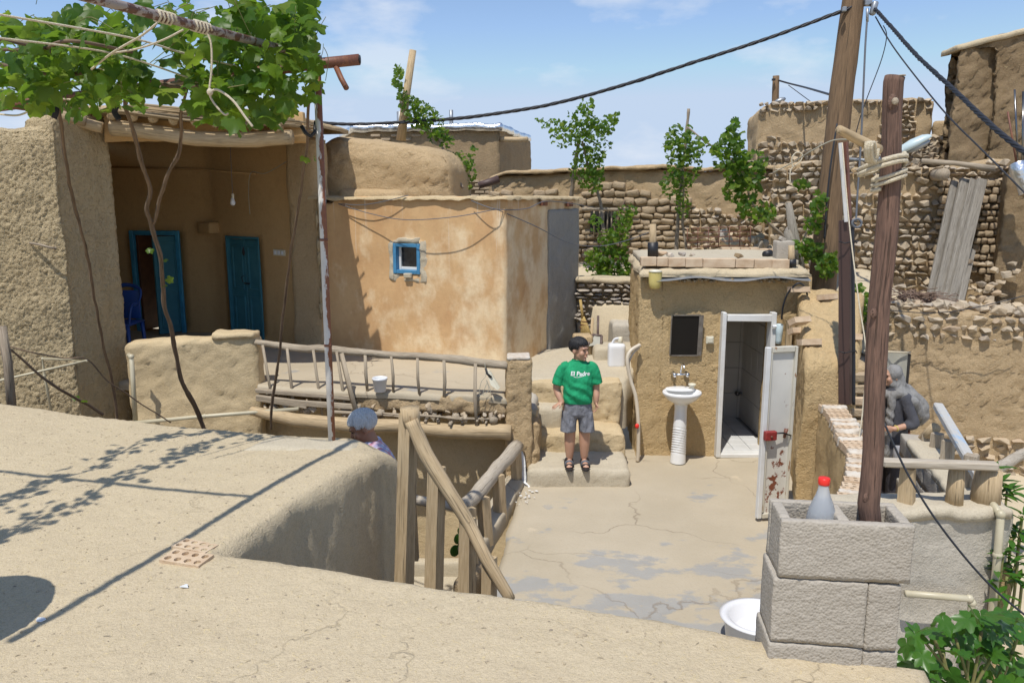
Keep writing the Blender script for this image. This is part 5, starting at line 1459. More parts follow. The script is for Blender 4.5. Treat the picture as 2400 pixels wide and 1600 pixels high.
bl_m = plain('flaked_blue_wood', (0.46, 0.45, 0.42), (0.26, 0.40, 0.56), scale=11, rough=0.8, bump=0.5, bscale=30, lo=0.52, hi=0.70, stretch=(2, .5, 2))
mb = MB(); d_ = RP1 - RP0; mb.box((RP0 + RP1) / 2, (0.075, d_.length, 0.055), Matrix.Rotation(math.atan2(-d_.x, d_.y), 3, 'Z') @ Matrix.Rotation(math.asin(d_.z / d_.length) * -1, 3, 'X'), bevel=0.01, jit=0.006); part(mb, 'handrail', bl_m, br, False)
log('handrail', [RP0, RP2], [0.045, 0.045], M['wood_pale'], br, sub=3)
for k, (u, zb_) in enumerate(((0.06, .72), (0.30, .80), (0.72, 1.0))):
    a = RP0.lerp(RP1, u) - Vector((0, 0, .03)); mb = MB(); mb.tube([(a.x, a.y, zb_ - .05), a], [.06, .055], n=4, twist=math.pi / 4); part(mb, 'post', M['wood_grey'], br, False)
a = RP0.lerp(RP2, .35); mb = MB(); mb.tube([(a.x, a.y, .3), a], [.055, .05], n=4, twist=math.pi / 4); part(mb, 'post', M['wood_grey'], br, False)

# ================================================================= vine trellis of steel pipe
tr = thing('vine_trellis', 'rusty steel pipe trellis post and crossbars carrying the grape vine', 'trellis', (-1.19, 4.97, 1.4))
pb0 = G(778, 1036, 1.41); ptop = P(742, 140, pb0.y + 0.02)
mb = MB(); mb.tube([pb0 - Vector((0, 0, .15)), pb0.lerp(ptop, .27), pb0.lerp(ptop, .55), ptop], 0.0235, n=14); part(mb, 'post', M['poststeel'], tr)
mb = MB()
for u in (.27, .55): mb.tube([pb0.lerp(ptop, u) - Vector((0, 0, .008)), pb0.lerp(ptop, u) + Vector((0, 0, .008))], 0.0258, n=14)
stuffpart(mb, 'weld', M['rust'], tr)
mb = MB(); mb.tube([P(842, 140, 5.0), P(735, 151, 5.02), P(380, 200, 5.3), P(0, 250, 5.6), P(-300, 292, 5.9)], 0.033, n=14); part(mb, 'crossbar', M['rust'], tr)
mb = MB(); mb.lathe(P(843, 140, 5.0), [(0.026, -.002), (0.026, .004)], n=14, axis=Matrix.Rotation(R(90), 3, 'Y')); part(mb, 'bore_shade_disc', M['black'], tr)  # black disc paints the shade inside the pipe mouth
rpipe0 = P(748, 138, 4.95); rpipe1 = P(230, 0, 3.43)
mb = MB(); mb.tube([rpipe0, rpipe1, rpipe1 + (rpipe1 - rpipe0) * 1.2], 0.0225, n=12); part(mb, 'crossbar', M['pipesteel'], tr)
tj = rpipe1 + (rpipe1 - rpipe0) * 0.32
mb = MB(); mb.tube([tj, tj + Vector((-2.6, 0.75, -0.02))], 0.016, n=10); part(mb, 'crossbar', M['pipesteel'], tr)
mb = MB(); mb.tube([P(788, 158, 5.0), P(800, 185, 4.97), P(812, 207, 4.92)], 0.017, n=10); part(mb, 'stub_pipe', M['rust'], tr)
mb = MB(); mb.tube([P(0, 242, 5.2), P(76, 252, 5.3)], 0.028, n=10); part(mb, 'crossbar', M['rust'], tr)
mb = MB(); mb.tube([P(722, 128, 4.86), P(716, 145, 4.9), P(726, 160, 4.93)], 0.012, n=6); part(mb, 'red_tie', M['red'], tr)
mb = MB(); mb.tube([P(740, 285, 5.0), P(738, 310, 4.97), P(728, 320, 4.95), P(716, 312, 4.95), P(706, 295, 4.95)], 0.012, n=8); part(mb, 'rubber_tie', M['black'], tr)
# ropes
def rope(name, label, pts, r_, grp=None, mat=None, cat='rope'):
    mb = MB(); mb.tube(pts, r_, n=7); return solo(mb, name, mat or M['rope'], label, cat, grp)
rope('clothes_line', 'upper pale rope line stretched across the vine at the top left', bez([P(-80, 22, 3.6), P(0, 35, 3.7), P(300, 88, 4.1), P(430, 125, 4.4), P(560, 157, 4.7)]), 0.0055)
rope('clothes_line', 'lower pale rope line sloping across the vine leaves', bez([P(-80, 84, 3.7), P(0, 90, 3.8), P(260, 125, 4.2), P(440, 182, 4.6)]), 0.005)
def pipe_at(px):
    a, b = 748, 230
    return rpipe0.lerp(rpipe1, (a - px) / (a - b) * .92)
for k, (px, lab) in enumerate(((383, 'rope wound round the pipe, nearer the camera, with two tails'), (470, 'rope wound round the pipe nearer the post'))):
    c_ = min((rpipe0.lerp(rpipe1, u_ / 200) for u_ in range(201)), key=lambda q: abs(1200 + q.x / (q.y * _c - (q.z - 3) * _s) * FPX - px))
    ax = (rpipe0 - rpipe1).normalized(); u_ = ax.orthogonal().normalized(); v_ = ax.cross(u_)
    pts = [c_ + ax * (t * 0.004 - .05) + (u_ * math.cos(t * 1.05) + v_ * math.sin(t * 1.05)) * 0.028 for t in range(26)]
    rope('rope_binding', 'pale ' + lab, pts, 0.0055)
rope('tied_rope', 'pale double rope pulled from the pipe down into the leaves', bez([P(368, 55, 3.9), P(330, 85, 3.95), P(265, 123, 4.1), P(214, 163, 4.2)]), 0.0055)
rope('tied_rope', 'pale rope tail crossing below the pipe binding', bez([P(430, 70, 4.05), P(380, 95, 4.05), P(320, 115, 4.1), P(268, 124, 4.12)]), 0.005)
rope('hanging_rope', 'knotted pale rope hanging down before the leaves', bez([P(478, 64, 4.1), P(494, 100, 4.1), P(496, 160, 4.1), P(491, 214, 4.1), P(500, 240, 4.1), P(525, 268, 4.1), P(535, 266, 4.1)]), 0.005)
rope('hanging_rope', 'stiff pale rope end bent out from the hanging knot', bez([P(490, 218, 4.08), P(510, 211, 4.08), P(545, 235, 4.06), P(575, 275, 4.05), P(592, 297, 4.05)]), 0.0062)
mb = MB(); mb.ball(P(492, 216, 4.08), .016, .014, .018, n=6); solo(mb, 'rope_knot', M['rope'], 'knot in the hanging rope among the leaves', 'knot')
rope('support_cord', 'pale cord bundle under the left vine stem', bez([P(0, 268, 5.0), P(45, 270, 5.0), P(90, 250, 5.0), P(140, 233, 5.0), P(195, 238, 5.0)]), 0.006)
rope('support_cord', 'pale cord from the vine tie up to the left crossbar', bez([P(30, 228, 5.1), P(60, 222, 5.1), P(100, 208, 5.1)]), 0.0055)

# ================================================================= brown log, lamp arm, rope coil in the block
pole = thing('log_pole', 'red brown barked log standing in the hollow concrete block', 'pole', P(2040, 1230, 2.57))
PD = 2.565
log('trunk', [P(2046, 1262, PD), P(2036, 1180, PD), P(2048, 1050, PD), P(2052, 900, PD), P(2062, 720, PD), P(2078, 540, PD), P(2086, 400, PD), P(2092, 300, PD), P(2098, 180, PD)],
    [0.034, 0.035, 0.033, 0.034, 0.033, 0.034, 0.032, 0.030, 0.030], M['wood_brown'], pole, n=18, rough=0.10, seed=3, sub=10, wob=0.006)
mb = MB(); mb.tube([P(2098, 181, PD), P(2098, 178.5, PD)], [0.030, 0.029], n=16, rough=0.1, seed=3); part(mb, 'cut_end', M['wood_grey'], pole)
for k, (px, py, r_) in enumerate(((2096, 238, .017), (2050, 735, .012), (2034, 1168, .013))):
    mb = MB(); p_ = P(px, py, PD - .033)
    mb.ball(p_ + Vector((0, .008, 0)), r_, r_ * .45, r_ * 1.5, n=7); o = part(mb, 'knot', M['wood_brown'], pole)
    if k == 0: mb = MB(); mb.lathe(p_ + Vector((0, .003 - r_ * .5, 0)), [(r_ * .7, 0), (r_ * .5, .003)], n=10, axis=Matrix.Rotation(R(90), 3, 'X')); part(mb, 'knot_heart', M['wood_grey'], pole)
ml = thing('tied_log', 'short tan log lashed crosswise to the brown log with rope', 'log', P(2010, 330, 2.50))
log('trunk', [P(1966, 303, 2.42), P(2000, 322, 2.46), P(2060, 352, 2.50)], [0.0125, 0.0145, 0.016], M['wood_pale'], ml, n=12, sub=4, wob=.001)
cc = [(2034, 348, 2.45), (2040, 330, 2.46)]
def ring(px, py, d, rx, ry, tilt, turns, r_):
    c_ = P(px, py, d); out = []
    for t in range(int(turns * 20) + 1):
        a = t / 20 * 2 * math.pi
        out.append(c_ + Vector((math.cos(a) * rx, math.sin(a) * ry, math.sin(a) * tilt + math.cos(a) * .02 - t * .0008)))
    return out
rope('rope_lashing', 'thick cream rope looped round the brown log and the tied log', ring(2070, 374, PD, .068, .062, -.016, 2.2, 0), 0.0075)
rope('rope_lashing', 'cream rope turns slipping down the brown log', ring(2085, 402, PD, .047, .048, -.004, 2.6, 0), 0.0065)
rope('rope_lashing', 'cream rope turns gripping the tied log end', [P(2030 + 6 * math.sin(t * .9) + t * .9, 356 + 24 * math.cos(t * .9), 2.47 + .022 * math.sin(t * .9 + 1)) for t in range(24)], 0.0065)

# water bottle in the other cell
wb = thing('water_bottle', 'frosted plastic bottle of ice water with red cap in the block', 'bottle', P(1925, 1210, 2.58))
def bot_mat():
    m, t, b, new, lk = newmat('bottle_plastic')
    b.inputs["Base Color"].default_value = (0.74, 0.77, 0.80, 1); b.inputs["Roughness"].default_value = 0.2
    b.inputs["Transmission Weight"].default_value = 0.6; b.inputs["IOR"].default_value = 1.25
    n = noise_node(new, lk, posn(new), 140, 4); setbump(new, lk, b, n, 0.35, 0.004)
    return m
c_ = P(1925, 1215, 2.59); c_.z = 1.755
hz = P(1925, 1122, 2.59).z - c_.z
mb = MB(); mb.lathe(c_, [(0.040, 0), (0.0505, .01), (0.0515, .05), (0.0515, hz * .42), (0.0495, hz * .52), (0.044, hz * .61), (0.035, hz * .70), (0.025, hz * .79), (0.0185, hz * .87), (0.0165, hz * .93), (0.0165, hz * .99), (0.006, hz)], n=28); part(mb, 'bottle_body', bot_mat(), wb)
mb = MB(); mb.lathe(c_ + Vector((0, 0, hz * .93)), [(0.019, 0), (0.020, .003), (0.020, .022), (0.018, .025), (0.004, .0255)], n=24); part(mb, 'cap', M['redplastic'], wb)

# ================================================================= utility pole, steel post, lamp and cables
up = thing('utility_pole', 'tall leaning wooden utility pole behind the wash house', 'pole', P(1922, 700, 10.9))
log('shaft', [P(1918, 760, 10.9), P(1930, 640, 10.9), P(1950, 430, 10.9), P(1972, 220, 10.9), P(2000, 0, 10.9), P(2016, -160, 10.9)], [0.20, 0.185, 0.165, 0.152, 0.138, 0.13], M['wood_util'], up, n=16, rough=0.05, seed=8, wob=0.008)
mb = MB(); mb.box(P(1979, 22, 10.72), (.05, .05, .06), bevel=.008); mb.box(P(2034, 8, 10.8), (.09, .08, .07), bevel=.01); stuffpart(mb, 'clamp', M['galv'], up, False)
mb = MB(); mb.tube([P(1990, 373, 10.75), P(2045, 377, 10.7), P(2100, 360, 10.6)], 0.022, n=9); part(mb, 'lamp_arm', M['galv'], up)
sl = thing('street_lamp', 'pale blue street lamp head showing beside the brown log', 'lamp', P(2145, 340, 10.6))
a, b = P(2106, 358, 10.6), P(2183, 318, 10.5); d_ = (b - a); ln = d_.length; d_.normalize()
rt = Matrix((d_, Vector((0, 1, 0)), d_.cross(Vector((0, 1, 0))))).transposed()
mb = MB()
for i, (u, w_, h_) in enumerate(((0, .06, .05), (.15, .085, .075), (.5, .10, .085), (.8, .09, .07), (.95, .06, .04), (1, .02, .015))): pass
prof = [(0.0, .05, .045), (.12, .085, .07), (.45, .105, .085), (.78, .09, .07), (.93, .06, .04), (1.0, .015, .012)]
vs, fs = [], []
for (u, w_, h_) in prof:
    for k in range(12):
        an = 2 * math.pi * k / 12
        vs.append(a + d_ * (u * ln) + rt @ Vector((0, math.cos(an) * w_, -math.sin(an) * h_ * (1 if math.sin(an) < 0 else .45))))
for i in range(len(prof) - 1):
    for k in range(12): fs.append((i * 12 + k, i * 12 + (k + 1) % 12, (i + 1) * 12 + (k + 1) % 12, (i + 1) * 12 + k))
fs += [tuple(range(12)), tuple(60 + k for k in range(12))]
mb.add(vs, fs); part(mb, 'shell', M['lamp'], sl)
mb = MB(); mb.ball(a + d_ * (ln * .55) + rt @ Vector((0, 0, -.045)), ln * .36, .075, .05, n=8, rot=rt); part(mb, 'lens', M['galv'], sl)

ds = thing('steel_post', 'dark square steel post standing on the brick parapet', 'post', P(1982, 938, 7.35))
def sqtube(mb, a, b, w_): 
    mb.tube([a, b], [w_ * .7071, w_ * .7071], n=4, twist=math.pi / 4)
mb = MB(); sqtube(mb, P(1983, 944, 7.38), P(1984, 516, 7.38), .105); part(mb, 'lower_tube', M['darksteel'], ds, False)
mb = MB(); sqtube(mb, P(1988, 520, 7.36), P(1979, 333, 7.36), .05); part(mb, 'upper_angle', M['rust'], ds, False)
mb = MB(); a, b = P(1969, 335, 7.3), P(1983, 520, 7.3); mb.tube([a, b], .022, n=4, flat=.3, twist=.5); part(mb, 'painted_edge', M['white'], ds, False)
mb = MB(); mb.tube(bez([P(2001, 948, 7.3), P(2001, 800, 7.3), P(1999, 600, 7.3), P(1998, 545, 7.3), P(2004, 525, 7.3)]), .016, n=8); part(mb, 'black_hose', M['cable'], ds)
mb = MB()
for py in (566, 823):
    mb.tube([P(1966, py, 7.31), P(1980, py + 4, 7.29), P(2006, py - 1, 7.28), P(2008, py + 4, 7.33)], .006, n=5)
stuffpart(mb, 'wire_tie', M['black'], ds)
mb = MB()
for k in range(4):
    pts = [P(2008 + 11 * math.cos(t * .5), 523 + 10 * math.sin(t * .5) , 7.28 + .012 * k) for t in range(14)]
    mb.tube(pts, .012, n=6)
solo(mb, 'cable_coil', M['greycable'], 'small coil of dark cable on the steel post', 'coil')

def twisted(name, label, pts, r_, strands, pitch, mat, cat='cable'):
    """Strands laid round each other along a line."""
    t = thing(name, label, cat, pts[0])
    pts = bez(pts, 24)
    for s_ in range(strands):
        out = []
        dist = 0
        for i, p in enumerate(pts):
            if i: dist += (p - pts[i - 1]).length
            tn = (pts[min(i + 1, len(pts) - 1)] - pts[max(i - 1, 0)]).normalized()
            x = tn.cross(Vector((0, 0, 1))).normalized(); y = x.cross(tn)
            a = dist / pitch * 2 * math.pi + s_ * 2 * math.pi / strands
            rr2 = r_ * (1 + .5 * noise.noise(Vector((dist * 1.5, s_ * 5, 0))))
            out.append(p + (x * math.cos(a) + y * math.sin(a)) * rr2)
        mb = MB(); mb.tube(out, r_ * .85, n=6); part(mb, 'strand', mat, t)
    return t
twisted('overhead_cable', 'twisted black cable sagging from the utility pole across the sky to the left', [P(2030, 4, 10.85), P(1985, 22, 10.8), P(1800, 90, 10.9), P(1600, 155, 11.1), P(1450, 203, 11.3), P(1300, 243, 11.5), P(1180, 264, 11.6), P(1060, 279, 11.7), P(900, 289, 11.9), P(780, 290, 12), P(640, 272, 12.2), P(560, 255, 12.3)], 0.014, 4, 0.55, M['cable'])
twisted('overhead_cable', 'thick twisted black cable descending from the utility pole to the right edge', [P(2040, 10, 10.8), P(2090, 65, 9.8), P(2150, 132, 8.8), P(2240, 215, 7.7), P(2330, 300, 6.8), P(2420, 372, 6.2)], 0.013, 4, 0.4, M['cable'])
def wire(name, label, pts, r_, mat=None, cat='wire', n=6):
    mb = MB(); mb.tube(bez(pts), r_, n=n); return solo(mb, name, mat or M['cable'], label, cat)
wire('service_wire', 'thin black wire dropping from the pole top past the tower to the right', [P(2052, 40, 10.6), P(2090, 105, 10), P(2150, 185, 9.4), P(2220, 270, 8.6), P(2300, 350, 8), P(2420, 470, 7.3)], .0085)
wire('service_wire', 'grey cable hanging straight down beside the utility pole', [P(2032, 50, 10.6), P(2028, 110, 10.55), P(2024, 200, 10.5), P(2018, 330, 10.45), P(2010, 450, 10.4), P(2006, 520, 10.35)], .013, M['greycable'])
wire('service_wire', 'thin black drop wire curving from the pole top down behind the brown log', [P(2070, 60, 10.5), P(2078, 85, 10.5), P(2066, 140, 10.5), P(2034, 225, 10.5), P(2018, 270, 10.5), P(2004, 320, 10.5)], .006)
wire('service_wire', 'dark cable running down the left side of the utility pole', [P(1962, 290, 10.65), P(1948, 380, 10.6), P(1938, 470, 10.6), P(1932, 560, 10.6)], .013)
mb = MB(); mb.box(P(2048, 20, 10.6), (.07, .07, .17), Euler((0, .2, 0)).to_matrix(), bevel=.015); solo(mb, 'junction_box', M['galv'], 'small grey junction box hanging at the utility pole top', 'box')
mb = MB(); mb.tube([P(2033, 20, 10.6), P(2033, 52, 10.6)], .018, n=8, rough=.4); solo(mb, 'insulator', M['galv'], 'grey insulator string under the pole-top cable', 'insulator')
wire('pole_string', 'thin pale string stretched from the dark steel post down to the wall', [P(1974, 335, 7.2), P(1990, 520, 6.9), P(2012, 700, 6.6), P(2030, 830, 6.4), P(2022, 960, 6.3), P(2012, 1035, 6.2)], .006, M['rope'], 'string')
wire('lash_string', 'thin pale strings twisted from the steel post toward the stone house', [P(1990, 327, 7.2), P(1950, 330, 7.4), P(1900, 355, 7.6), P(1860, 380, 8), P(1812, 405, 8.3)], .006, M['string'], 'string')
wire('loop_string', 'white looped cord end dangling before the stone house', [P(1852, 430, 8), P(1852, 405, 8), P(1858, 392, 8), P(1876, 378, 8), P(1880, 362, 8), P(1866, 358, 8), P(1856, 372, 8), P(1858, 392, 8)], .007, M['rope'], 'string')
wire('guy_wire', 'thin black wire crossing the grey plastered wall to the lower right', [P(2072, 990, 3.3), P(2130, 1115, 3.2), P(2210, 1240, 3.1), P(2320, 1370, 3.0), P(2440, 1470, 2.9)], .0045)
wire('wall_wire', 'dark wire lying along the rubble wall top', [P(2085, 727, 9.4), P(2180, 733, 9.3), P(2280, 722, 9.1), P(2420, 688, 8.9)], .006)
sp_ = thing('small_pole', 'small distant wooden pole with a lamp on the upper house roof', 'pole', P(1818, 245, 17))
log('shaft', [P(1816, 262, 17), P(1819, 178, 17)], [.075, .065], M['wood_util'], sp_, sub=3)
mb = MB(); mb.ball(P(1828, 236, 16.9), .13, .08, .055, n=6, rot=Euler((0, -.35, 0)).to_matrix()); part(mb, 'lamp_head', M['galv'], sp_)
mb = MB(); mb.box(P(1813, 187, 16.9), (.06, .06, .04)); part(mb, 'bracket', M['black'], sp_, False)
wire('far_wire', 'black cable from the small distant pole to the utility pole', [P(1822, 188, 17), P(1850, 196, 16.5), P(1890, 206, 15), P(1966, 228, 11)], .018)
wire('far_wire', 'thin guy wire below the small distant pole', [P(1848, 200, 16.6), P(1875, 220, 16.4), P(1902, 240, 16)], .008)
for k, (y0, y1) in enumerate(((190, 204), (194, 206))): pass

# wires on the ochre wall
def HO(px, py, o=0.06): s_, z_ = onwall(px, py, HL, HC); return HWp(s_, -o, z_)
def HS(px, py, o=0.06): s_, z_ = onwall(px, py, HC, HR); q = HC + HV * s_ + HU * o; return Vector((q.x, q.y, z_))
wire('wall_wire', 'thin dark wire sagging across the upper ochre wall', [HO(800, 478), HO(880, 500, .12), HO(970, 514, .2), HO(1080, 508, .2), HO(1172, 490, .1)], .0055, M['greycable'])
wire('wall_wire', 'short dark wire loop at the top left of the ochre wall', [HO(802, 478), HO(860, 480, .1), HO(910, 472, .1), HO(962, 458, .05)], .0055, M['greycable'])
wire('wall_wire', 'dark wire running from the ochre wall corner along the side wall', [HO(1110, 470), HO(1172, 490, .1), HS(1215, 489, .1), HS(1262, 472, .1), HS(1330, 478, .1), HS(1378, 487, .1)], .0055, M['greycable'])
wire('wall_wire', 'dark wire drooping from the wall corner across the grey patch to the garden', [HO(1172, 490, .1), HS(1230, 530, .15), HS(1300, 568, .2), P(1400, 577, 11.2), P(1460, 566, 11.5), P(1520, 545, 11.8)], .0055, M['greycable'])
for k, (px, py) in enumerate(((1266, 477), (1327, 479))):
    mb = MB(); mb.box(HS(px, py, .05), (.05, .16, .06), Matrix.Rotation(-HA, 3, 'Z'), bevel=.006); solo(mb, 'wire_bracket', M['rust'], ('rusty wire bracket nearer the ochre corner' if k == 0 else 'rusty wire bracket above the grey cement patch'), 'bracket', smooth=False)

# ================================================================= porch things
bulb = thing('light_bulb', 'white light bulb hanging on a cord in the porch', 'bulb', P(545, 480, 10.6))
BD = 10.6
mb = MB(); mb.tube([P(539, 335, BD), P(545, 456, BD)], .004, n=5); part(mb, 'cord', M['greycable'], bulb)
mb = MB(); mb.lathe(P(546, 466, BD), [(.016, 0), (.018, .01), (.018, .06), (.008, .07)], n=12); part(mb, 'socket', M['ivory'], bulb)
c_ = P(546, 482, BD); mb = MB(); mb.lathe(c_, [(.004, 0), (.022, .006), (.033, .025), (.034, .04), (.026, .07), (.018, .1)], n=16); part(mb, 'bulb_glass', M['plastic'], bulb)
sk = thing('switch_plate', 'white three-way switch plate on the porch wall', 'switch', D2(sd1 + 0.4, -.01, 1.9))
s_, z_ = onwall(657, 592, PB, HL); mb = MB(); mb.box(D2(s_, -.012, z_), (.26, .03, .085), rot2, bevel=.006); part(mb, 'plate', M['ivory'], sk, False)
for k in range(3):
    mb = MB(); mb.box(D2(s_ - .075 + k * .075, -.03, z_), (.045, .012, .05), rot2, bevel=.003); part(mb, 'rocker', M['plastic'], sk, False)
mb = MB(); s0_, z0q = onwall(268, 392, PLf, PB); mb.tube([D1(max(s0_, .05), -.03, z0q), D1(lA - .04, -.03, onwall(505, 397, PLf, PB)[1]), D2(.06, -.03, onwall(515, 398, PB, HL)[1]), D2(1.2, -.03, onwall(630, 407, PB, HL)[1])], .014, n=8); solo(mb, 'conduit', M['porch'], 'clay coloured conduit pipe along the porch walls', 'pipe')
wire('loose_wire', 'thin pale wire dangling on the porch wall left of the pilaster', [D2(onwall(690, 372, PB, HL)[0], -.05, onwall(690, 372, PB, HL)[1]), D2(onwall(632, 406, PB, HL)[0], -.06, onwall(632, 406, PB, HL)[1]), D2(onwall(600, 405, PB, HL)[0], -.08, onwall(600, 405, PB, HL)[1]), D2(onwall(594, 450, PB, HL)[0], -.08, onwall(594, 450, PB, HL)[1]), D2(onwall(597, 502, PB, HL)[0], -.08, onwall(597, 502, PB, HL)[1])], .005, M['string'])
ch = thing('plastic_chair', 'blue plastic chair half hidden behind the porch parapet', 'chair', (P(300, 790, 10.2).x, 10.2, .93))
cb = Vector((P(283, 790, 10.2).x, 10.2, .93))
for dx, dy in ((-.2, -.2), (.2, -.2), (-.2, .2), (.2, .2)):
    mb = MB(); mb.tube([cb + Vector((dx * 1.1, dy * 1.1, 0)), cb + Vector((dx, dy, .43))], [.022, .028], n=6); part(mb, 'leg', M['chairblue'], ch)
mb = MB(); mb.box(cb + Vector((0, 0, .445)), (.46, .46, .03), bevel=.01); part(mb, 'seat', M['chairblue'], ch)
mb = MB(); mb.tube(bez([cb + Vector((.22, -.2, .45)), cb + Vector((.25, -.16, .68)), cb + Vector((.22, .1, .70)), cb + Vector((.20, .22, .86)), cb + Vector((0, .26, .92)), cb + Vector((-.22, .22, .86))]), .028, n=8, flat=.6); part(mb, 'armrest', M['chairblue'], ch)
mb = MB(); mb.box(cb + Vector((0, .24, .66)), (.36, .025, .38), bevel=.008); part(mb, 'backrest', M['chairblue'], ch)
mb = MB(); mb.tube([P(370, 722, 12.9), P(376, 792, 12.8)], .008, n=6); solo(mb, 'walking_stick', M['galv'], 'thin pale stick inside the dark open doorway', 'stick')
# cream pipes along the left house
def pipe(name, label, pts, r_=.014, mat=None):
    mb = MB(); mb.tube(pts, r_, n=9)
    for p_ in pts[1:-1]: mb.ball(p_, r_ * 1.25, n=5)
    return solo(mb, name, mat or M['cream'], label, 'pipe')
pipe('water_pipe', 'upright cream pipe with an elbow against the porch parapet', [P(302, 832, 8.42), P(308, 836, 8.36), P(318, 990, 8.36)], .026)
pipe('water_pipe', 'cream pipe sloping across the straw wall and bending to a leg', [P(-60, 905, 7.4), P(204, 845, 7.75), P(100, 840, 7.85), P(104, 880, 7.85), P(122, 970, 7.85)], .013)
pipe('water_pipe', 'long cream pipe running along the foot of the porch parapet', [P(300, 992, 8.3), P(480, 975, 8.42), P(700, 958, 8.36)], .022)
mb = MB(); mb.tube([P(4, 765, 6.4), P(18, 850, 6.4), P(32, 1000, 6.4)], [.035, .036, .04], n=9, rough=.2); solo(mb, 'stake', M['bark_pale'], 'thick old stake leaning at the far left edge', 'stake')
mb = MB(); mb.tube(bez([P(70, 570, 8.12), P(95, 574, 8.08), P(118, 580, 8.08), P(130, 582, 8.12)]), [.012] * 24 + [.022], n=7, rough=.3); solo(mb, 'peg', M['bark_pale'], 'pale wooden peg sticking out of the straw wall', 'peg')

# ================================================================= gallery things
bk = thing('white_bucket', 'small white plastic bucket with scraps on the gallery floor', 'bucket', G(892, 918, .92))
c_ = G(891, 917, .93); mb = MB()
mb.lathe(c_, [(.058, 0), (.062, .004), (.078, .13), (.084, .132), (.084, .155), (.078, .155), (.074, .13), (.066, .10), (.004, .10)], n=24); part(mb, 'pail', M['plastic'], bk)
mb = MB()
for k in range(8): mb.ball(c_ + Vector((.05 * math.cos(k * 2.4) * (k / 8), .05 * math.sin(k * 2.4) * (k / 8), .108)), .022, .018, .012, n=4)
stuffpart(mb, 'scraps', M['figleaf'], bk)
hs = thing('hanging_dustpan', 'small worn scoop hanging with string from the gallery railing', 'scoop', P(1150, 900, 8.05))
wire('hanging_string', 'tangle of pale green string hanging from the gallery railing', [P(1136, 850, 8.06), P(1138, 880, 8.02), P(1128, 895, 8.0), P(1124, 925, 8.0), P(1145, 915, 8.0), P(1140, 890, 8.0), P(1150, 920, 8.0), P(1132, 925, 8.0), P(1142, 895, 8.0)], .003, M['string'], 'string')
mb = MB(); a, b = P(1140, 868, 8.05), P(1172, 912, 8.0); mb.prism([P(1140, 868, 8.05), P(1148, 868, 8.05), P(1172, 908, 8.0), P(1166, 914, 8.0), P(1150, 902, 8.0)], (0, 1, .2), .02); part(mb, 'blade', M['ivory'], hs, False)
mb = MB(); mb.tube([P(1138, 862, 8.04), P(1142, 876, 8.03), P(1152, 884, 8.02)], .012, n=6); part(mb, 'strap', M['black'], hs)

# ================================================================= landing things
jc = thing('jerry_can', 'white plastic jerry can standing on the landing', 'can', G(1447, 864, .89))
c_ = G(1447, 863, .89) + Vector((0, .12, 0)); bx3 = (.215, .17, .30)
mb = MB(); mb.wall([(c_.x - bx3[0] / 2, c_.y - bx3[1] / 2), (c_.x + bx3[0] / 2, c_.y - bx3[1] / 2)], bx3[1], c_.z, c_.z + bx3[2], res=.03, amp=0.002, r=.035, bottom=True); part(mb, 'can_body', M['plastic'], jc)
mb = MB(); mb.tube(bez([c_ + Vector((-.06, 0, .29)), c_ + Vector((-.03, 0, .345)), c_ + Vector((.02, 0, .36)), c_ + Vector((.045, 0, .33))]), .013, n=8, flat=1.4); part(mb, 'handle', M['plastic'], jc)
mb = MB(); mb.lathe(c_ + Vector((.045, 0, .295)), [(.030, 0), (.030, .05), (.027, .055), (.027, .085), (.005, .087)], n=16); part(mb, 'cap', M['ivory'], jc)
bm2 = thing('straw_broom', 'straw broom standing upside against the grey wall', 'broom', P(1368, 790, 10.6))
mb = MB(); mb.tube([P(1360, 702, 10.75), P(1366, 745, 10.7)], [.02, .022], n=9); part(mb, 'handle', M['straw_broom'], bm2)
mb = MB(); mb.tube([P(1366, 742, 10.7), P(1370, 762, 10.68), P(1373, 792, 10.62)], [.03, .07, .11], n=14, flat=.4, rough=.2); part(mb, 'bristles', M['straw_broom'], bm2)
mb = MB()
for py in (752, 760, 768): mb.tube([P(1369, py, 10.68), P(1369, py + 1.5, 10.68)], .055 + (py - 752) * .0018, n=14, flat=.42)
stuffpart(mb, 'binding', M['rust'], bm2)
mb = MB(); mb.tube([P(1389, 745, 10.7), P(1386, 782, 10.6), P(1380, 800, 10.5)], [.02, .022, .06], n=9, flat=.4); solo(mb, 'hand_brush', M['wood_pale'], 'short brown brush leaning next to the straw broom', 'brush')
mb = MB(); q = P(1366, 800, 10.35); mb.rbox(q.x - .13, q.x + .12, 10.25, 10.5, .95, q.z + .1, res=.04, amp=.02, r=.03); solo(mb, 'chopping_block', M['wood_pale'], 'worn wooden block under the straw broom', 'block')
dp = thing('dustpan', 'long handled dark metal dustpan leaning behind the boy', 'dustpan', P(1395, 830, 10.2))
mb = MB(); mb.tube([P(1402, 740, 10.5), P(1401, 788, 10.35)], .016, n=8); part(mb, 'handle', M['pan'], dp)
A4 = [P(1390, 784, 10.35), P(1410, 787, 10.35), P(1409, 806, 10.2), P(1376, 812, 10.2)]
mb = MB(); mb.prism(A4, (0, .9, -.3), .012); part(mb, 'pan_sheet', M['sheetcloth'], dp, False)
for a, b in ((0, 1), (1, 2), (3, 0)):
    mb = MB(); mb.tube([A4[a], A4[b]], .018, n=6); part(mb, 'pan_rim', M['pan'], dp)
sh2 = thing('spade', 'red and yellow handled tool leaning against the wash house corner', 'tool', P(1485, 760, 10.9))
mb = MB(); mb.tube([P(1481, 762, 10.9), P(1496, 728, 10.95)], .017, n=7); part(mb, 'handle', M['yellowlamp'], sh2)
mb = MB(); mb.box(P(1499, 713, 10.95), (.05, .03, .13), bevel=.008); part(mb, 'head', M['red'], sh2, False)
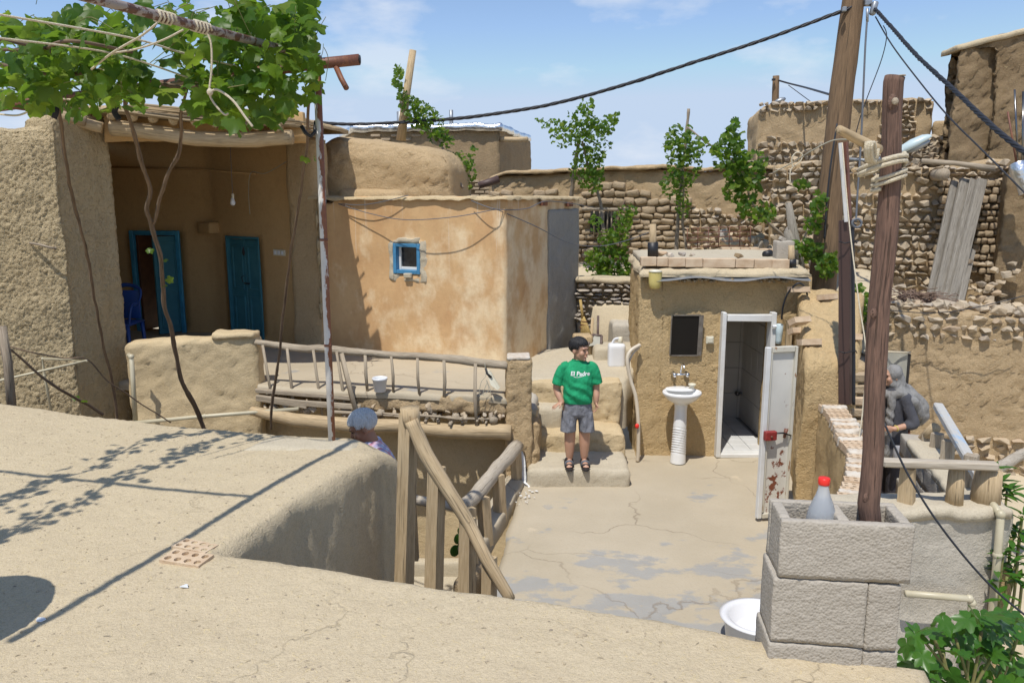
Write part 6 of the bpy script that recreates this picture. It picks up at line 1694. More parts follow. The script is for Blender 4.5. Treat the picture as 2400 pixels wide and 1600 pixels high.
hose_pts = bez([P(1500, 808, 8.8), P(1478, 822, 8.75), P(1470, 845, 8.72), P(1478, 890, 8.70), P(1490, 930, 8.68), P(1496, 990, 8.66), P(1496, 1050, 8.65), P(1494, 1080, 8.65)])
mb = MB(); mb.tube(hose_pts, .022, n=10); solo(mb, 'drain_hose', M['hose'], 'thick cream hose running down the step side by the wash basin', 'hose')
mb = MB(); mb.tube(bez([P(1498, 815, 8.82), P(1484, 828, 8.8), P(1474, 850, 8.78), P(1476, 870, 8.76)]), .012, n=8); solo(mb, 'thin_hose', M['hose'], 'thinner cream hose tied alongside the drain hose', 'hose')
mb = MB(); mb.ball(P(1493, 998, 8.62), .025, .02, .03, n=6); solo(mb, 'red_rag', M['redplastic'], 'small red rag tied on the drain hose', 'rag')

# ================================================================= wash basin and fittings
wsx = P(1599, 905, 8.6).x
ws = thing('pedestal_basin', 'white ceramic pedestal wash basin outside the wash house', 'basin', (wsx, 8.62, 0))
zr = P(1599, 922, 8.5).z
BYc = 8.60
prof = [(.05, zr - .15), (.10, zr - .135), (.17, zr - .09), (.215, zr - .04), (.228, zr - .02), (.222, zr + .002), (.205, zr + .004), (.19, zr - .01), (.15, zr - .05), (.08, zr - .085), (.002, zr - .09)]
mb = MB(); mb.lathe((wsx, BYc, 0), prof, n=40, sx=0.97, sy=0.86); part(mb, 'bowl', M['ceramic'], ws)
mb = MB(); mb.lathe((wsx - .0, BYc + .10, zr - .005), [(.21, 0), (.215, .01), (.20, .022), (.16, .024)], n=28, sx=.8, sy=.45); part(mb, 'back_ledge', M['ceramic'], ws)
mb = MB()
vs, fs = [], []; nk, ns = 80, 28                       # pedestal: smooth above, fluted spirally below
for i in range(nk + 1):
    z = (zr - .12) * i / nk
    u = i / nk
    rb = .088 - .022 * u + (.012 * max(0, (u - .86) / .14)) 
    for k in range(ns):
        a = 2 * math.pi * k / ns
        fl_ = .0055 * math.sin((z + .028 * math.sin(a + .6)) / .029 * 2 * math.pi) if .10 < z + .03 * math.sin(a + .5) < .40 else 0
        vs.append((wsx - .012 + .012 * u + (rb + fl_) * math.cos(a), BYc + .02 + (rb + fl_) * math.sin(a), z + .01))
for i in range(nk):
    for k in range(ns): fs.append((i * ns + k, i * ns + (k + 1) % ns, (i + 1) * ns + (k + 1) % ns, (i + 1) * ns + k))
mb.add(vs, fs); part(mb, 'pedestal', M['ceramic'], ws)
mb = MB(); mb.lathe((wsx + .01, BYc - .12, zr - .055), [(.010, 0), (.012, .004), (.004, .005)], n=12, axis=Matrix.Rotation(R(60), 3, 'X')); part(mb, 'overflow', M['darkmetal'], ws)
fc = thing('wall_tap', 'chrome two-handled wall mixer tap above the basin', 'tap', P(1596, 880, 8.78))
zt_ = P(1596, 878, 8.78).z; tx = P(1596, 878, 8.78).x
for s_ in (-1, 1):
    mb = MB(); mb.lathe((tx + s_ * .075, 8.86, zt_), [(.03, 0), (.03, .012), (.014, .02), (.014, .06)], n=14, axis=Matrix.Rotation(R(90), 3, 'X')); part(mb, 'wall_flange', M['chrome'], fc)
    mb = MB(); mb.lathe((tx + s_ * .075, 8.80, zt_), [(.018, -.0), (.026, .012), (.027, .035), (.02, .05), (.004, .052)], n=14, axis=Matrix.Rotation(R(90), 3, 'X')); part(mb, 'tap_handle', M['chrome'], fc)
mb = MB(); mb.tube([(tx - .085, 8.80, zt_), (tx + .085, 8.80, zt_)], .014, n=10); part(mb, 'tap_body', M['chrome'], fc)
mb = MB(); mb.tube(bez([(tx, 8.80, zt_), (tx, 8.79, zt_ + .05), (tx, 8.74, zt_ + .13), (tx, 8.66, zt_ + .145), (tx, 8.62, zt_ + .11)]), .009, n=9); part(mb, 'spout', M['chrome'], fc)
sd_ = MB(); c_ = P(1622, 903, 8.66); sd_.lathe((c_.x, c_.y, zr + .018), [(.02, 0), (.026, .01), (.022, .025), (.042, .04), (.044, .055), (.040, .055), (.034, .045), (.004, .042)], n=18); solo(sd_, 'soap_dish', M['ivory'], 'small cream soap dish on the basin rim', 'dish')
mr = thing('mirror', 'framed dark mirror hanging beside the wash house door', 'mirror', P(1605, 830, 8.84))
p0, p1 = P(1573, 737, 8.85), P(1640, 833, 8.85)
mx_, mz_ = (p0.x + p1.x) / 2, (p0.z + p1.z) / 2; mw, mh = p1.x - p0.x, p0.z - p1.z
rm_ = Matrix.Rotation(R(5), 3, 'X')
mb = MB(); mb.box((mx_, 8.835, mz_), (mw, .012, mh), rm_); part(mb, 'glass', M['mirror'], mr, False)
for (dx, dz, sx_, sz_) in ((-mw / 2, 0, .012, mh), (mw / 2 - .01, 0, .05, mh), (0, mh / 2, mw - .04, .014), (0, -mh / 2, mw - .04, .014)):
    mb = MB(); mb.box(Vector((mx_, 8.83, mz_)) + rm_ @ Vector((dx, -.004, dz)), (sx_, .014, sz_), rm_); part(mb, 'mirror_frame', M['mirroredge'], mr, False)
sw2 = thing('light_switch', 'square cream light switch beside the mirror', 'switch', P(1663, 796, 8.85))
c_ = P(1663, 796, 8.85); mb = MB(); mb.box((c_.x, 8.84, c_.z), (.085, .03, .085), bevel=.005); part(mb, 'plate', M['ivory'], sw2, False)
mb = MB(); mb.box((c_.x + .002, 8.822, c_.z), (.058, .012, .058), bevel=.004); part(mb, 'rocker', M['ivory'], sw2, False)
yl_ = thing('wall_lamp', 'ribbed yellow glass wall lamp under the wash house eave', 'lamp', P(1534, 650, 8.78))
c_ = P(1534, 677, 8.78); vs, fs = [], []; hh_ = P(1534, 637, 8.78).z - c_.z
pr_ = [(.005, 0), (.045, .008), (.062, .03), (.070, .07), (.072, .12), (.072, hh_)]
for (r_, z) in pr_:
    for k in range(48):
        a = 2 * math.pi * k / 48; q = r_ * (1 + .03 * math.cos(k * math.pi)) 
        vs.append((c_.x + q * math.cos(a), c_.y - .02 + q * .8 * math.sin(a), c_.z + z))
for i in range(len(pr_) - 1):
    for k in range(48): fs.append((i * 48 + k, i * 48 + (k + 1) % 48, (i + 1) * 48 + (k + 1) % 48, (i + 1) * 48 + k))
mb = MB(); mb.add(vs, fs); part(mb, 'lamp_glass', M['yellowlamp'], yl_)
mb = MB(); mb.lathe((c_.x, c_.y - .02, c_.z + hh_), [(.075, 0), (.075, .014), (.03, .03)], n=20, sy=.85); part(mb, 'lamp_base', M['ivory'], yl_)
# shower mixer inside
shx = thing('shower_mixer', 'dark chrome shower mixer with looping hose inside the wash house', 'shower', P(1742, 925, 10.3))
c_ = P(1742, 920, 10.3)
mb = MB(); mb.tube([c_ + Vector((-.1, -.04, 0)), c_ + Vector((.1, -.04, 0))], .02, n=10); part(mb, 'mixer_body', M['darkmetal'], shx)
for s_ in (-1, 1):
    mb = MB(); mb.lathe(c_ + Vector((s_ * .095, .0, 0)), [(.026, 0), (.03, .03), (.03, .06), (.01, .08)], n=12, axis=Matrix.Rotation(R(90), 3, 'X')); part(mb, 'tap_handle', M['darkmetal'], shx)
mb = MB(); mb.tube(bez([c_ + Vector((0, -.05, -.02)), P(1746, 965, 10.2), P(1755, 1005, 10.2), P(1768, 1012, 10.2), P(1778, 980, 10.2), P(1783, 925, 10.2)]), .011, n=8); part(mb, 'shower_hose', M['darkmetal'], shx)
mb = MB(); mb.lathe(P(1783, 915, 10.2), [(.012, -.05), (.016, 0), (.03, .02), (.03, .04)], n=10); part(mb, 'hand_shower', M['darkmetal'], shx)
# water filter and timber by the door jamb
wft = thing('water_filter', 'pale green water filter canister beside the wash house door', 'filter', P(1826, 770, 8.78))
c_ = P(1826, 785, 8.76); mb = MB(); mb.lathe(c_, [(.03, -.10), (.034, -.06), (.036, 0), (.04, .02), (.04, .12), (.03, .13)], n=16); part(mb, 'canister', M['lamp'], wft)
mb = MB(); mb.tube([c_ + Vector((-.08, 0, .1)), c_ + Vector((.0, 0, .1))], .016, n=8); part(mb, 'inlet', M['plastic'], wft)
mb = MB(); mb.lathe(c_ + Vector((.0, 0, -.27)), [(.03, 0), (.035, .02), (.035, .09), (.03, .1)], n=14); part(mb, 'lower_cup', M['galv'], wft)
mb = MB(); a, b = P(1840, 750, 8.74), P(1842, 1060, 8.74); b.z = 0; mb.box((a + b) / 2, (.065, .06, a.z), bevel=.005, jit=.004); solo(mb, 'timber_upright', M['wood_pale'], 'square timber upright at the right door jamb', 'post', smooth=False)
wire('black_pipe', 'thin black pipe arching from the garden over the side wall', [P(1832, 748, 8.7), P(1836, 715, 8.65), P(1848, 685, 8.6), P(1870, 664, 8.55), P(1886, 672, 8.6), P(1892, 690, 8.7)], .011)
# steel door leaf
sdn = thing('steel_door', 'open white sheet steel door with rust spots and a red bolt', 'door', (2.5, 7.0, 0))
da, db = P(1796, 818, 6.95), P(1868, 824, 7.02)
da.z = db.z = 1.655; dv = Vector((db.x - da.x, db.y - da.y)); dw_ = dv.length; dv.normalize(); rd = Matrix(((dv.x, -dv.y, 0), (dv.y, dv.x, 0), (0, 0, 1)))
def DD(s_, o, z): return Vector((da.x + dv.x * s_ - dv.y * o, da.y + dv.y * s_ + dv.x * o, z))
mb = MB(); mb.box(DD(dw_ / 2, .015, .86), (dw_ - .02, .012, 1.58), rd); part(mb, 'sheet', M['doorsheet'], sdn, False)
for (s_, z, wx, wz, mt) in ((.02, .855, .045, 1.63, 'white'), (dw_ - .012, .855, .024, 1.63, 'doorframe'), (dw_ / 2 + .01, 1.648, dw_ - .085, .05, 'doorframe'), (dw_ / 2 + .01, .06, dw_ - .085, .045, 'doorframe')):
    mb = MB(); mb.box(DD(s_, 0, z), (wx, .045, wz), rd, bevel=.004); part(mb, 'door_frame', M[mt], sdn, False)
mb = MB(); mb.box(DD(.052, -.012, .86), (.012, .02, 1.52), rd); part(mb, 'rusty_bead', M['doorframe'], sdn, False)
bz_ = P(1810, 1022, 6.9).z
mb = MB(); mb.box(DD(.065, -.045, bz_), (.115, .05, .085), rd, bevel=.006); bo = part(mb, 'bolt_box', M['red'], sdn, False)
mb = MB(); mb.tube([DD(.12, -.05, bz_ + .02), DD(.20, -.04, bz_ + .015), DD(.29, -.03, bz_ - .02)], .008, n=6); part(mb, 'bolt_bar', M['black'], sdn)
mb = MB(); mb.tube([DD(.225, -.02, bz_ - .04), DD(.245, -.02, bz_ + .045)], [.012, .02], n=7); part(mb, 'bolt_handle', M['rust'], sdn)
mb = MB(); mb.lathe(DD(.065, -.072, bz_ - .005), [(.012, 0), (.012, .006), (.004, .008)], n=10, axis=Matrix.Rotation(R(90), 3, 'X')); part(mb, 'keyhole', M['rust'], bo)
# white tub on the yard floor
tb = thing('white_tub', 'round white plastic tub on the yard floor near the blocks', 'tub', (1.9, 4.8, 0))
c_ = G(1780, 1446, .20); mb = MB()
mb.lathe((c_.x, c_.y, 0.01), [(.20, 0), (.215, .01), (.235, .185), (.262, .19), (.265, .20), (.235, .205), (.20, .19), (.175, .10), (.15, .07), (.002, .065)], n=44, sy=.95); part(mb, 'tub_body', M['tubwhite'], tb)

# ================================================================= roof odds and ends
pt = thing('perforated_tile', 'clay brick with two rows of round holes bedded in the near roof', 'brick', G(440, 1290, 1.4))
BRK = perforated(0.21, 0.105, 0.05, 4, 2, 0.017)
me = _mesh(BRK, 'tile_half', M['brick'], False, (0, 0, 0))
g1, g2 = G(437, 1296, 1.43), G(455, 1268, 1.43)
inst(me, 'tile_half', pt, Matrix.Translation((g1.x, g1.y, rooftop(g1.x, g1.y) - .012)) @ Euler((.06, 0, R(-17))).to_matrix().to_4x4())
inst(me, 'tile_half', pt, Matrix.Translation((g2.x, g2.y + .005, rooftop(g2.x, g2.y) - .018)) @ Euler((-.02, .03, R(-19))).to_matrix().to_4x4() @ Matrix.Diagonal((.9, .9, 1, 1)))
for k, (px, py, z, sc_) in enumerate(((93, 1437, 1.41, .018), (433, 1368, 1.41, .02))):
    c_ = G(px, py, z); c_.z = rooftop(c_.x, c_.y); rnd = random.Random(k)
    mb = MB(); mb.prism([c_ + Vector((rnd.uniform(.4, 1.4) * sc_ * math.cos(a), rnd.uniform(.4, 1.3) * sc_ * math.sin(a), .002 + rnd.uniform(0, .006))) for a in np.linspace(0, 5.4, 7)], (0, 0, 1), .004)
    solo(mb, 'paper_scrap', M['paper'], ('crumpled white scrap on the near roof at far left', 'torn pale scrap by the roof crack', 'pale scrap caught in the shaded roof wall')[k], 'scrap', smooth=False)
# grit and chopped straw lying on the near roof
rnd = random.Random(77); mb = MB()
for k in range(5200):
    u, v = rnd.uniform(-4.3, 2.9), rnd.uniform(-2.0, 1.6)
    if u > 0 and v > -.08: continue
    p = RU(u, v); z = rooftop(p.x, p.y) - .007
    r_ = abs(rnd.gauss(0, .0028)) + .0012 + (.006 if rnd.random() < .012 else 0)
    a = rnd.random() * 6.3
    if rnd.random() < .82:
        vs = [(p.x + r_ * math.cos(a + t) * (1 + .5 * (t > 3)), p.y + r_ * math.sin(a + t), z + .008) for t in (0, 1.6, 3.1, 4.7)] + [(p.x, p.y, z + .008 + r_ * .6)]
        mb.add(vs, [(0, 1, 4), (1, 2, 4), (2, 3, 4), (3, 0, 4)])
    else:
        l_ = rnd.uniform(.004, .014); dx, dy = math.cos(a) * l_, math.sin(a) * l_; q = .0016
        mb.add([(p.x - dx - dy * .1, p.y - dy, z + .009), (p.x - dx, p.y - dy + q, z + .009), (p.x + dx, p.y + dy + q, z + .011), (p.x + dx, p.y + dy - q, z + .011), (p.x, p.y, z + .013)], [(0, 1, 4), (1, 2, 4), (2, 3, 4), (3, 0, 4)])
solo(mb, 'roof_grit', stone_mat('roof_grit', [(0.20, 0.17, 0.14), (0.42, 0.34, 0.22), (0.30, 0.25, 0.19), (0.52, 0.43, 0.29)], 0.1), 'grit and chopped straw scattered over the near roof', 'grit', kind='stuff', smooth=False)
# wash house roof things
blk = thing('roof_block', 'hollow concrete block standing on the wash house roof corner', 'block', P(1838, 610, 9.0))
mb = MB(); c_ = P(1838, 588, 9.05)
mb.rbox(c_.x - .10, c_.x + .10, 9.0, 9.16, 2.31, 2.31 + .2, res=.03, amp=.006, r=.012, f=8, hf=.006, hff=30); part(mb, 'block_body', M['block'], blk)
mb = MB(); mb.box((c_.x - .03, 9.05, 2.53), (.07, .05, .045), Euler((0, .5, .2)).to_matrix(), bevel=.004); part(mb, 'broken_web', M['block'], blk, False)
def stake(label, px, y0, y1, d, r_, sl):
    t = thing('sleeved_stake', label, 'stake', P(px, y0, d))
    mb = MB(); mb.tube([P(px, y0, d), P(px, y1, d)], [r_, r_ * .8], n=9, rough=.15); part(mb, 'stick', M['wood_pale'], t)
    mb = MB(); mb.tube([P(px, y0 + 2, d), P(px, sl, d)], r_ * 1.35, n=9); part(mb, 'black_sleeve', M['black'], t)
stake('stake with a black plastic sleeve at the left roof corner of the wash house', 1530, 600, 525, 8.95, .045, 568)
stake('short pale stake in a black sleeve beside the roof block', 1855, 622, 575, 8.88, .04, 608)
for k, (px, py, w_, m_) in enumerate(((1550, 594, .16, 'brick'), (1572, 597, .12, 'mortar'), (1598, 595, .11, 'greystone'), (1622, 597, .09, 'greystone'), (1731, 600, .15, 'darkmud'))):
    me = rock_mesh('stone', 90 + k, M[m_]); Mx = Matrix.Translation(P(px, py, 9.0)) @ Euler((0, 0, k)).to_matrix().to_4x4() @ Matrix.Diagonal((w_, w_ * .7, w_ * .5, 1))
    o = inst(me, 'loose_stone', None, Mx)
    tag(o, ('reddish brick shard', 'whitish chip', 'grey stone beside the whitish chip', 'small grey stone furthest right of the little row', 'dark block of stone in the middle')[k] + ' on the wash house roof edge', 'stone')
pv = MB(); pv.tube([P(1793, 597, 9.3), P(1806, 594, 9.35)], .045, n=12); solo(pv, 'pipe_stub', M['black'], 'short black pipe stub lying on the wash house roof', 'pipe')
for k in range(6):
    a, b = P(1690 + k * 22, 584 + (k > 3) * 3, 10.35), P(1711 + k * 22, 585 + (k > 3) * 3, 10.35)
    mb = MB(); mb.box((a + b) / 2, ((b - a).length - .008, .1, .055), bevel=.005, jit=.003, seed=k); part(mb, 'brick', M['brick'], bath, False)

# ================================================================= leaves and vines
def leaf_template(seed, fine=True):
    rnd = random.Random(seed)
    key = [(-168, .42), (-150, .62), (-118, .74), (-88, .58), (-58, .92), (-28, .70), (0, 1.0), (28, .70), (58, .92), (88, .58), (118, .74), (150, .62), (168, .42)]
    pts = []
    n = 30 if fine else 10
    for i in range(n):
        th = -168 + 336 * i / (n - 1)
        r_ = interp(key, th) * rnd.uniform(.93, 1.05)
        if fine: r_ *= (1.05 if i % 2 else .93)
        a = R(th)
        x, y = math.sin(a) * r_ * .5, math.cos(a) * r_ * .5
        z = -.16 * r_ * r_ + .07 * math.sin(a * 3 + seed) * r_ - .10 * abs(x) * 2 * .5
        pts.append((x, y, z))
    return [(0, 0, 0)] + pts, [(0, i, i + 1) for i in range(1, n)]
FINE = [leaf_template(i) for i in range(6)]
COARSE = [leaf_template(i, False) for i in range(4)]
def fig_template(seed):
    rnd = random.Random(seed)
    key = [(-175, .30), (-140, .55), (-100, .62), (-78, .45), (-48, .85), (-24, .52), (0, 1.1), (24, .52), (48, .85), (78, .45), (100, .62), (140, .55), (175, .30)]
    pts = []
    for i in range(29):
        th = -175 + 350 * i / 28; r_ = interp(key, th) * rnd.uniform(.95, 1.05); a = R(th)
        x, y = math.sin(a) * r_ * .5, math.cos(a) * r_ * .5
        pts.append((x, y, .10 * abs(x) - .22 * r_ * r_ * .5 + .02 * math.sin(i)))
    return [(0, 0, 0)] + pts, [(0, i, i + 1) for i in range(1, 29)]
FIGS = [fig_template(i) for i in range(4)]
def oval_template():
    rows = [(0, 0), (.10, .2), (.15, .45), (.12, .7), (0, 1)]
    vs = [(-w_, l_, .05 * w_ * 4 - .18 * l_ * l_) for w_, l_ in rows] + [(0, l_, -.18 * l_ * l_ - .02) for w_, l_ in rows] + [(w_, l_, .05 * w_ * 4 - .18 * l_ * l_) for w_, l_ in rows]
    fs = [(i, i + 1, 6 + i, 5 + i) for i in range(4)] + [(5 + i, 6 + i, 11 + i, 10 + i) for i in range(4)]
    return vs, fs
OVAL = [oval_template()]
def leaf_me(tmpl, mat, name='leaf'):
    out = []
    for vs, fs in tmpl:
        me = bpy.data.meshes.new(name); me.from_pydata(vs, [], fs); me.materials.append(mat); me.shade_smooth(); out.append(me)
    return out
GLEAF = leaf_me(FINE, M['grapeleaf'])
FLEAF = leaf_me(FIGS, M['figleaf'])
OLEAF = leaf_me(OVAL, M['figleaf'])
def leaf_matrix(rnd, p, size, up=0.7, droop=0.8):
    n = Vector((rnd.gauss(0, .55), rnd.gauss(-.35, .55), up + rnd.gauss(0, .4))).normalized()
    y = Vector((rnd.gauss(0, .7), rnd.gauss(-.2, .6), -droop + rnd.gauss(0, .3)))
    y = (y - n * y.dot(n)).normalized(); x = y.cross(n)
    s_ = size * rnd.uniform(.55, 1.15)
    M3 = Matrix((x, y, n)).transposed() @ Matrix.Diagonal((s_ * rnd.uniform(.85, 1.1), s_, s_))
    return Matrix.Translation(p) @ M3.to_4x4()
def joined(mats_, tmpl, name, mat, parent, rnd):
    mb = MB()
    for Mx in mats_:
        vs, fs = tmpl[rnd.randrange(len(tmpl))]
        mb.add([Mx @ Vector(v) for v in vs], fs)
    return stuffpart(mb, name, mat, parent)
def sample_blobs(blobs, d0, dsp, rnd):
    out = []
    for b in blobs:
        px, py, rx, ry, n = b[:5]; dd = b[5] if len(b) > 5 else d0
        for _ in range(n):
            a = rnd.random() * 6.283; q = rnd.random() ** .6
            out.append(P(px + rx * q * math.cos(a), py + ry * q * math.sin(a), dd + rnd.uniform(-dsp, dsp)))
    return out

# the big vine over the trellis
rnd = random.Random(2024)
vine = thing('grape_vine', 'large leafy grape vine spread over the trellis at the top left', 'vine', P(470, 985, 8.2))
blobs = [(30, 140, 80, 80, 30), (60, 200, 90, 60, 30), (150, 110, 80, 70, 34), (190, 60, 80, 50, 22), (120, 70, 60, 40, 14), (250, 120, 70, 70, 30), (160, 190, 100, 55, 34), (250, 205, 70, 50, 24), (300, 150, 45, 60, 14), (290, 60, 50, 45, 12),
         (330, 190, 30, 40, 7), (440, 120, 50, 60, 16), (440, 200, 60, 50, 18), (520, 70, 70, 70, 30), (520, 170, 80, 70, 36), (600, 50, 80, 60, 34), (620, 130, 90, 80, 46), (690, 60, 60, 70, 34), (700, 160, 45, 80, 28), (600, 220, 90, 55, 34), (500, 255, 50, 35, 14), (560, 270, 60, 25, 12), (640, 260, 50, 35, 16), (725, 210, 20, 30, 5), (730, 30, 25, 40, 8), (430, 30, 50, 35, 8), (330, 20, 50, 25, 7), (400, 75, 40, 30, 8),
         (180, 255, 30, 22, 5), (100, 240, 40, 25, 8), (310, 235, 26, 20, 4), (25, 60, 40, 30, 6)]
pts = sample_blobs(blobs, 4.75, .45, rnd)
mats_ = [leaf_matrix(rnd, p, .17) for p in pts]
# two trailing canes whose shadows lie on the roof
sh = Vector((SX, SY, 0)) * (2.35 / math.tan(SUN_EL))
canes = []
for path in ([(-60, 1190), (40, 1150), (120, 1120), (210, 1095), (300, 1045), (380, 1020), (470, 1008), (560, 1000)], [(-60, 1270), (20, 1235), (110, 1195), (200, 1165), (270, 1120), (340, 1105), (420, 1062), (480, 1040), (560, 1010)], [(560, 1010), (620, 1030), (700, 1000)]):
    cn = [G(a, b, 1.4) - sh + Vector((0, 0, 2.35)) for a, b in path]
    canes.append(cn)
    L_ = bez(cn, 6)
    for i in range(len(L_)):
        k_ = 4 if noise.noise(Vector((i * .21, len(path), 0))) > -.12 else 0
        for _ in range(k_):
            mats_.append(leaf_matrix(rnd, L_[i] + Vector((rnd.gauss(0, .06), rnd.gauss(0, .06), rnd.gauss(0, .05))), .10))
mats_.sort(key=lambda m: m.translation.y)
inview = [m for m in mats_ if abs(1200 + m.translation.x / (m.translation.y * _c) * FPX - 380) < 400]
chosen = set(id(m) for m in inview[:300])
for i, m in enumerate(inview[:300]): inst(GLEAF[i % 6], 'leaf', vine, m)
joined([m for m in mats_ if id(m) not in chosen], FINE, 'leaves_behind', M['grapeleaf'], vine, rnd)
deep = [leaf_matrix(rnd, p, .14) for p in sample_blobs([(b[0], b[1], b[2], b[3], int(b[4] * .45)) for b in blobs], 5.45, .35, rnd)]
joined(deep, FINE, 'leaves_deep', M['grapeleaf'], vine, rnd)
for k, cn in enumerate(canes):
    mb = MB(); mb.tube(bez(cn, 6), .009, n=6, rough=.2); part(mb, 'cane', M['bark'], vine)
def stem(pts, rad, parent, mat='bark', name='stem', seed=0, knob=.4, fat=.7):
    L_ = bez(pts, 9); n = len(L_); rr2 = []
    for i in range(n):
        u = i / (n - 1); k_ = u * (len(rad) - 1); j = min(int(k_), len(rad) - 2)
        rr2.append((rad[j] + (rad[j + 1] - rad[j]) * (k_ - j)) * fat * (1 + knob * .5 * noise.noise(Vector((i * .9, seed, 0)))))
    L_ = [p + nz(p + Vector((seed, 0, 0)), 4, .012) for p in L_]
    mb = MB(); mb.tube(L_, rr2, n=8, rough=knob, seed=seed); return part(mb, name, M[mat], parent)
stem([P(480, 1010, 7.6), P(462, 960, 7.5), P(425, 890, 7.2), P(405, 790, 6.9), P(385, 700, 6.6), P(378, 610, 6.3), P(365, 560, 6.2), P(356, 520, 6.1)], [.034, .032, .028, .026, .026, .028], vine, seed=1)
stem([P(356, 520, 6.1), P(345, 485, 6.0), P(350, 440, 5.9), P(330, 380, 5.7), P(312, 300, 5.4), P(295, 250, 5.2), P(300, 200, 5.0)], [.024, .022, .022, .019, .016], vine, seed=2)
stem([P(358, 522, 6.1), P(372, 480, 6.0), P(390, 420, 5.8), P(418, 365, 5.6), P(424, 320, 5.4), P(424, 260, 5.2), P(440, 200, 5.0)], [.017, .017, .018, .016, .012], vine, seed=3)
stem([P(275, 985, 8.0), P(262, 890, 7.8), P(240, 800, 7.4), P(222, 700, 7.0), P(208, 620, 6.7), P(195, 560, 6.4), P(178, 490, 6.1), P(160, 420, 5.8), P(148, 330, 5.5), P(138, 250, 5.2)], [.02, .018, .018, .017, .017, .016], vine, seed=4)
stem([P(635, 1005, 7.8), P(640, 930, 7.6), P(655, 830, 7.3), P(665, 720, 7.0), P(680, 600, 6.6), P(700, 480, 6.2), P(716, 360, 5.7), P(725, 260, 5.3), P(728, 190, 5.1)], [.02, .018, .017, .015, .014, .013], vine, seed=5)
stem([P(20, 815, 6.6), P(60, 850, 6.7), P(130, 905, 6.9), P(200, 945, 7.2), P(240, 970, 7.4)], [.013, .017, .02, .024], vine, seed=6)
stem([P(20, 812, 6.6), P(140, 838, 6.7), P(205, 845, 6.8), P(270, 905, 7.0), P(400, 990, 7.4)], [.008, .009, .009, .008], vine, seed=7)
stem([P(0, 150, 4.9), P(60, 165, 4.9), P(150, 175, 4.9), P(260, 170, 4.9), P(420, 205, 5.0), P(560, 180, 5.0), P(700, 150, 5.0)], [.02, .02, .016, .014], vine, seed=8, name='arm')
stem([P(360, 215, 5.2), P(400, 198, 5.2), P(480, 190, 5.1)], [.018, .018, .016], vine, seed=9, name='arm', mat='bark_pale')
for k in range(60):                                  # curling tendrils
    p0 = P(rnd.uniform(20, 770), rnd.uniform(5, 230), rnd.uniform(4.3, 5.1)); v = Vector((rnd.gauss(0, .06), rnd.gauss(0, .04), rnd.gauss(.04, .06)))
    mb_t = mb_t if k else MB(); mb_t.tube(bez([p0, p0 + v, p0 + v * 1.8 + Vector((rnd.gauss(0, .04), 0, rnd.gauss(0, .04)))], 4), .0022, n=4)
stuffpart(mb_t, 'tendrils', M['greenstem'], vine)
lf_ = [(388, 608), (395, 655), (385, 668), (352, 585), (178, 930), (197, 938), (715, 370), (736, 372)]
for k, (px, py) in enumerate(lf_):
    d_ = interp([(480, 6.1), (700, 6.6), (940, 7.2)], py) if px < 500 else 5.75
    inst(GLEAF[k % 6], 'leaf', vine, leaf_matrix(rnd, P(px, py, d_ - .04), .09))
mb = MB(); mb.tube(bez([P(265, 232, 5.1), P(275, 245, 5.08), P(270, 262, 5.08), P(280, 280, 5.08)], 5), .02, n=6, flat=.4, rough=.4); part(mb, 'black_tie', M['blackcloth'], vine)
mb = MB(); mb.tube(bez([P(128, 240, 5.1), P(134, 258, 5.08), P(128, 278, 5.08)], 5), .018, n=6, flat=.4, rough=.4); part(mb, 'black_tie', M['blackcloth'], vine)

def vine_bush(label, base, stems, blobs, size, d, dsp, seed, mat='bark_pale', extra=None):
    rnd = random.Random(seed)
    t = thing('young_vine', label, 'vine', base, 'vines growing in the back garden')
    for k, (pts, rad) in enumerate(stems): stem(pts, rad, t, mat, 'stem', seed + k)
    pp_ = sample_blobs(blobs, d, dsp, rnd)
    joined([leaf_matrix(rnd, p, size) for p in pp_], COARSE, 'crown', M['grapeleaf'], t, rnd)
    return t
vine_bush('bushy vine rising above the middle of the mud brick wall', P(1360, 600, 13.2), [([P(1430, 640, 13.1), P(1415, 540, 13.1), P(1405, 470, 13.2), P(1380, 400, 13.2), P(1365, 330, 13.2)], [.05, .04, .035, .02]), ([P(1340, 460, 13.5), P(1345, 410, 13.4), P(1352, 370, 13.3), P(1355, 325, 13.3)], [.05, .045, .04])],
          [(1290, 290, 22, 14, 30), (1320, 315, 35, 30, 90), (1360, 290, 40, 40, 150), (1375, 250, 18, 22, 40), (1390, 330, 45, 55, 220), (1375, 390, 40, 50, 200), (1395, 420, 25, 35, 90), (1430, 280, 18, 14, 36), (1415, 300, 22, 22, 60), (1265, 278, 10, 5, 6), (1445, 268, 8, 5, 6), (1385, 238, 5, 8, 6)], .105, 13.1, .35, 51)
vine_bush('slim vine on a stake between the bushy vine and the utility pole', P(1590, 590, 12.4), [([P(1585, 588, 12.4), P(1590, 500, 12.4), P(1600, 400, 12.4), P(1614, 255, 12.4)], [.045, .04, .035, .03]), ([P(1610, 590, 12.3), P(1600, 530, 12.3), P(1602, 450, 12.3), P(1595, 380, 12.3)], [.03, .025, .02])],
          [(1590, 330, 30, 40, 110), (1605, 380, 40, 50, 190), (1585, 430, 35, 45, 130), (1600, 480, 20, 30, 50), (1570, 345, 16, 25, 40), (1630, 350, 20, 25, 50), (1615, 310, 12, 18, 24)], .105, 12.2, .3, 52)
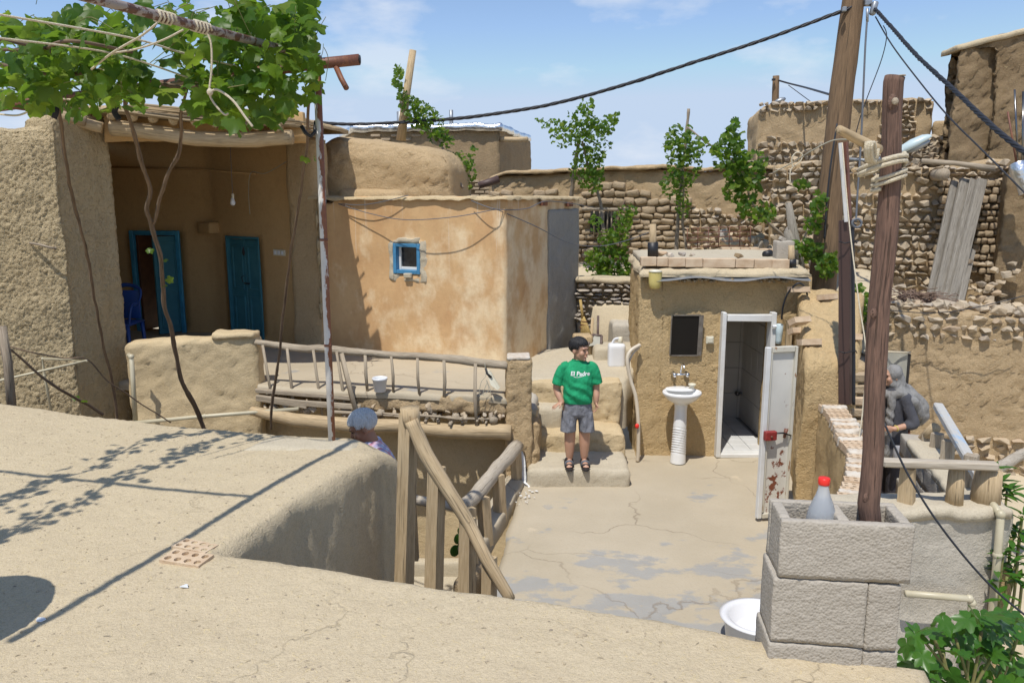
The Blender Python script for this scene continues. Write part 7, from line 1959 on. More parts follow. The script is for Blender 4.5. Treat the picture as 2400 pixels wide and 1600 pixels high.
vine_bush('spreading vine with a rising cane just left of the utility pole', P(1860, 640, 11.4), [([P(1865, 640, 11.4), P(1850, 570, 11.4), P(1800, 520, 11.4), P(1760, 470, 11.4), P(1740, 400, 11.4), P(1690, 360, 11.4), P(1610, 298, 11.6)], [.03, .03, .022, .02, .018]), ([P(1700, 372, 11.4), P(1760, 380, 11.4), P(1808, 374, 11.5)], [.02, .025, .02])],
          [(1720, 320, 26, 30, 60), (1725, 290, 10, 15, 14), (1710, 365, 40, 45, 130), (1745, 400, 45, 40, 150), (1770, 380, 30, 30, 60), (1740, 445, 45, 35, 110), (1770, 490, 45, 28, 90), (1800, 500, 24, 18, 30), (1680, 345, 18, 18, 24), (1650, 330, 16, 16, 14), (1880, 430, 22, 12, 24)], .135, 11.3, .35, 53)
vine_bush('low leafy vine at the foot of the utility pole', P(1920, 680, 10.6), [([P(1885, 690, 10.5), P(1870, 600, 10.6), P(1900, 520, 10.6), P(1915, 460, 10.6)], [.02, .018, .012])],
          [(1920, 480, 18, 30, 50), (1905, 520, 20, 30, 50), (1900, 590, 32, 26, 70), (1940, 620, 28, 30, 70), (1890, 570, 20, 16, 26), (1870, 570, 14, 12, 16), (1950, 600, 14, 20, 24)], .12, 10.5, .2, 54)
vine_bush('vine trailing between the two poles over the rubble wall', P(2010, 740, 9.8), [([P(2000, 800, 9.7), P(2015, 740, 9.7), P(2005, 690, 9.7)], [.018, .014, .01])], [(2015, 690, 20, 26, 46), (2020, 735, 14, 30, 40), (2030, 715, 12, 20, 22), (1995, 675, 10, 14, 14)], .11, 9.6, .15, 55)
vine_bush('dense vine thicket behind the dry stone wall, below the stick barred window', P(1430, 660, 12.6), [([P(1400, 670, 12.6), P(1430, 610, 12.5), P(1440, 540, 12.5), P(1465, 470, 12.5)], [.045, .035, .025]), ([P(1385, 615, 12.5), P(1410, 640, 12.4), P(1450, 650, 12.3), P(1500, 655, 12.3)], [.05, .05, .04])],
          [(1400, 610, 32, 34, 120), (1440, 620, 45, 38, 190), (1480, 630, 30, 30, 100), (1450, 560, 26, 40, 110), (1460, 510, 22, 30, 70), (1480, 490, 12, 18, 24), (1420, 560, 20, 30, 50), (1395, 520, 14, 20, 26), (1430, 655, 70, 16, 120)], .11, 12.3, .3, 56, 'bark')
vs_ = vine_bush('vine leaning on a tall stake above the rounded parapet', P(945, 320, 12.2), [([P(1085, 440, 11.3), P(1060, 400, 11.5), P(1040, 350, 11.8), P(985, 290, 12), P(945, 260, 12.1), P(935, 200, 12.1)], [.03, .03, .025, .02, .012])],
          [(935, 165, 10, 16, 28), (930, 190, 13, 16, 36), (940, 215, 10, 18, 24), (960, 245, 26, 22, 70), (985, 270, 34, 34, 140), (1010, 285, 30, 35, 110), (1030, 320, 24, 22, 50), (1050, 330, 18, 16, 28), (1080, 375, 30, 24, 80), (1100, 400, 18, 30, 50), (1085, 435, 20, 18, 36), (1112, 350, 7, 12, 10)], .10, 11.9, .25, 57)
mb = MB(); mb.tube([P(940, 330, 12.2), P(950, 240, 12.2), P(968, 118, 12.2)], [.075, .06, .05], n=9, rough=.1); solo(mb, 'tall_stake', M['wood_pale'], 'tall bare stake on the roof carrying a climbing vine', 'stake')
# fig bush at the lower right
rnd = random.Random(9)
fig = thing('fig_bush', 'broad leaved fig bush in the lower right corner', 'bush', G(2300, 1600, -.6))
fpts = [(2140, 1505), (2165, 1475), (2195, 1455), (2200, 1500), (2230, 1480), (2260, 1500), (2290, 1440), (2310, 1465), (2330, 1440), (2350, 1470), (2375, 1450), (2390, 1500), (2170, 1540), (2210, 1550), (2250, 1545), (2290, 1520), (2320, 1530), (2350, 1540), (2390, 1550), (2160, 1580), (2200, 1590), (2240, 1590), (2280, 1580), (2320, 1580), (2360, 1590), (2400, 1600), (2270, 1460), (2240, 1520), (2300, 1560), (2340, 1510), (2380, 1480), (2220, 1610), (2180, 1610), (2300, 1610), (2350, 1620), (2400, 1440), (2130, 1550), (2360, 1420)]
for k, (px, py) in enumerate(fpts * 3):
    p = P(px + rnd.gauss(0, 16), py + rnd.gauss(0, 14) + 8 * (k // 38), 3.0 + rnd.uniform(-.2, .25) + .12 * (k // 38))
    inst(FLEAF[k % 4], 'leaf', fig, leaf_matrix(rnd, p, .155, up=.9, droop=.5))
for k in range(9):
    a = P(2290 + rnd.gauss(0, 50), 1760, 3.05); b = P(2270 + (k - 4) * 30, 1500 + rnd.uniform(-30, 40), 3.05)
    mb = MB(); mb.tube(bez([a, a.lerp(b, .5) + Vector((rnd.gauss(0, .03), 0, 0)), b], 5), [.011] * 5 + [.007] * 6, n=6); part(mb, 'branch', M['greenstem'], fig)
def sprig(label, base, spots, size, seed, pale=0):
    rnd = random.Random(seed)
    t = thing('leafy_shrub', label, 'shrub', base, 'shrubs along the lane')
    for (px, py, d, n) in spots:
        c_ = P(px, py, d)
        for k in range(n):
            a = k * 2.4 + rnd.random(); el = rnd.uniform(-.2, .8)
            y = Vector((math.cos(a) * math.cos(el), math.sin(a) * math.cos(el), math.sin(el))); n_ = Vector((0, 0, 1)); n_ = (n_ - y * n_.dot(y)).normalized(); x = y.cross(n_)
            s_ = size * rnd.uniform(.7, 1.15)
            inst(OLEAF[0], 'leaf', t, Matrix.Translation(c_ + Vector((rnd.gauss(0, .015), rnd.gauss(0, .015), rnd.gauss(0, .02)))) @ (Matrix((x, y, n_)).transposed() * s_).to_4x4())
        mb = MB(); mb.tube(bez([c_ - Vector((.05, 0, .6)), c_ - Vector((.0, 0, .3)), c_], 4), .009, n=5); part(mb, 'stem', M['greenstem'], t)
    return t
sprig('glossy shrub just behind the front railing corner post', P(2340, 1180, 5.4), [(2290, 1120, 5.6, 8), (2335, 1130, 5.5, 12), (2345, 1165, 5.5, 12), (2360, 1150, 5.5, 8), (2330, 1100, 5.5, 6)], .16, 1)
sprig('tall sparse shrub at the right edge below the pipe elbow', P(2390, 1400, 4.6), [(2395, 1210, 4.6, 10), (2390, 1245, 4.6, 10), (2370, 1260, 4.6, 8), (2350, 1300, 4.5, 6), (2385, 1315, 4.5, 8), (2360, 1350, 4.5, 8), (2395, 1365, 4.5, 8), (2340, 1340, 4.5, 5), (2345, 1390, 4.4, 6)], .13, 2)
cx_ = thing('cactus', 'small prickly pear cactus in the sunken yard behind the stair posts', 'cactus', P(1075, 1310, 7.6))
for k, (px, py, r_) in enumerate(((1066, 1290, .05), (1082, 1285, .05), (1074, 1262, .045), (1080, 1245, .035))):
    mb = MB(); mb.ball(P(px, py, 7.6), r_, .02, r_ * 1.35, n=8, rot=Euler((0, .3 * (-1) ** k, 0)).to_matrix()); part(mb, 'pad', M['figleaf'], cx_)
# leaning planks
pk = [((2238, 425), (2172, 728), .05, 12.05, 'first weathered plank from the left leaning on the stone house'), ((2262, 420), (2192, 728), .055, 11.98, 'second weathered plank leaning on the stone house, thickest of the stack'), ((2283, 420), (2210, 730), .05, 11.9, 'third weathered plank leaning on the stone house'), ((2304, 420), (2228, 728), .065, 11.85, 'longest weathered plank at the right of the leaning stack'), ((2278, 585), (2245, 730), .045, 11.7, 'short weathered plank leaning right of the stack')]
for k, ((x0q, y0q), (x1q, y1q), w_, d, lab) in enumerate(pk):
    a, b = P(x0q, y0q, d + .1), P(x1q, y1q, d - .55); dd = (a - b); ln = dd.length
    zz = dd.normalized(); xx = Vector((0, 1, 0)).cross(zz).normalized(); yy = zz.cross(xx)
    mb = MB(); mb.box((a + b) / 2, (w_ * 2.3, .05, ln), Matrix((xx, yy, zz)).transposed(), bevel=.01, jit=.012, seed=k)
    solo(mb, 'plank', M['wood_plank'], lab, 'plank', 'planks leaning on the stone house', smooth=False)
for k, (px0, py0, px1, py1, d, lab) in enumerate(((1848, 475, 1882, 690, 10.9, 'split grey post leaning beside the utility pole'), (1845, 540, 1868, 620, 10.9, 'broken grey board at the foot of the split post'))):
    mb = MB(); mb.tube([P(px1, py1, d), P((px0 + px1) / 2, (py0 + py1) / 2, d), P(px0, py0, d)], [.10, .095, .05], n=7, flat=.5, rough=.25, seed=k); solo(mb, 'split_post', M['wood_plank'], lab, 'post')
# twigs
rnd = random.Random(12); mb = MB()
for k in range(420):
    c_ = P(rnd.gauss(2135, 34), 708 + abs(rnd.gauss(0, 10)) * -1 + 12 * rnd.random(), 10.5 + rnd.uniform(-.3, .4)); v = Vector((rnd.gauss(0, .12), rnd.gauss(0, .1), rnd.gauss(.02, .05)))
    mb.tube([c_ - v, c_ + Vector((0, 0, .02)), c_ + v], .006, n=3, caps=False)
solo(mb, 'twig_heap', M['twig'], 'heap of dry twigs on the rubble wall beside the planks', 'twigs', kind='stuff')
mh = thing('wire_mesh', 'rusty reinforcing mesh panel standing behind the wash house roof', 'mesh', P(1680, 590, 10.9))
def m3(u, v): return P(1610 + 148 * u, 580 - 44 * v - 5 * u, 10.9)
for k in range(5):
    mb = MB(); mb.tube([m3(0 + .08 * (k > 2), k / 4), m3(.5, k / 4 + .02), m3(1, k / 4 - .03)], .006, n=5); part(mb, 'bar', M['rust'], mh)
for k in range(7):
    mb = MB(); mb.tube([m3(k / 6, -.02), m3(k / 6 + .01, 1.02)], .006, n=5); part(mb, 'bar', M['rust'], mh)
rnd = random.Random(15)
gs = thing('stone_heap', 'heap of loose stones behind the wash house roof', 'stones', P(1790, 600, 11))
for k in range(60):
    px, py = rnd.uniform(1690, 1960), rnd.uniform(545, 660); r_ = rnd.uniform(.08, .2)
    if px > 1860 or py < 590:
        inst((ROCKS + GROCKS)[rnd.randrange(20)], 'stone', gs, Matrix.Translation(P(px, py, 11.3 + rnd.uniform(0, .4))) @ Euler((rnd.random(), rnd.random(), rnd.random() * 6)).to_matrix().to_4x4() @ Matrix.Diagonal((r_ * 1.4, r_, r_, 1)))
# curtain in the doorway of the retaining wall
cu = thing('door_curtain', 'dusty grey plastic sheet hung over the doorway behind the woman', 'curtain', P(2080, 950, 9.5))
vs, fs = [], []
for j in range(13):
    for i in range(19):
        u, v = i / 18, j / 12
        px = 2030 + 98 * u - 10 * v * u; py = 823 + 130 * v + 5 * u
        fold = .05 * v * math.sin(u * 21 + v * 3) + .03 * math.sin(u * 9 + 2)
        vs.append(P(px, py, 9.42 + fold))
for j in range(12):
    for i in range(18): fs.append((j * 19 + i, j * 19 + i + 1, (j + 1) * 19 + i + 1, (j + 1) * 19 + i))
mb = MB(); mb.add(vs, fs); part(mb, 'sheet', M['sheetcloth'], cu)
mb = MB(); mb.tube([P(2025, 822, 9.4), P(2134, 826, 9.36)], .012, n=6); part(mb, 'rod', M['rope'], cu)
mb = MB(); q0, q1 = P(2028, 830, 9.6), P(2112, 1080, 9.6); mb.box(((q0.x + q1.x) / 2, 9.66, (q0.z - .3) / 2), (q1.x - q0.x, .12, q0.z + .3)); part(mb, 'doorway', M['room'], cu, False)  # solid box, its near-black colour standing in for shade behind the curtain
mb = MB(); mb.tube(bez([P(2330, 1100, 5.6), P(2360, 1085, 6), P(2400, 1062, 6.6), P(2460, 1040, 7.2)]), .045, n=12, rough=.06); solo(mb, 'wrapped_pipe', M['wood_white'], 'pale wrapped pipe rising to the right edge above the lane', 'pipe')
pipe('drain_pipe', 'cream pipe with an elbow running down the plastered wall corner', [P(2320, 1172, 4.6), P(2345, 1205, 4.5), P(2338, 1300, 4.5), P(2320, 1480, 4.5), P(2310, 1640, 4.5)], .024)
pipe('drain_pipe', 'short cream pipe bending down on the plastered wall', [P(2122, 1390, 4.40), P(2272, 1402, 4.40), P(2278, 1412, 4.40), P(2262, 1520, 4.40), P(2255, 1640, 4.4)], .021)
fw = thing('foil_flue', 'foil wrapped flue pipe on the mud tower at the right edge', 'flue', P(2395, 420, 9.8))
mb = MB(); mb.tube(bez([P(2385, 385, 11.2), P(2392, 405, 11.15), P(2410, 450, 11.1)]), [.115] * 16 + [.125], n=16, rough=.1); part(mb, 'foil', M['foil'], fw)
for k, (a, b) in enumerate(((P(2362, 262, 11.6), P(2384, 392, 11.5)), (P(2378, 210, 11.6), P(2386, 392, 11.5)), (P(2398, 215, 11.6), P(2396, 392, 11.4)))):
    mb = MB(); mb.tube([a, b], .013, n=6); solo(mb, 'rebar', M['darkmetal'] if k else M['rust'], ('rusty thin rod, leftmost of three against the tower', 'middle thin rod against the tower above the flue', 'thin rod at the right edge above the flue')[k], 'rod')
# satellite dish on the near roof, standing left of the view; its shadow reaches the roof corner
dz = thing('satellite_dish', 'grey satellite dish on a short mast on the near roof', 'dish', (-2.42, 2.55, 1.4))
mb = MB(); mb.tube([(-2.42, 2.55, 1.4), (-2.42, 2.55, 2.0)], .025, n=10); part(mb, 'mast', M['galv'], dz)
mb = MB(); mb.lathe((-2.42, 2.52, 2.05), [(.02, .0), (.2, .02), (.33, .06), (.40, .1), (.395, .105), (.2, .03), (.01, .012)], n=30, axis=Euler((R(42), 0, R(10))).to_matrix()); part(mb, 'reflector', M['galv'], dz)
# a step for the stairs in the stairwell
mb = MB(); mb.rbox(-1.35, -0.45, 5.10, 5.75, -1.3, -0.14, res=.08, amp=.02, r=.04); mb.rbox(-1.2, -0.4, 4.75, 5.15, -1.3, 0.06, res=.08, amp=.02, r=.04); solo(mb, 'stairwell_steps', M['cement'], 'cement steps in the stairwell under the old man', 'steps')

# ================================================================= people
def fuse(mb, name, voxel, smooth_it, mat):
    """One continuous skin over overlapping forms."""
    me = _mesh(mb, name, mat, True, (0, 0, 0))
    o = bpy.data.objects.new(name + '_form', me); COL.objects.link(o)
    rm = o.modifiers.new('r', 'REMESH'); rm.mode = 'VOXEL'; rm.voxel_size = voxel; rm.use_smooth_shade = True
    sm = o.modifiers.new('s', 'SMOOTH'); sm.factor = .5; sm.iterations = smooth_it
    dg = bpy.context.evaluated_depsgraph_get()
    out = bpy.data.meshes.new_from_object(o.evaluated_get(dg), depsgraph=dg)
    out.name = name
    bpy.data.objects.remove(o)
    bpy.data.meshes.remove(me)
    if not out.materials: out.materials.append(mat)
    out.shade_smooth()
    return out
def loft(mb, secs, n=28, sq=2.3):
    """secs: (x, y, z, rx, ry) horizontal rounded sections."""
    vs, fs = [], []
    for (x, y, z, rx, ry) in secs:
        for k in range(n):
            a = 2 * math.pi * k / n; c_, s_ = math.cos(a), math.sin(a)
            vs.append((x + rx * math.copysign(abs(c_) ** (2 / sq), c_), y + ry * math.copysign(abs(s_) ** (2 / sq), s_), z))
    for i in range(len(secs) - 1):
        for k in range(n): fs.append((i * n + k, i * n + (k + 1) % n, (i + 1) * n + (k + 1) % n, (i + 1) * n + k))
    fs.append(tuple(reversed(range(n)))); fs.append(tuple((len(secs) - 1) * n + k for k in range(n)))
    mb.add(vs, fs)
def limb(mb, pts, rad, n=14):
    """A tapering limb with rounded ends."""
    pts = [Vector(p) for p in pts]
    L_ = bez(pts, 6); rr2 = []
    for i in range(len(L_)):
        k_ = i / (len(L_) - 1) * (len(rad) - 1); j = min(int(k_), len(rad) - 2); rr2.append(rad[j] + (rad[j + 1] - rad[j]) * (k_ - j))
    mb.tube(L_, rr2, n=n); mb.ball(L_[0], rr2[0], n=7); mb.ball(L_[-1], rr2[-1], n=7)
def hand(mb, wrist, d, side, s=1.0, curl=.5, spread=.22):
    """Palm, four fingers of unequal length with bends, and a thumb from the side of the palm."""
    d = Vector(d).normalized(); side = Vector(side); side = (side - d * side.dot(d)).normalized(); nrm = d.cross(side)
    wrist = Vector(wrist)
    rot = Matrix((d, side, nrm)).transposed()
    mb.ball(wrist + d * .042 * s, .048 * s, .036 * s, .017 * s, n=8, rot=rot)
    for k, (o, ln) in enumerate(((-.027, .062), (-.009, .074), (.009, .070), (.026, .055))):
        b0 = wrist + d * .075 * s + side * o * s
        f1 = (d * math.cos(curl * .6) + nrm * math.sin(curl * .6) + side * (o / .027 * spread)).normalized()
        f2 = (d * math.cos(curl * 1.6) + nrm * math.sin(curl * 1.6) + side * (o / .027 * spread)).normalized()
        p1 = b0 + f1 * ln * .55 * s; p2 = p1 + f2 * ln * .5 * s
        mb.tube([b0 - d * .012 * s, b0, p1, p2], [.0095 * s, .0095 * s, .0085 * s, .0065 * s], n=8); mb.ball(p2, .0066 * s, n=5)
    t0 = wrist + d * .025 * s - side * .026 * s
    t1 = t0 + (d * .6 - side * .75 + nrm * .25).normalized() * .036 * s; t2 = t1 + (d * .85 - side * .3 + nrm * .35).normalized() * .030 * s
    mb.tube([t0, t1, t2], [.013 * s, .011 * s, .008 * s], n=8); mb.ball(t2, .008 * s, n=5)
def skin_mat(name, c):
    m, t, b, new, lk = newmat(name)
    n = noise_node(new, lk, posn(new), 60, 4)
    lk(mixc(new, lk, mth(new, lk, 'MULTIPLY', n, .4), c, [x * .8 for x in c]), b.inputs["Base Color"])
    b.inputs["Roughness"].default_value = .5
    b.inputs["Subsurface Weight"].default_value = .08
    b.inputs["Subsurface Radius"].default_value = (.01, .004, .002)
    return m
def cloth_mat(name, c, c2=None, fold=.35, weave=260, fs=9):
    m, t, b, new, lk = newmat(name)
    p = posn(new)
    n = noise_node(new, lk, scaled(new, lk, p, (1.4, 1.4, .6)), fs, 4)
    lk(mixc(new, lk, ramp(new, lk, n, .3, .7), c, c2 or [x * .8 for x in c]), b.inputs["Base Color"])
    b.inputs["Roughness"].default_value = .85; b.inputs["Specular IOR Level"].default_value = .2
    h = mth(new, lk, 'ADD', mth(new, lk, 'MULTIPLY', n, 1.0), mth(new, lk, 'MULTIPLY', noise_node(new, lk, p, weave, 2), .04))
    setbump(new, lk, b, h, fold, .05)
    return m
def plaid_mat():
    m, t, b, new, lk = newmat('plaid_cloth')
    tcn = new("ShaderNodeTexCoord"); sx = new("ShaderNodeSeparateXYZ"); lk(tcn.outputs["Object"], sx.inputs[0])
    u = mth(new, lk, 'ADD', sx.outputs[0], sx.outputs[1]); v = sx.outputs[2]
    def band(x, per, off, w_):
        q = mth(new, lk, 'FRACT', mth(new, lk, 'ADD', mth(new, lk, 'DIVIDE', x, per), off))
        return mth(new, lk, 'LESS_THAN', q, w_)
    c = (0.60, 0.64, 0.74)
    c = mixc(new, lk, mth(new, lk, 'MULTIPLY', band(u, .075, 0, .3), .75), c, (0.52, 0.16, 0.22))
    c = mixc(new, lk, mth(new, lk, 'MULTIPLY', band(v, .085, .3, .3), .6), c, (0.50, 0.20, 0.26))
    c = mixc(new, lk, mth(new, lk, 'MULTIPLY', band(u, .075, .45, .35), .55), c, (0.22, 0.27, 0.48))
    c = mixc(new, lk, mth(new, lk, 'MULTIPLY', band(v, .085, .75, .22), .6), c, (0.22, 0.27, 0.48))
    lk(c, b.inputs["Base Color"]); b.inputs["Roughness"].default_value = .85
    setbump(new, lk, b, noise_node(new, lk, posn(new), 12, 4), .3, .03)
    return m
def hair_mat(name, c, c2, rough=.35):
    m, t, b, new, lk = newmat(name)
    tcn = new("ShaderNodeTexCoord")
    n = noise_node(new, lk, scaled(new, lk, tcn.outputs["Object"], (40, 40, 7)), 3.0, 4, .6)
    lk(mixc(new, lk, ramp(new, lk, n, .35, .65), c, c2), b.inputs["Base Color"])
    b.inputs["Roughness"].default_value = rough
    setbump(new, lk, b, n, .8, .01)
    return m
M['skin'] = skin_mat('skin_light', (0.50, 0.285, 0.19))
M['skin_dark'] = skin_mat('skin_tan', (0.33, 0.165, 0.10))
M['hairblack'] = hair_mat('black_hair', (0.006, 0.0055, 0.006), (0.016, 0.014, 0.015), .5)
M['hairgrey'] = hair_mat('grey_hair', (0.46, 0.47, 0.475), (0.60, 0.61, 0.62), .6)
M['tee'] = cloth_mat('green_jersey', (0.022, 0.33, 0.145), (0.015, 0.26, 0.11), fold=.8)
M['shorts'] = cloth_mat('grey_shorts', (0.23, 0.235, 0.26), (0.19, 0.195, 0.22), fold=.7, fs=16)
M['sole'] = plain('dark_sole', (0.03, 0.025, 0.025), rough=.7)
M['eye'] = plain('eye_dark', (0.02, 0.014, 0.012), rough=.2)
M['lip'] = plain('lip', (0.36, 0.14, 0.11), rough=.5)
M['print'] = plain('white_print', (0.74, 0.76, 0.74), rough=.8)
def place(me, name, parent, Mx, label=None):
    o = inst(me, name, parent, Mx)
    WL[o.name] = Mx.translation.copy()
    if label: o["label"] = label
    return o
def head_forms(mb, C, Rm, s, ears=True):
    """Skull, jaw, cheeks, nose, ears; C the middle of the head, Rm its turn (face towards -Y before turning)."""
    def T(x, y, z): return C + Rm @ (Vector((x, y, z)) * s)
    mb.ball(T(0, .008, .025), .076 * s, .094 * s, .092 * s, n=12, rot=Rm)
    mb.ball(T(0, -.022, -.045), .060 * s, .066 * s, .070 * s, n=10, rot=Rm)
    for q in (-1, 1):
        mb.ball(T(q * .034, -.058, -.030), .030 * s, .028 * s, .032 * s, n=8, rot=Rm)
        if ears: mb.ball(T(q * .078, .012, -.012), .010 * s, .020 * s, .030 * s, n=7, rot=Rm)
    mb.ball(T(0, -.066, -.092), .026 * s, .024 * s, .020 * s, n=8, rot=Rm)
    mb.tube([T(0, -.080, .012), T(0, -.100, -.022), T(0, -.096, -.036)], [.009 * s, .014 * s, .016 * s], n=8); mb.ball(T(0, -.101, -.030), .0145 * s, n=6)
    mb.tube([T(-.045, -.078, .022), T(0, -.088, .026), T(.045, -.078, .022)], .010 * s, n=6)
    mb.tube([T(-.018, -.088, -.060), T(0, -.093, -.059), T(.018, -.088, -.060)], .008 * s, n=6)
def face_marks(parent, C, Rm, s, brow):
    def T(x, y, z): return C + Rm @ (Vector((x, y, z)) * s)
    for q in (-1, 1):
        mb = MB(); mb.ball(T(q * .031, -.082, .004), .009 * s, .007 * s, .0042 * s, n=6, rot=Rm); part(mb, 'eye', M['eye'], parent)
        mb = MB(); mb.tube([T(q * .012, -.096, .022), T(q * .032, -.094, .027), T(q * .050, -.080, .020)], .0026 * s, n=5); part(mb, 'eyebrow', brow, parent)
    mb = MB(); mb.tube([T(-.020, -.092, -.061), T(0, -.100, -.060), T(.020, -.092, -.061)], .0045 * s, n=5); part(mb, 'mouth', M['lip'], parent)

def xf(mb, Mx):
    mb.v = [tuple(Mx @ Vector(v)) for v in mb.v]
    return mb
def locks(mb, T, s, seed, fringe=True, count=300, fat=1.0):
    """Hair as overlapping locks combed from the crown over a scalp."""
    rnd = random.Random(seed)
    def S(a, th, k=1.0):                             # point on the scalp: azimuth a (0 = brow), angle from the crown th
        x, y, z = .084 * math.sin(th) * math.sin(a), -.100 * math.sin(th) * math.cos(a) + .014, .088 * math.cos(th) + .040
        return T(x * k, y * k, .04 + (z - .04) * k)
    for i in range(10):
        for j in range(16): mb.ball(S(j * .3927, R(8 + i * (7.2 if math.cos(j * .3927) > .4 else (10 if math.cos(j * .3927) > -.2 else 13))), .93), .017, n=4)
    for k in range(count):
        a = rnd.uniform(-math.pi, math.pi); fr_ = math.cos(a)
        end = R(77 if fr_ > .45 else (106 if fr_ > -.2 else 142)) * rnd.uniform(.88, 1.05)
        if not fringe and fr_ > .45: end = R(52) * rnd.uniform(.8, 1.1)
        st = rnd.uniform(.02, .75) * end; lift = rnd.uniform(1.0, 1.05)
        pts = [S(a + rnd.gauss(0, .10), st + (end - st) * u, lift + (.03 * math.sin(u * 3.1))) for u in (0, .35, .7, 1.0)]
        mb.tube(bez(pts, 3), [q * fat for q in (.004, .007, .008, .009, .009, .0085, .008, .006, .004, .0015)], n=5)
# ---- the boy
B0 = Vector((P(1352, 1095, 7.95).x, 7.97, 0.20))
boy = thing('person', 'boy in green lettered T-shirt, grey shorts and dark sandals standing on the steps', 'person', B0)
I3 = Matrix.Identity(3)
HC_ = Vector((0.008, -.012, 1.255)); HR_ = Matrix.Rotation(R(50), 3, 'Z') @ Matrix.Rotation(R(3), 3, 'X')
mb = MB()
head_forms(mb, HC_, HR_, 1.0)
limb(mb, [(0, .01, 1.08), (.004, .0, 1.19)], [.056, .052])
loft(mb, [(0, 0, .60, .12, .09), (0, -.01, .75, .135, .105), (0, -.01, .88, .135, .11), (0, 0, 1.0, .14, .095), (0, .005, 1.08, .125, .075), (0, .01, 1.12, .07, .055)])
for q in (-1, 1):
    x0 = .078 * q
    limb(mb, [(x0 * .95, 0, .62), (x0 * .97, -.005, .42), (x0 * 1.0, 0, .24), (x0 * 1.0, .01, .085)], [.083, .062, .056, .036])
    limb(mb, [(x0 * .99, -.012, .36), (x0 * 1.0, .018, .25), (x0, .012, .12)], [.050, .052, .036])
    limb(mb, [(x0, .03, .045), (x0 * 1.06, -.05, .035), (x0 * 1.12, -.10, .026)], [.034, .034, .030])
    for k in range(5):
        mb.ball((x0 * 1.12 + (k - 2) * .0125, -.135 + abs(k - (1.5 if q < 0 else 2.5)) * .006, .024), .0085, .013, .009, n=5)
ra = [(-.155, .0, 1.065), (-.205, .01, .93), (-.218, .02, .83), (-.192, -.02, .755), (-.168, -.05, .705)]
la = [(.155, .0, 1.065), (.180, .01, .93), (.188, .01, .83), (.190, -.02, .76), (.188, -.03, .705)]
limb(mb, ra, [.050, .046, .040, .036, .027]); limb(mb, la, [.050, .046, .040, .036, .027])
hand(mb, ra[-1], (-.85, -.25, -.42), (-.2, .9, .1), s=.86, curl=.25, spread=.3)
hand(mb, la[-1], (.10, -.12, -1), (0, 1, 0), s=.86, curl=-.7, spread=.1)
bodym = fuse(mb, 'body', .0062, 3, M['skin'])
BM = Matrix.Translation(B0)
bo = place(bodym, 'body', boy, BM)
mb = MB()
loft(mb, [(0, -.005, .695, .150, .124), (0, -.012, .76, .155, .130), (0, -.014, .86, .152, .130), (0, -.008, .96, .152, .118), (0, .0, 1.04, .155, .10), (0, .006, 1.095, .128, .078), (0, .008, 1.128, .085, .066), (0, .008, 1.142, .066, .058)], n=36)
for q_ in ([(-.10, 0, 1.085), (-.15, 0, 1.06), (-.192, .0, .97), (-.213, .005, .885)], [(.10, 0, 1.085), (.15, 0, 1.06), (.18, .0, .97), (.195, .005, .895)]): mb.tube(bez(q_, 5), [.045, .05, .053, .055, .056, .057, .058, .059, .06, .06, .061, .061, .062, .062, .063, .064], n=16)
teem = fuse(mb, 'tee_shirt', .0075, 3, M['tee'])
for v in teem.vertices:                               # soft folds
    c_ = v.co; k_ = max(0, 1 - abs(c_.z - .80) / .22)
    v.co.y += .011 * k_ * math.sin(c_.x * 30 + c_.z * 55 + 2 * noise.noise(c_ * 9)) + .004 * noise.noise(c_ * 22)
    v.co.x += .003 * noise.noise(c_ * 18 + Vector((3, 0, 0)))
tee = place(teem, 'tee_shirt', boy, BM)
mb = MB(); mb.lathe((0.0, .004, 1.138), [(.060, 0), (.068, .003), (.066, .012), (.058, .012)], n=24, sy=.88); mb.v = [tuple(Vector(v) + B0) for v in mb.v]; part(mb, 'collar', M['tee'], tee)
mb = MB()
loft(mb, [(0, 0, .725, .140, .115), (0, 0, .66, .150, .12), (0, 0, .58, .155, .118), (0, 0, .55, .14, .10)])
for q in (-1, 1):
    loft(mb, [(q * .075, 0, .60, .085, .105), (q * .086, 0, .52, .083, .105), (q * .094, -.004, .45, .082, .104), (q * .100, -.006, .385, .084, .102)])
shm = fuse(mb, 'shorts', .0075, 2, M['shorts'])
for v in shm.vertices:
    c_ = v.co; v.co.y += .006 * math.sin(c_.x * 75 + 3 * noise.noise(c_ * 7)) * min(1, max(0, (.72 - c_.z) / .1)); v.co.x += .004 * noise.noise(Vector((c_.x * 15, c_.y * 15, c_.z * 6)))
so_ = place(shm, 'shorts', boy, BM)
# hair: cap with a fringe
mb = MB()
def TH(x, y, z): return HC_ + HR_ @ Vector((x, y, z))
locks(mb, TH, 1.0, 5, count=480, fat=.65)
hr_ = part(xf(mb, BM), 'hair', M['hairblack'], boy)
face_marks(boy, B0 + HC_, HR_, 1.0, M['hairblack'])
for q in (-1, 1):
    x0 = .078 * q * 1.09
    sd2 = MB()
    out = [(x0 + .042 * math.cos(a) * (1 - .12 * math.sin(a)), -.052 + .118 * math.sin(a), -.012) for a in np.linspace(0, 2 * math.pi, 22)[:-1]]
    sd2.prism([B0 + Vector(o) for o in out], (0, 0, 1), .024); sn = part(sd2, 'sandal', M['sole'], boy, False)
    for k, (y, zt2, w_) in enumerate(((-.108, .042, .014), (-.062, .066, .016), (-.005, .088, .014))):
        st_ = MB(); st_.tube(bez([B0 + Vector((x0 - .041, y + .01, .008)), B0 + Vector((x0 - .034, y, zt2 * .75)), B0 + Vector((x0, y - .008, zt2)), B0 + Vector((x0 + .034, y, zt2 * .75)), B0 + Vector((x0 + .041, y + .01, .008))], 4), w_, n=6, flat=.45)
        part(st_, 'strap', M['sole'] if k != 1 else M['greycable'], sn)
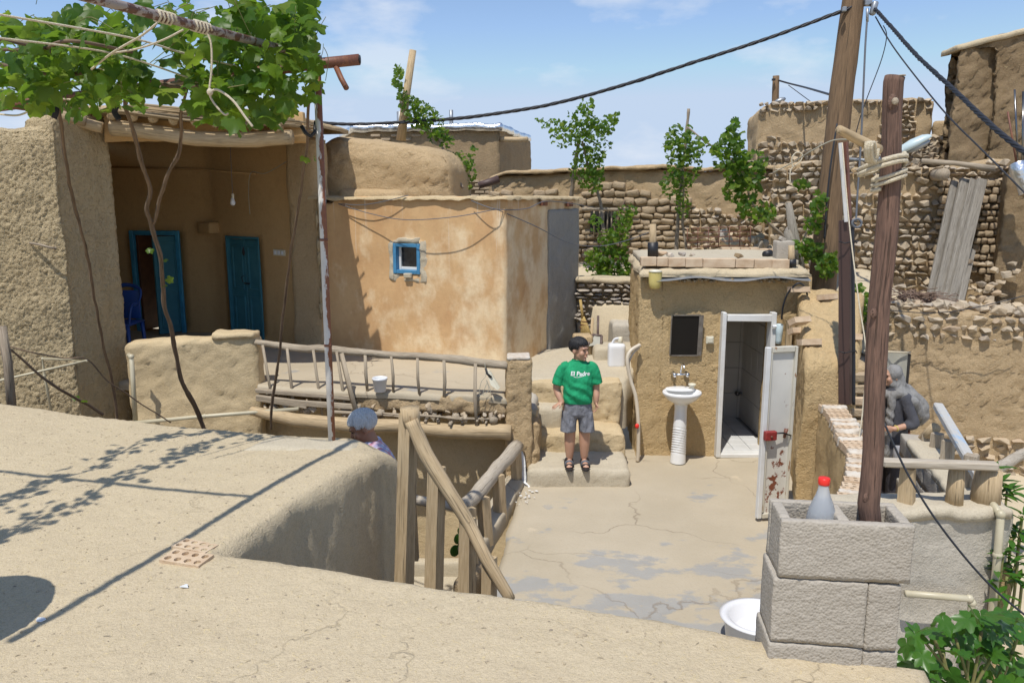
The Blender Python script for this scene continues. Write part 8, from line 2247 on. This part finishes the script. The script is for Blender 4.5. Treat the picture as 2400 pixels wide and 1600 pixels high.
# lettering laid on the chest
bv = BVHTree.FromPolygons([v.co.copy() for v in teem.vertices], [tuple(p.vertices) for p in teem.polygons])
def chest(x, z):
    h = bv.ray_cast(Vector((x, -1, z)), Vector((0, 1, 0)))
    return h[0].y if h[0] else -.13
def text_mesh(body, size, x, z, shear=0.0, bold=.0):
    cu_ = bpy.data.curves.new('lettering', 'FONT'); cu_.body = body; cu_.size = size; cu_.align_x = 'CENTER'; cu_.offset = bold; cu_.shear = shear; cu_.resolution_u = 2
    o = bpy.data.objects.new('lettering', cu_); COL.objects.link(o)
    dg = bpy.context.evaluated_depsgraph_get(); me = bpy.data.meshes.new_from_object(o.evaluated_get(dg), depsgraph=dg)
    bpy.data.objects.remove(o); bpy.data.curves.remove(cu_)
    bm = bmesh.new(); bm.from_mesh(me); bmesh.ops.triangulate(bm, faces=bm.faces[:]); bmesh.ops.subdivide_edges(bm, edges=[e for e in bm.edges if e.calc_length() > .012], cuts=1)
    mb = MB(); bm.verts.index_update(); bm.verts.ensure_lookup_table()
    vs = []
    for v in bm.verts:
        X, Z = x + v.co.x, z + v.co.y
        vs.append(B0 + Vector((X, chest(X, Z) - .0025, Z)))
    mb.add(vs, [tuple(v.index for v in f.verts) for f in bm.faces]); bm.free()
    return mb
part(text_mesh('El Padre', .060, .012, 1.000, .12, .0016), 'lettering', M['print'], tee, False)
mb = MB(); sw_ = [(-.055, .990), (-.035, .984), (-.01, .984), (.02, .990), (.05, .998)]
mb.tube(bez([B0 + Vector((x, chest(x, z) - .0015, z)) for x, z in sw_], 6), [.0012] + [.0028] * 22 + [.001, .001], n=5); part(mb, 'underline', M['print'], tee)

# ---- adults
def adult(label, base, H, yaw, mats, arms, head_turn=0, lean=0.0, coat=None, nod=0.0, skin='skin_dark', stance=.09, cuff=.62):
    """A dressed standing figure. arms: ((shoulder side, elbow, wrist, hand dir, palm side), ...) in body space for 1.7 m."""
    s = H / 1.7
    t = thing('person', label, 'person', base)
    Mx = Matrix.Translation(base) @ Matrix.Rotation(yaw, 4, 'Z') @ Matrix.Diagonal((s, s, s, 1))
    hc = Vector((0, -.02 - lean * 1.1, 1.575 - abs(nod) * .06)); hr = Matrix.Rotation(head_turn, 3, 'Z') @ Matrix.Rotation(nod, 3, 'X')
    mb = MB()
    head_forms(mb, hc, hr, 1.0)
    limb(mb, [(0, .01 - lean * .8, 1.36), (0, -.005 - lean, 1.49)], [.062, .056])
    loft(mb, [(0, 0, .86, .14, .10), (0, 0, 1.0, .14, .10), (0, -lean * .3, 1.15, .145, .105), (0, -lean * .6, 1.3, .155, .10), (0, -lean * .8, 1.40, .13, .075)])
    for (q, el, wr, hd, ps) in arms:
        sh_ = Vector((q * .185, -lean * .75, 1.365)); limb(mb, [sh_, sh_.lerp(Vector(el), .5), el, Vector(el).lerp(Vector(wr), .5), wr], [.052, .046, .040, .035, .027]); hand(mb, wr, hd, ps, s=1.0, curl=.45)
    for q in (-1, 1):
        limb(mb, [(q * stance, 0, .88), (q * stance, -.01, .48), (q * stance, .01, .28), (q * stance, .02, .09)], [.085, .062, .052, .038]); limb(mb, [(q * stance, .03, .05), (q * stance * 1.1, -.12, .035)], [.038, .034])
    place(fuse(mb, 'body', .009, 3, M[skin]), 'body', t, Mx)
    mb = MB()
    if coat: loft(mb, coat)
    else: loft(mb, [(0, 0, .86, .175, .125), (0, 0, .98, .175, .125), (0, -lean * .3, 1.12, .18, .13), (0, -lean * .55, 1.25, .19, .13), (0, -lean * .75, 1.36, .185, .105), (0, -lean * .85, 1.42, .11, .075), (0, -lean * .9, 1.45, .07, .06)])
    for (q, el, wr, hd, ps) in arms:
        sh_ = Vector((q * .18, -lean * .75, 1.355)); limb(mb, [sh_, sh_.lerp(Vector(el), .55), el, Vector(el).lerp(Vector(wr), cuff)], [.068, .066, .060, .055])
    gm = fuse(mb, 'coat' if coat else 'shirt', .011, 3, mats[0])
    for v in gm.vertices:
        c_ = v.co.copy(); v.co += Vector((noise.noise(Vector((c_.x * 9, c_.y * 9, c_.z * 4))), noise.noise(Vector((c_.x * 9 + 5, c_.y * 9, c_.z * 4))), 0)) * .012
    place(gm, 'coat' if coat else 'shirt', t, Mx)
    mb = MB(); loft(mb, [(0, 0, .70, .165, .12), (0, 0, .96, .16, .115)])
    for q in (-1, 1): loft(mb, [(q * stance, .01, .07, .075, .085), (q * stance, 0, .40, .085, .09), (q * stance * .9, 0, .80, .098, .115)])
    place(fuse(mb, 'trousers', .012, 2, mats[1]), 'trousers', t, Mx)
    for q in (-1, 1):
        mb = MB(); mb.ball(Mx @ Vector((q * stance * 1.1, -.05, .035)), .05 * s, .13 * s, .045 * s, n=8, rot=Matrix.Rotation(yaw, 3, 'Z')); part(mb, 'shoe', M['sole'], t)
    face_marks(t, Mx @ hc, Mx.to_3x3() @ hr, 1.0, M['hairblack'])
    return t, Mx, hc, hr
M['manteau'] = cloth_mat('grey_manteau', (0.085, 0.086, 0.098), (0.065, 0.066, 0.078), fold=.6)
M['scarf'] = cloth_mat('grey_scarf', (0.27, 0.265, 0.255), (0.22, 0.215, 0.21), fold=.9, fs=12)
M['darkcloth'] = cloth_mat('dark_trousers', (0.045, 0.042, 0.05), fold=.6)
M['bluecloth'] = cloth_mat('blue_cloth', (0.02, 0.045, 0.30), fold=.5)
M['bagcloth'] = cloth_mat('grey_bag', (0.33, 0.33, 0.35), fold=.3)
# woman in grey, facing left
wz = -0.26
Wb = Vector((P(2090, 1000, 8.0).x, 8.0, wz))
Hw = P(2052, 850, 8.0).z - wz + .0
wom, WMx, whc, whr = adult('woman in a grey headscarf and long grey coat, half hidden by the brown log', Wb, Hw / 1.0 * .985, R(-68), (M['manteau'], M['darkcloth']),
    ((1, (.27, .02, 1.07), (.21, -.20, 1.02), (-.5, -.8, 0), (0, 0, 1)), (-1, (-.24, .16, 1.12), (-.25, .36, 1.03), (-.1, .95, .12), (1, 0, .2))),
    head_turn=R(-10), lean=.05, skin='skin', cuff=.3,
    coat=[(0, .01, .52, .20, .17), (0, .0, .70, .195, .165), (0, 0, .90, .19, .155), (0, -.02, 1.08, .18, .14), (0, -.03, 1.25, .19, .135), (0, -.04, 1.36, .185, .11), (0, -.05, 1.42, .11, .08), (0, -.05, 1.46, .07, .06)])
mb = MB()
def TW(x, y, z): return whc + whr @ Vector((x, y, z))
mb.ball(TW(0, .03, .02), .100, .108, .115, n=12, rot=whr)
mb.ball(TW(0, .07, -.05), .095, .085, .12, n=10, rot=whr)
limb(mb, [TW(0, .05, -.08), Vector((0, .03, 1.44)), Vector((0, .04, 1.36))], [.10, .115, .13])
loft(mb, [(0, .03, 1.22, .205, .15), (0, .03, 1.30, .215, .155), (0, .01, 1.38, .19, .13), (0, .0, 1.46, .12, .10)])
limb(mb, [(.16, -.10, 1.40), (.05, -.16, 1.38), (-.12, -.12, 1.40)], [.045, .05, .045])
limb(mb, [(.17, -.06, 1.38), (.215, .06, 1.30), (.20, .16, 1.18), (.17, .20, 1.10)], [.055, .06, .06, .035])
limb(mb, [(.02, .17, 1.40), (.05, .24, 1.28), (.07, .25, 1.16)], [.07, .095, .06])
limb(mb, [(.12, .14, 1.36), (.17, .24, 1.22), (.16, .27, 1.08), (.13, .26, 1.0)], [.06, .085, .075, .03])
limb(mb, [(.10, -.15, 1.38), (.11, -.17, 1.1), (.10, -.17, .85), (.10, -.16, .62)], [.045, .045, .04, .04])
scm = fuse(mb, 'headscarf', .010, 9, M['scarf'])
for v in scm.vertices:
    c_ = v.co.copy(); v.co += v.normal * (.006 * math.sin(c_.z * 42 + c_.x * 18 + 5 * noise.noise(c_ * 4)))
place(scm, 'headscarf', wom, WMx)
bag = thing('shoulder_bag', 'pale grey shoulder bag with a brown strap at the woman hip', 'bag', P(2115, 1070, 7.75))
mb = MB(); c_ = P(2112, 1062, 7.72); mb.box(c_, (.17, .06, .16), Euler((0, .08, .15)).to_matrix(), bevel=.015); part(mb, 'pouch', M['bagcloth'], bag)
mb = MB(); mb.tube(bez([P(2128, 1072, 7.70), P(2126, 1040, 7.72), P(2131, 1010, 7.76), P(2126, 960, 7.8)]), .012, n=6, flat=.5); part(mb, 'strap', M['woodbrown'], bag)
mb = MB(); wr_ = WMx @ Vector((.215, -.175, 1.025)); mb.lathe(wr_, [(.033, -.006), (.036, 0), (.033, .006)], n=16, axis=Euler((0, R(75), R(15))).to_matrix()); part(mb, 'bracelet', M['yellowlamp'], wom)
# second figure in blue, mostly behind the log
bl2, BMx, bhc, bhr = adult('person in blue and black clothes behind the brown log, holding a cup', Vector((P(2006, 1000, 8.5).x, 8.55, -0.26)), 1.52, R(60), (M['bluecloth'], M['darkcloth']),
    ((-1, (-.22, -.12, 1.08), (-.16, -.32, 1.16), (.3, -.9, .2), (0, 0, 1)), (1, (.22, -.08, 1.08), (.12, -.28, 1.05), (-.4, -.8, 0), (0, 0, 1))), head_turn=R(0), lean=.02)
mb = MB(); mb.ball(BMx @ (bhc + Vector((0, .02, .035))), .088, .1, .09, n=10); mb.ball(BMx @ (bhc + Vector((0, .05, -.02))), .075, .07, .085, n=9); part(mb, 'hair', M['hairblack'], bl2)
mb = MB(); c_ = P(1990, 990, 8.15); mb.lathe(c_, [(.03, 0), (.033, .005), (.042, .10), (.039, .10), (.034, .02), (.003, .015)], n=18); solo(mb, 'paper_cup', M['plastic'], 'white cup held beside the brown log', 'cup')
# old man in the stairwell, head bowed to the left
Mb = Vector((P(921, 1100, 5.45).x, 5.40, -0.13))
om, OMx, ohc, ohr = adult('grey haired old man in a plaid shirt, bowed behind the roof edge', Mb, 1.68, R(-80), (plaid_mat(), M['darkcloth']),
    ((1, (.25, -.06, 1.10), (.22, -.26, .98), (0, -.8, -.5), (1, 0, 0)), (-1, (-.25, -.06, 1.10), (-.22, -.26, .98), (0, -.8, -.5), (1, 0, 0))), lean=.16, nod=R(26))
mb = MB()
def TO(x, y, z): return ohc + ohr @ Vector((x, y, z))
locks(mb, TO, 1.0, 9, fringe=False, count=620, fat=.5)
part(xf(mb, OMx), 'hair', M['hairgrey'], om)
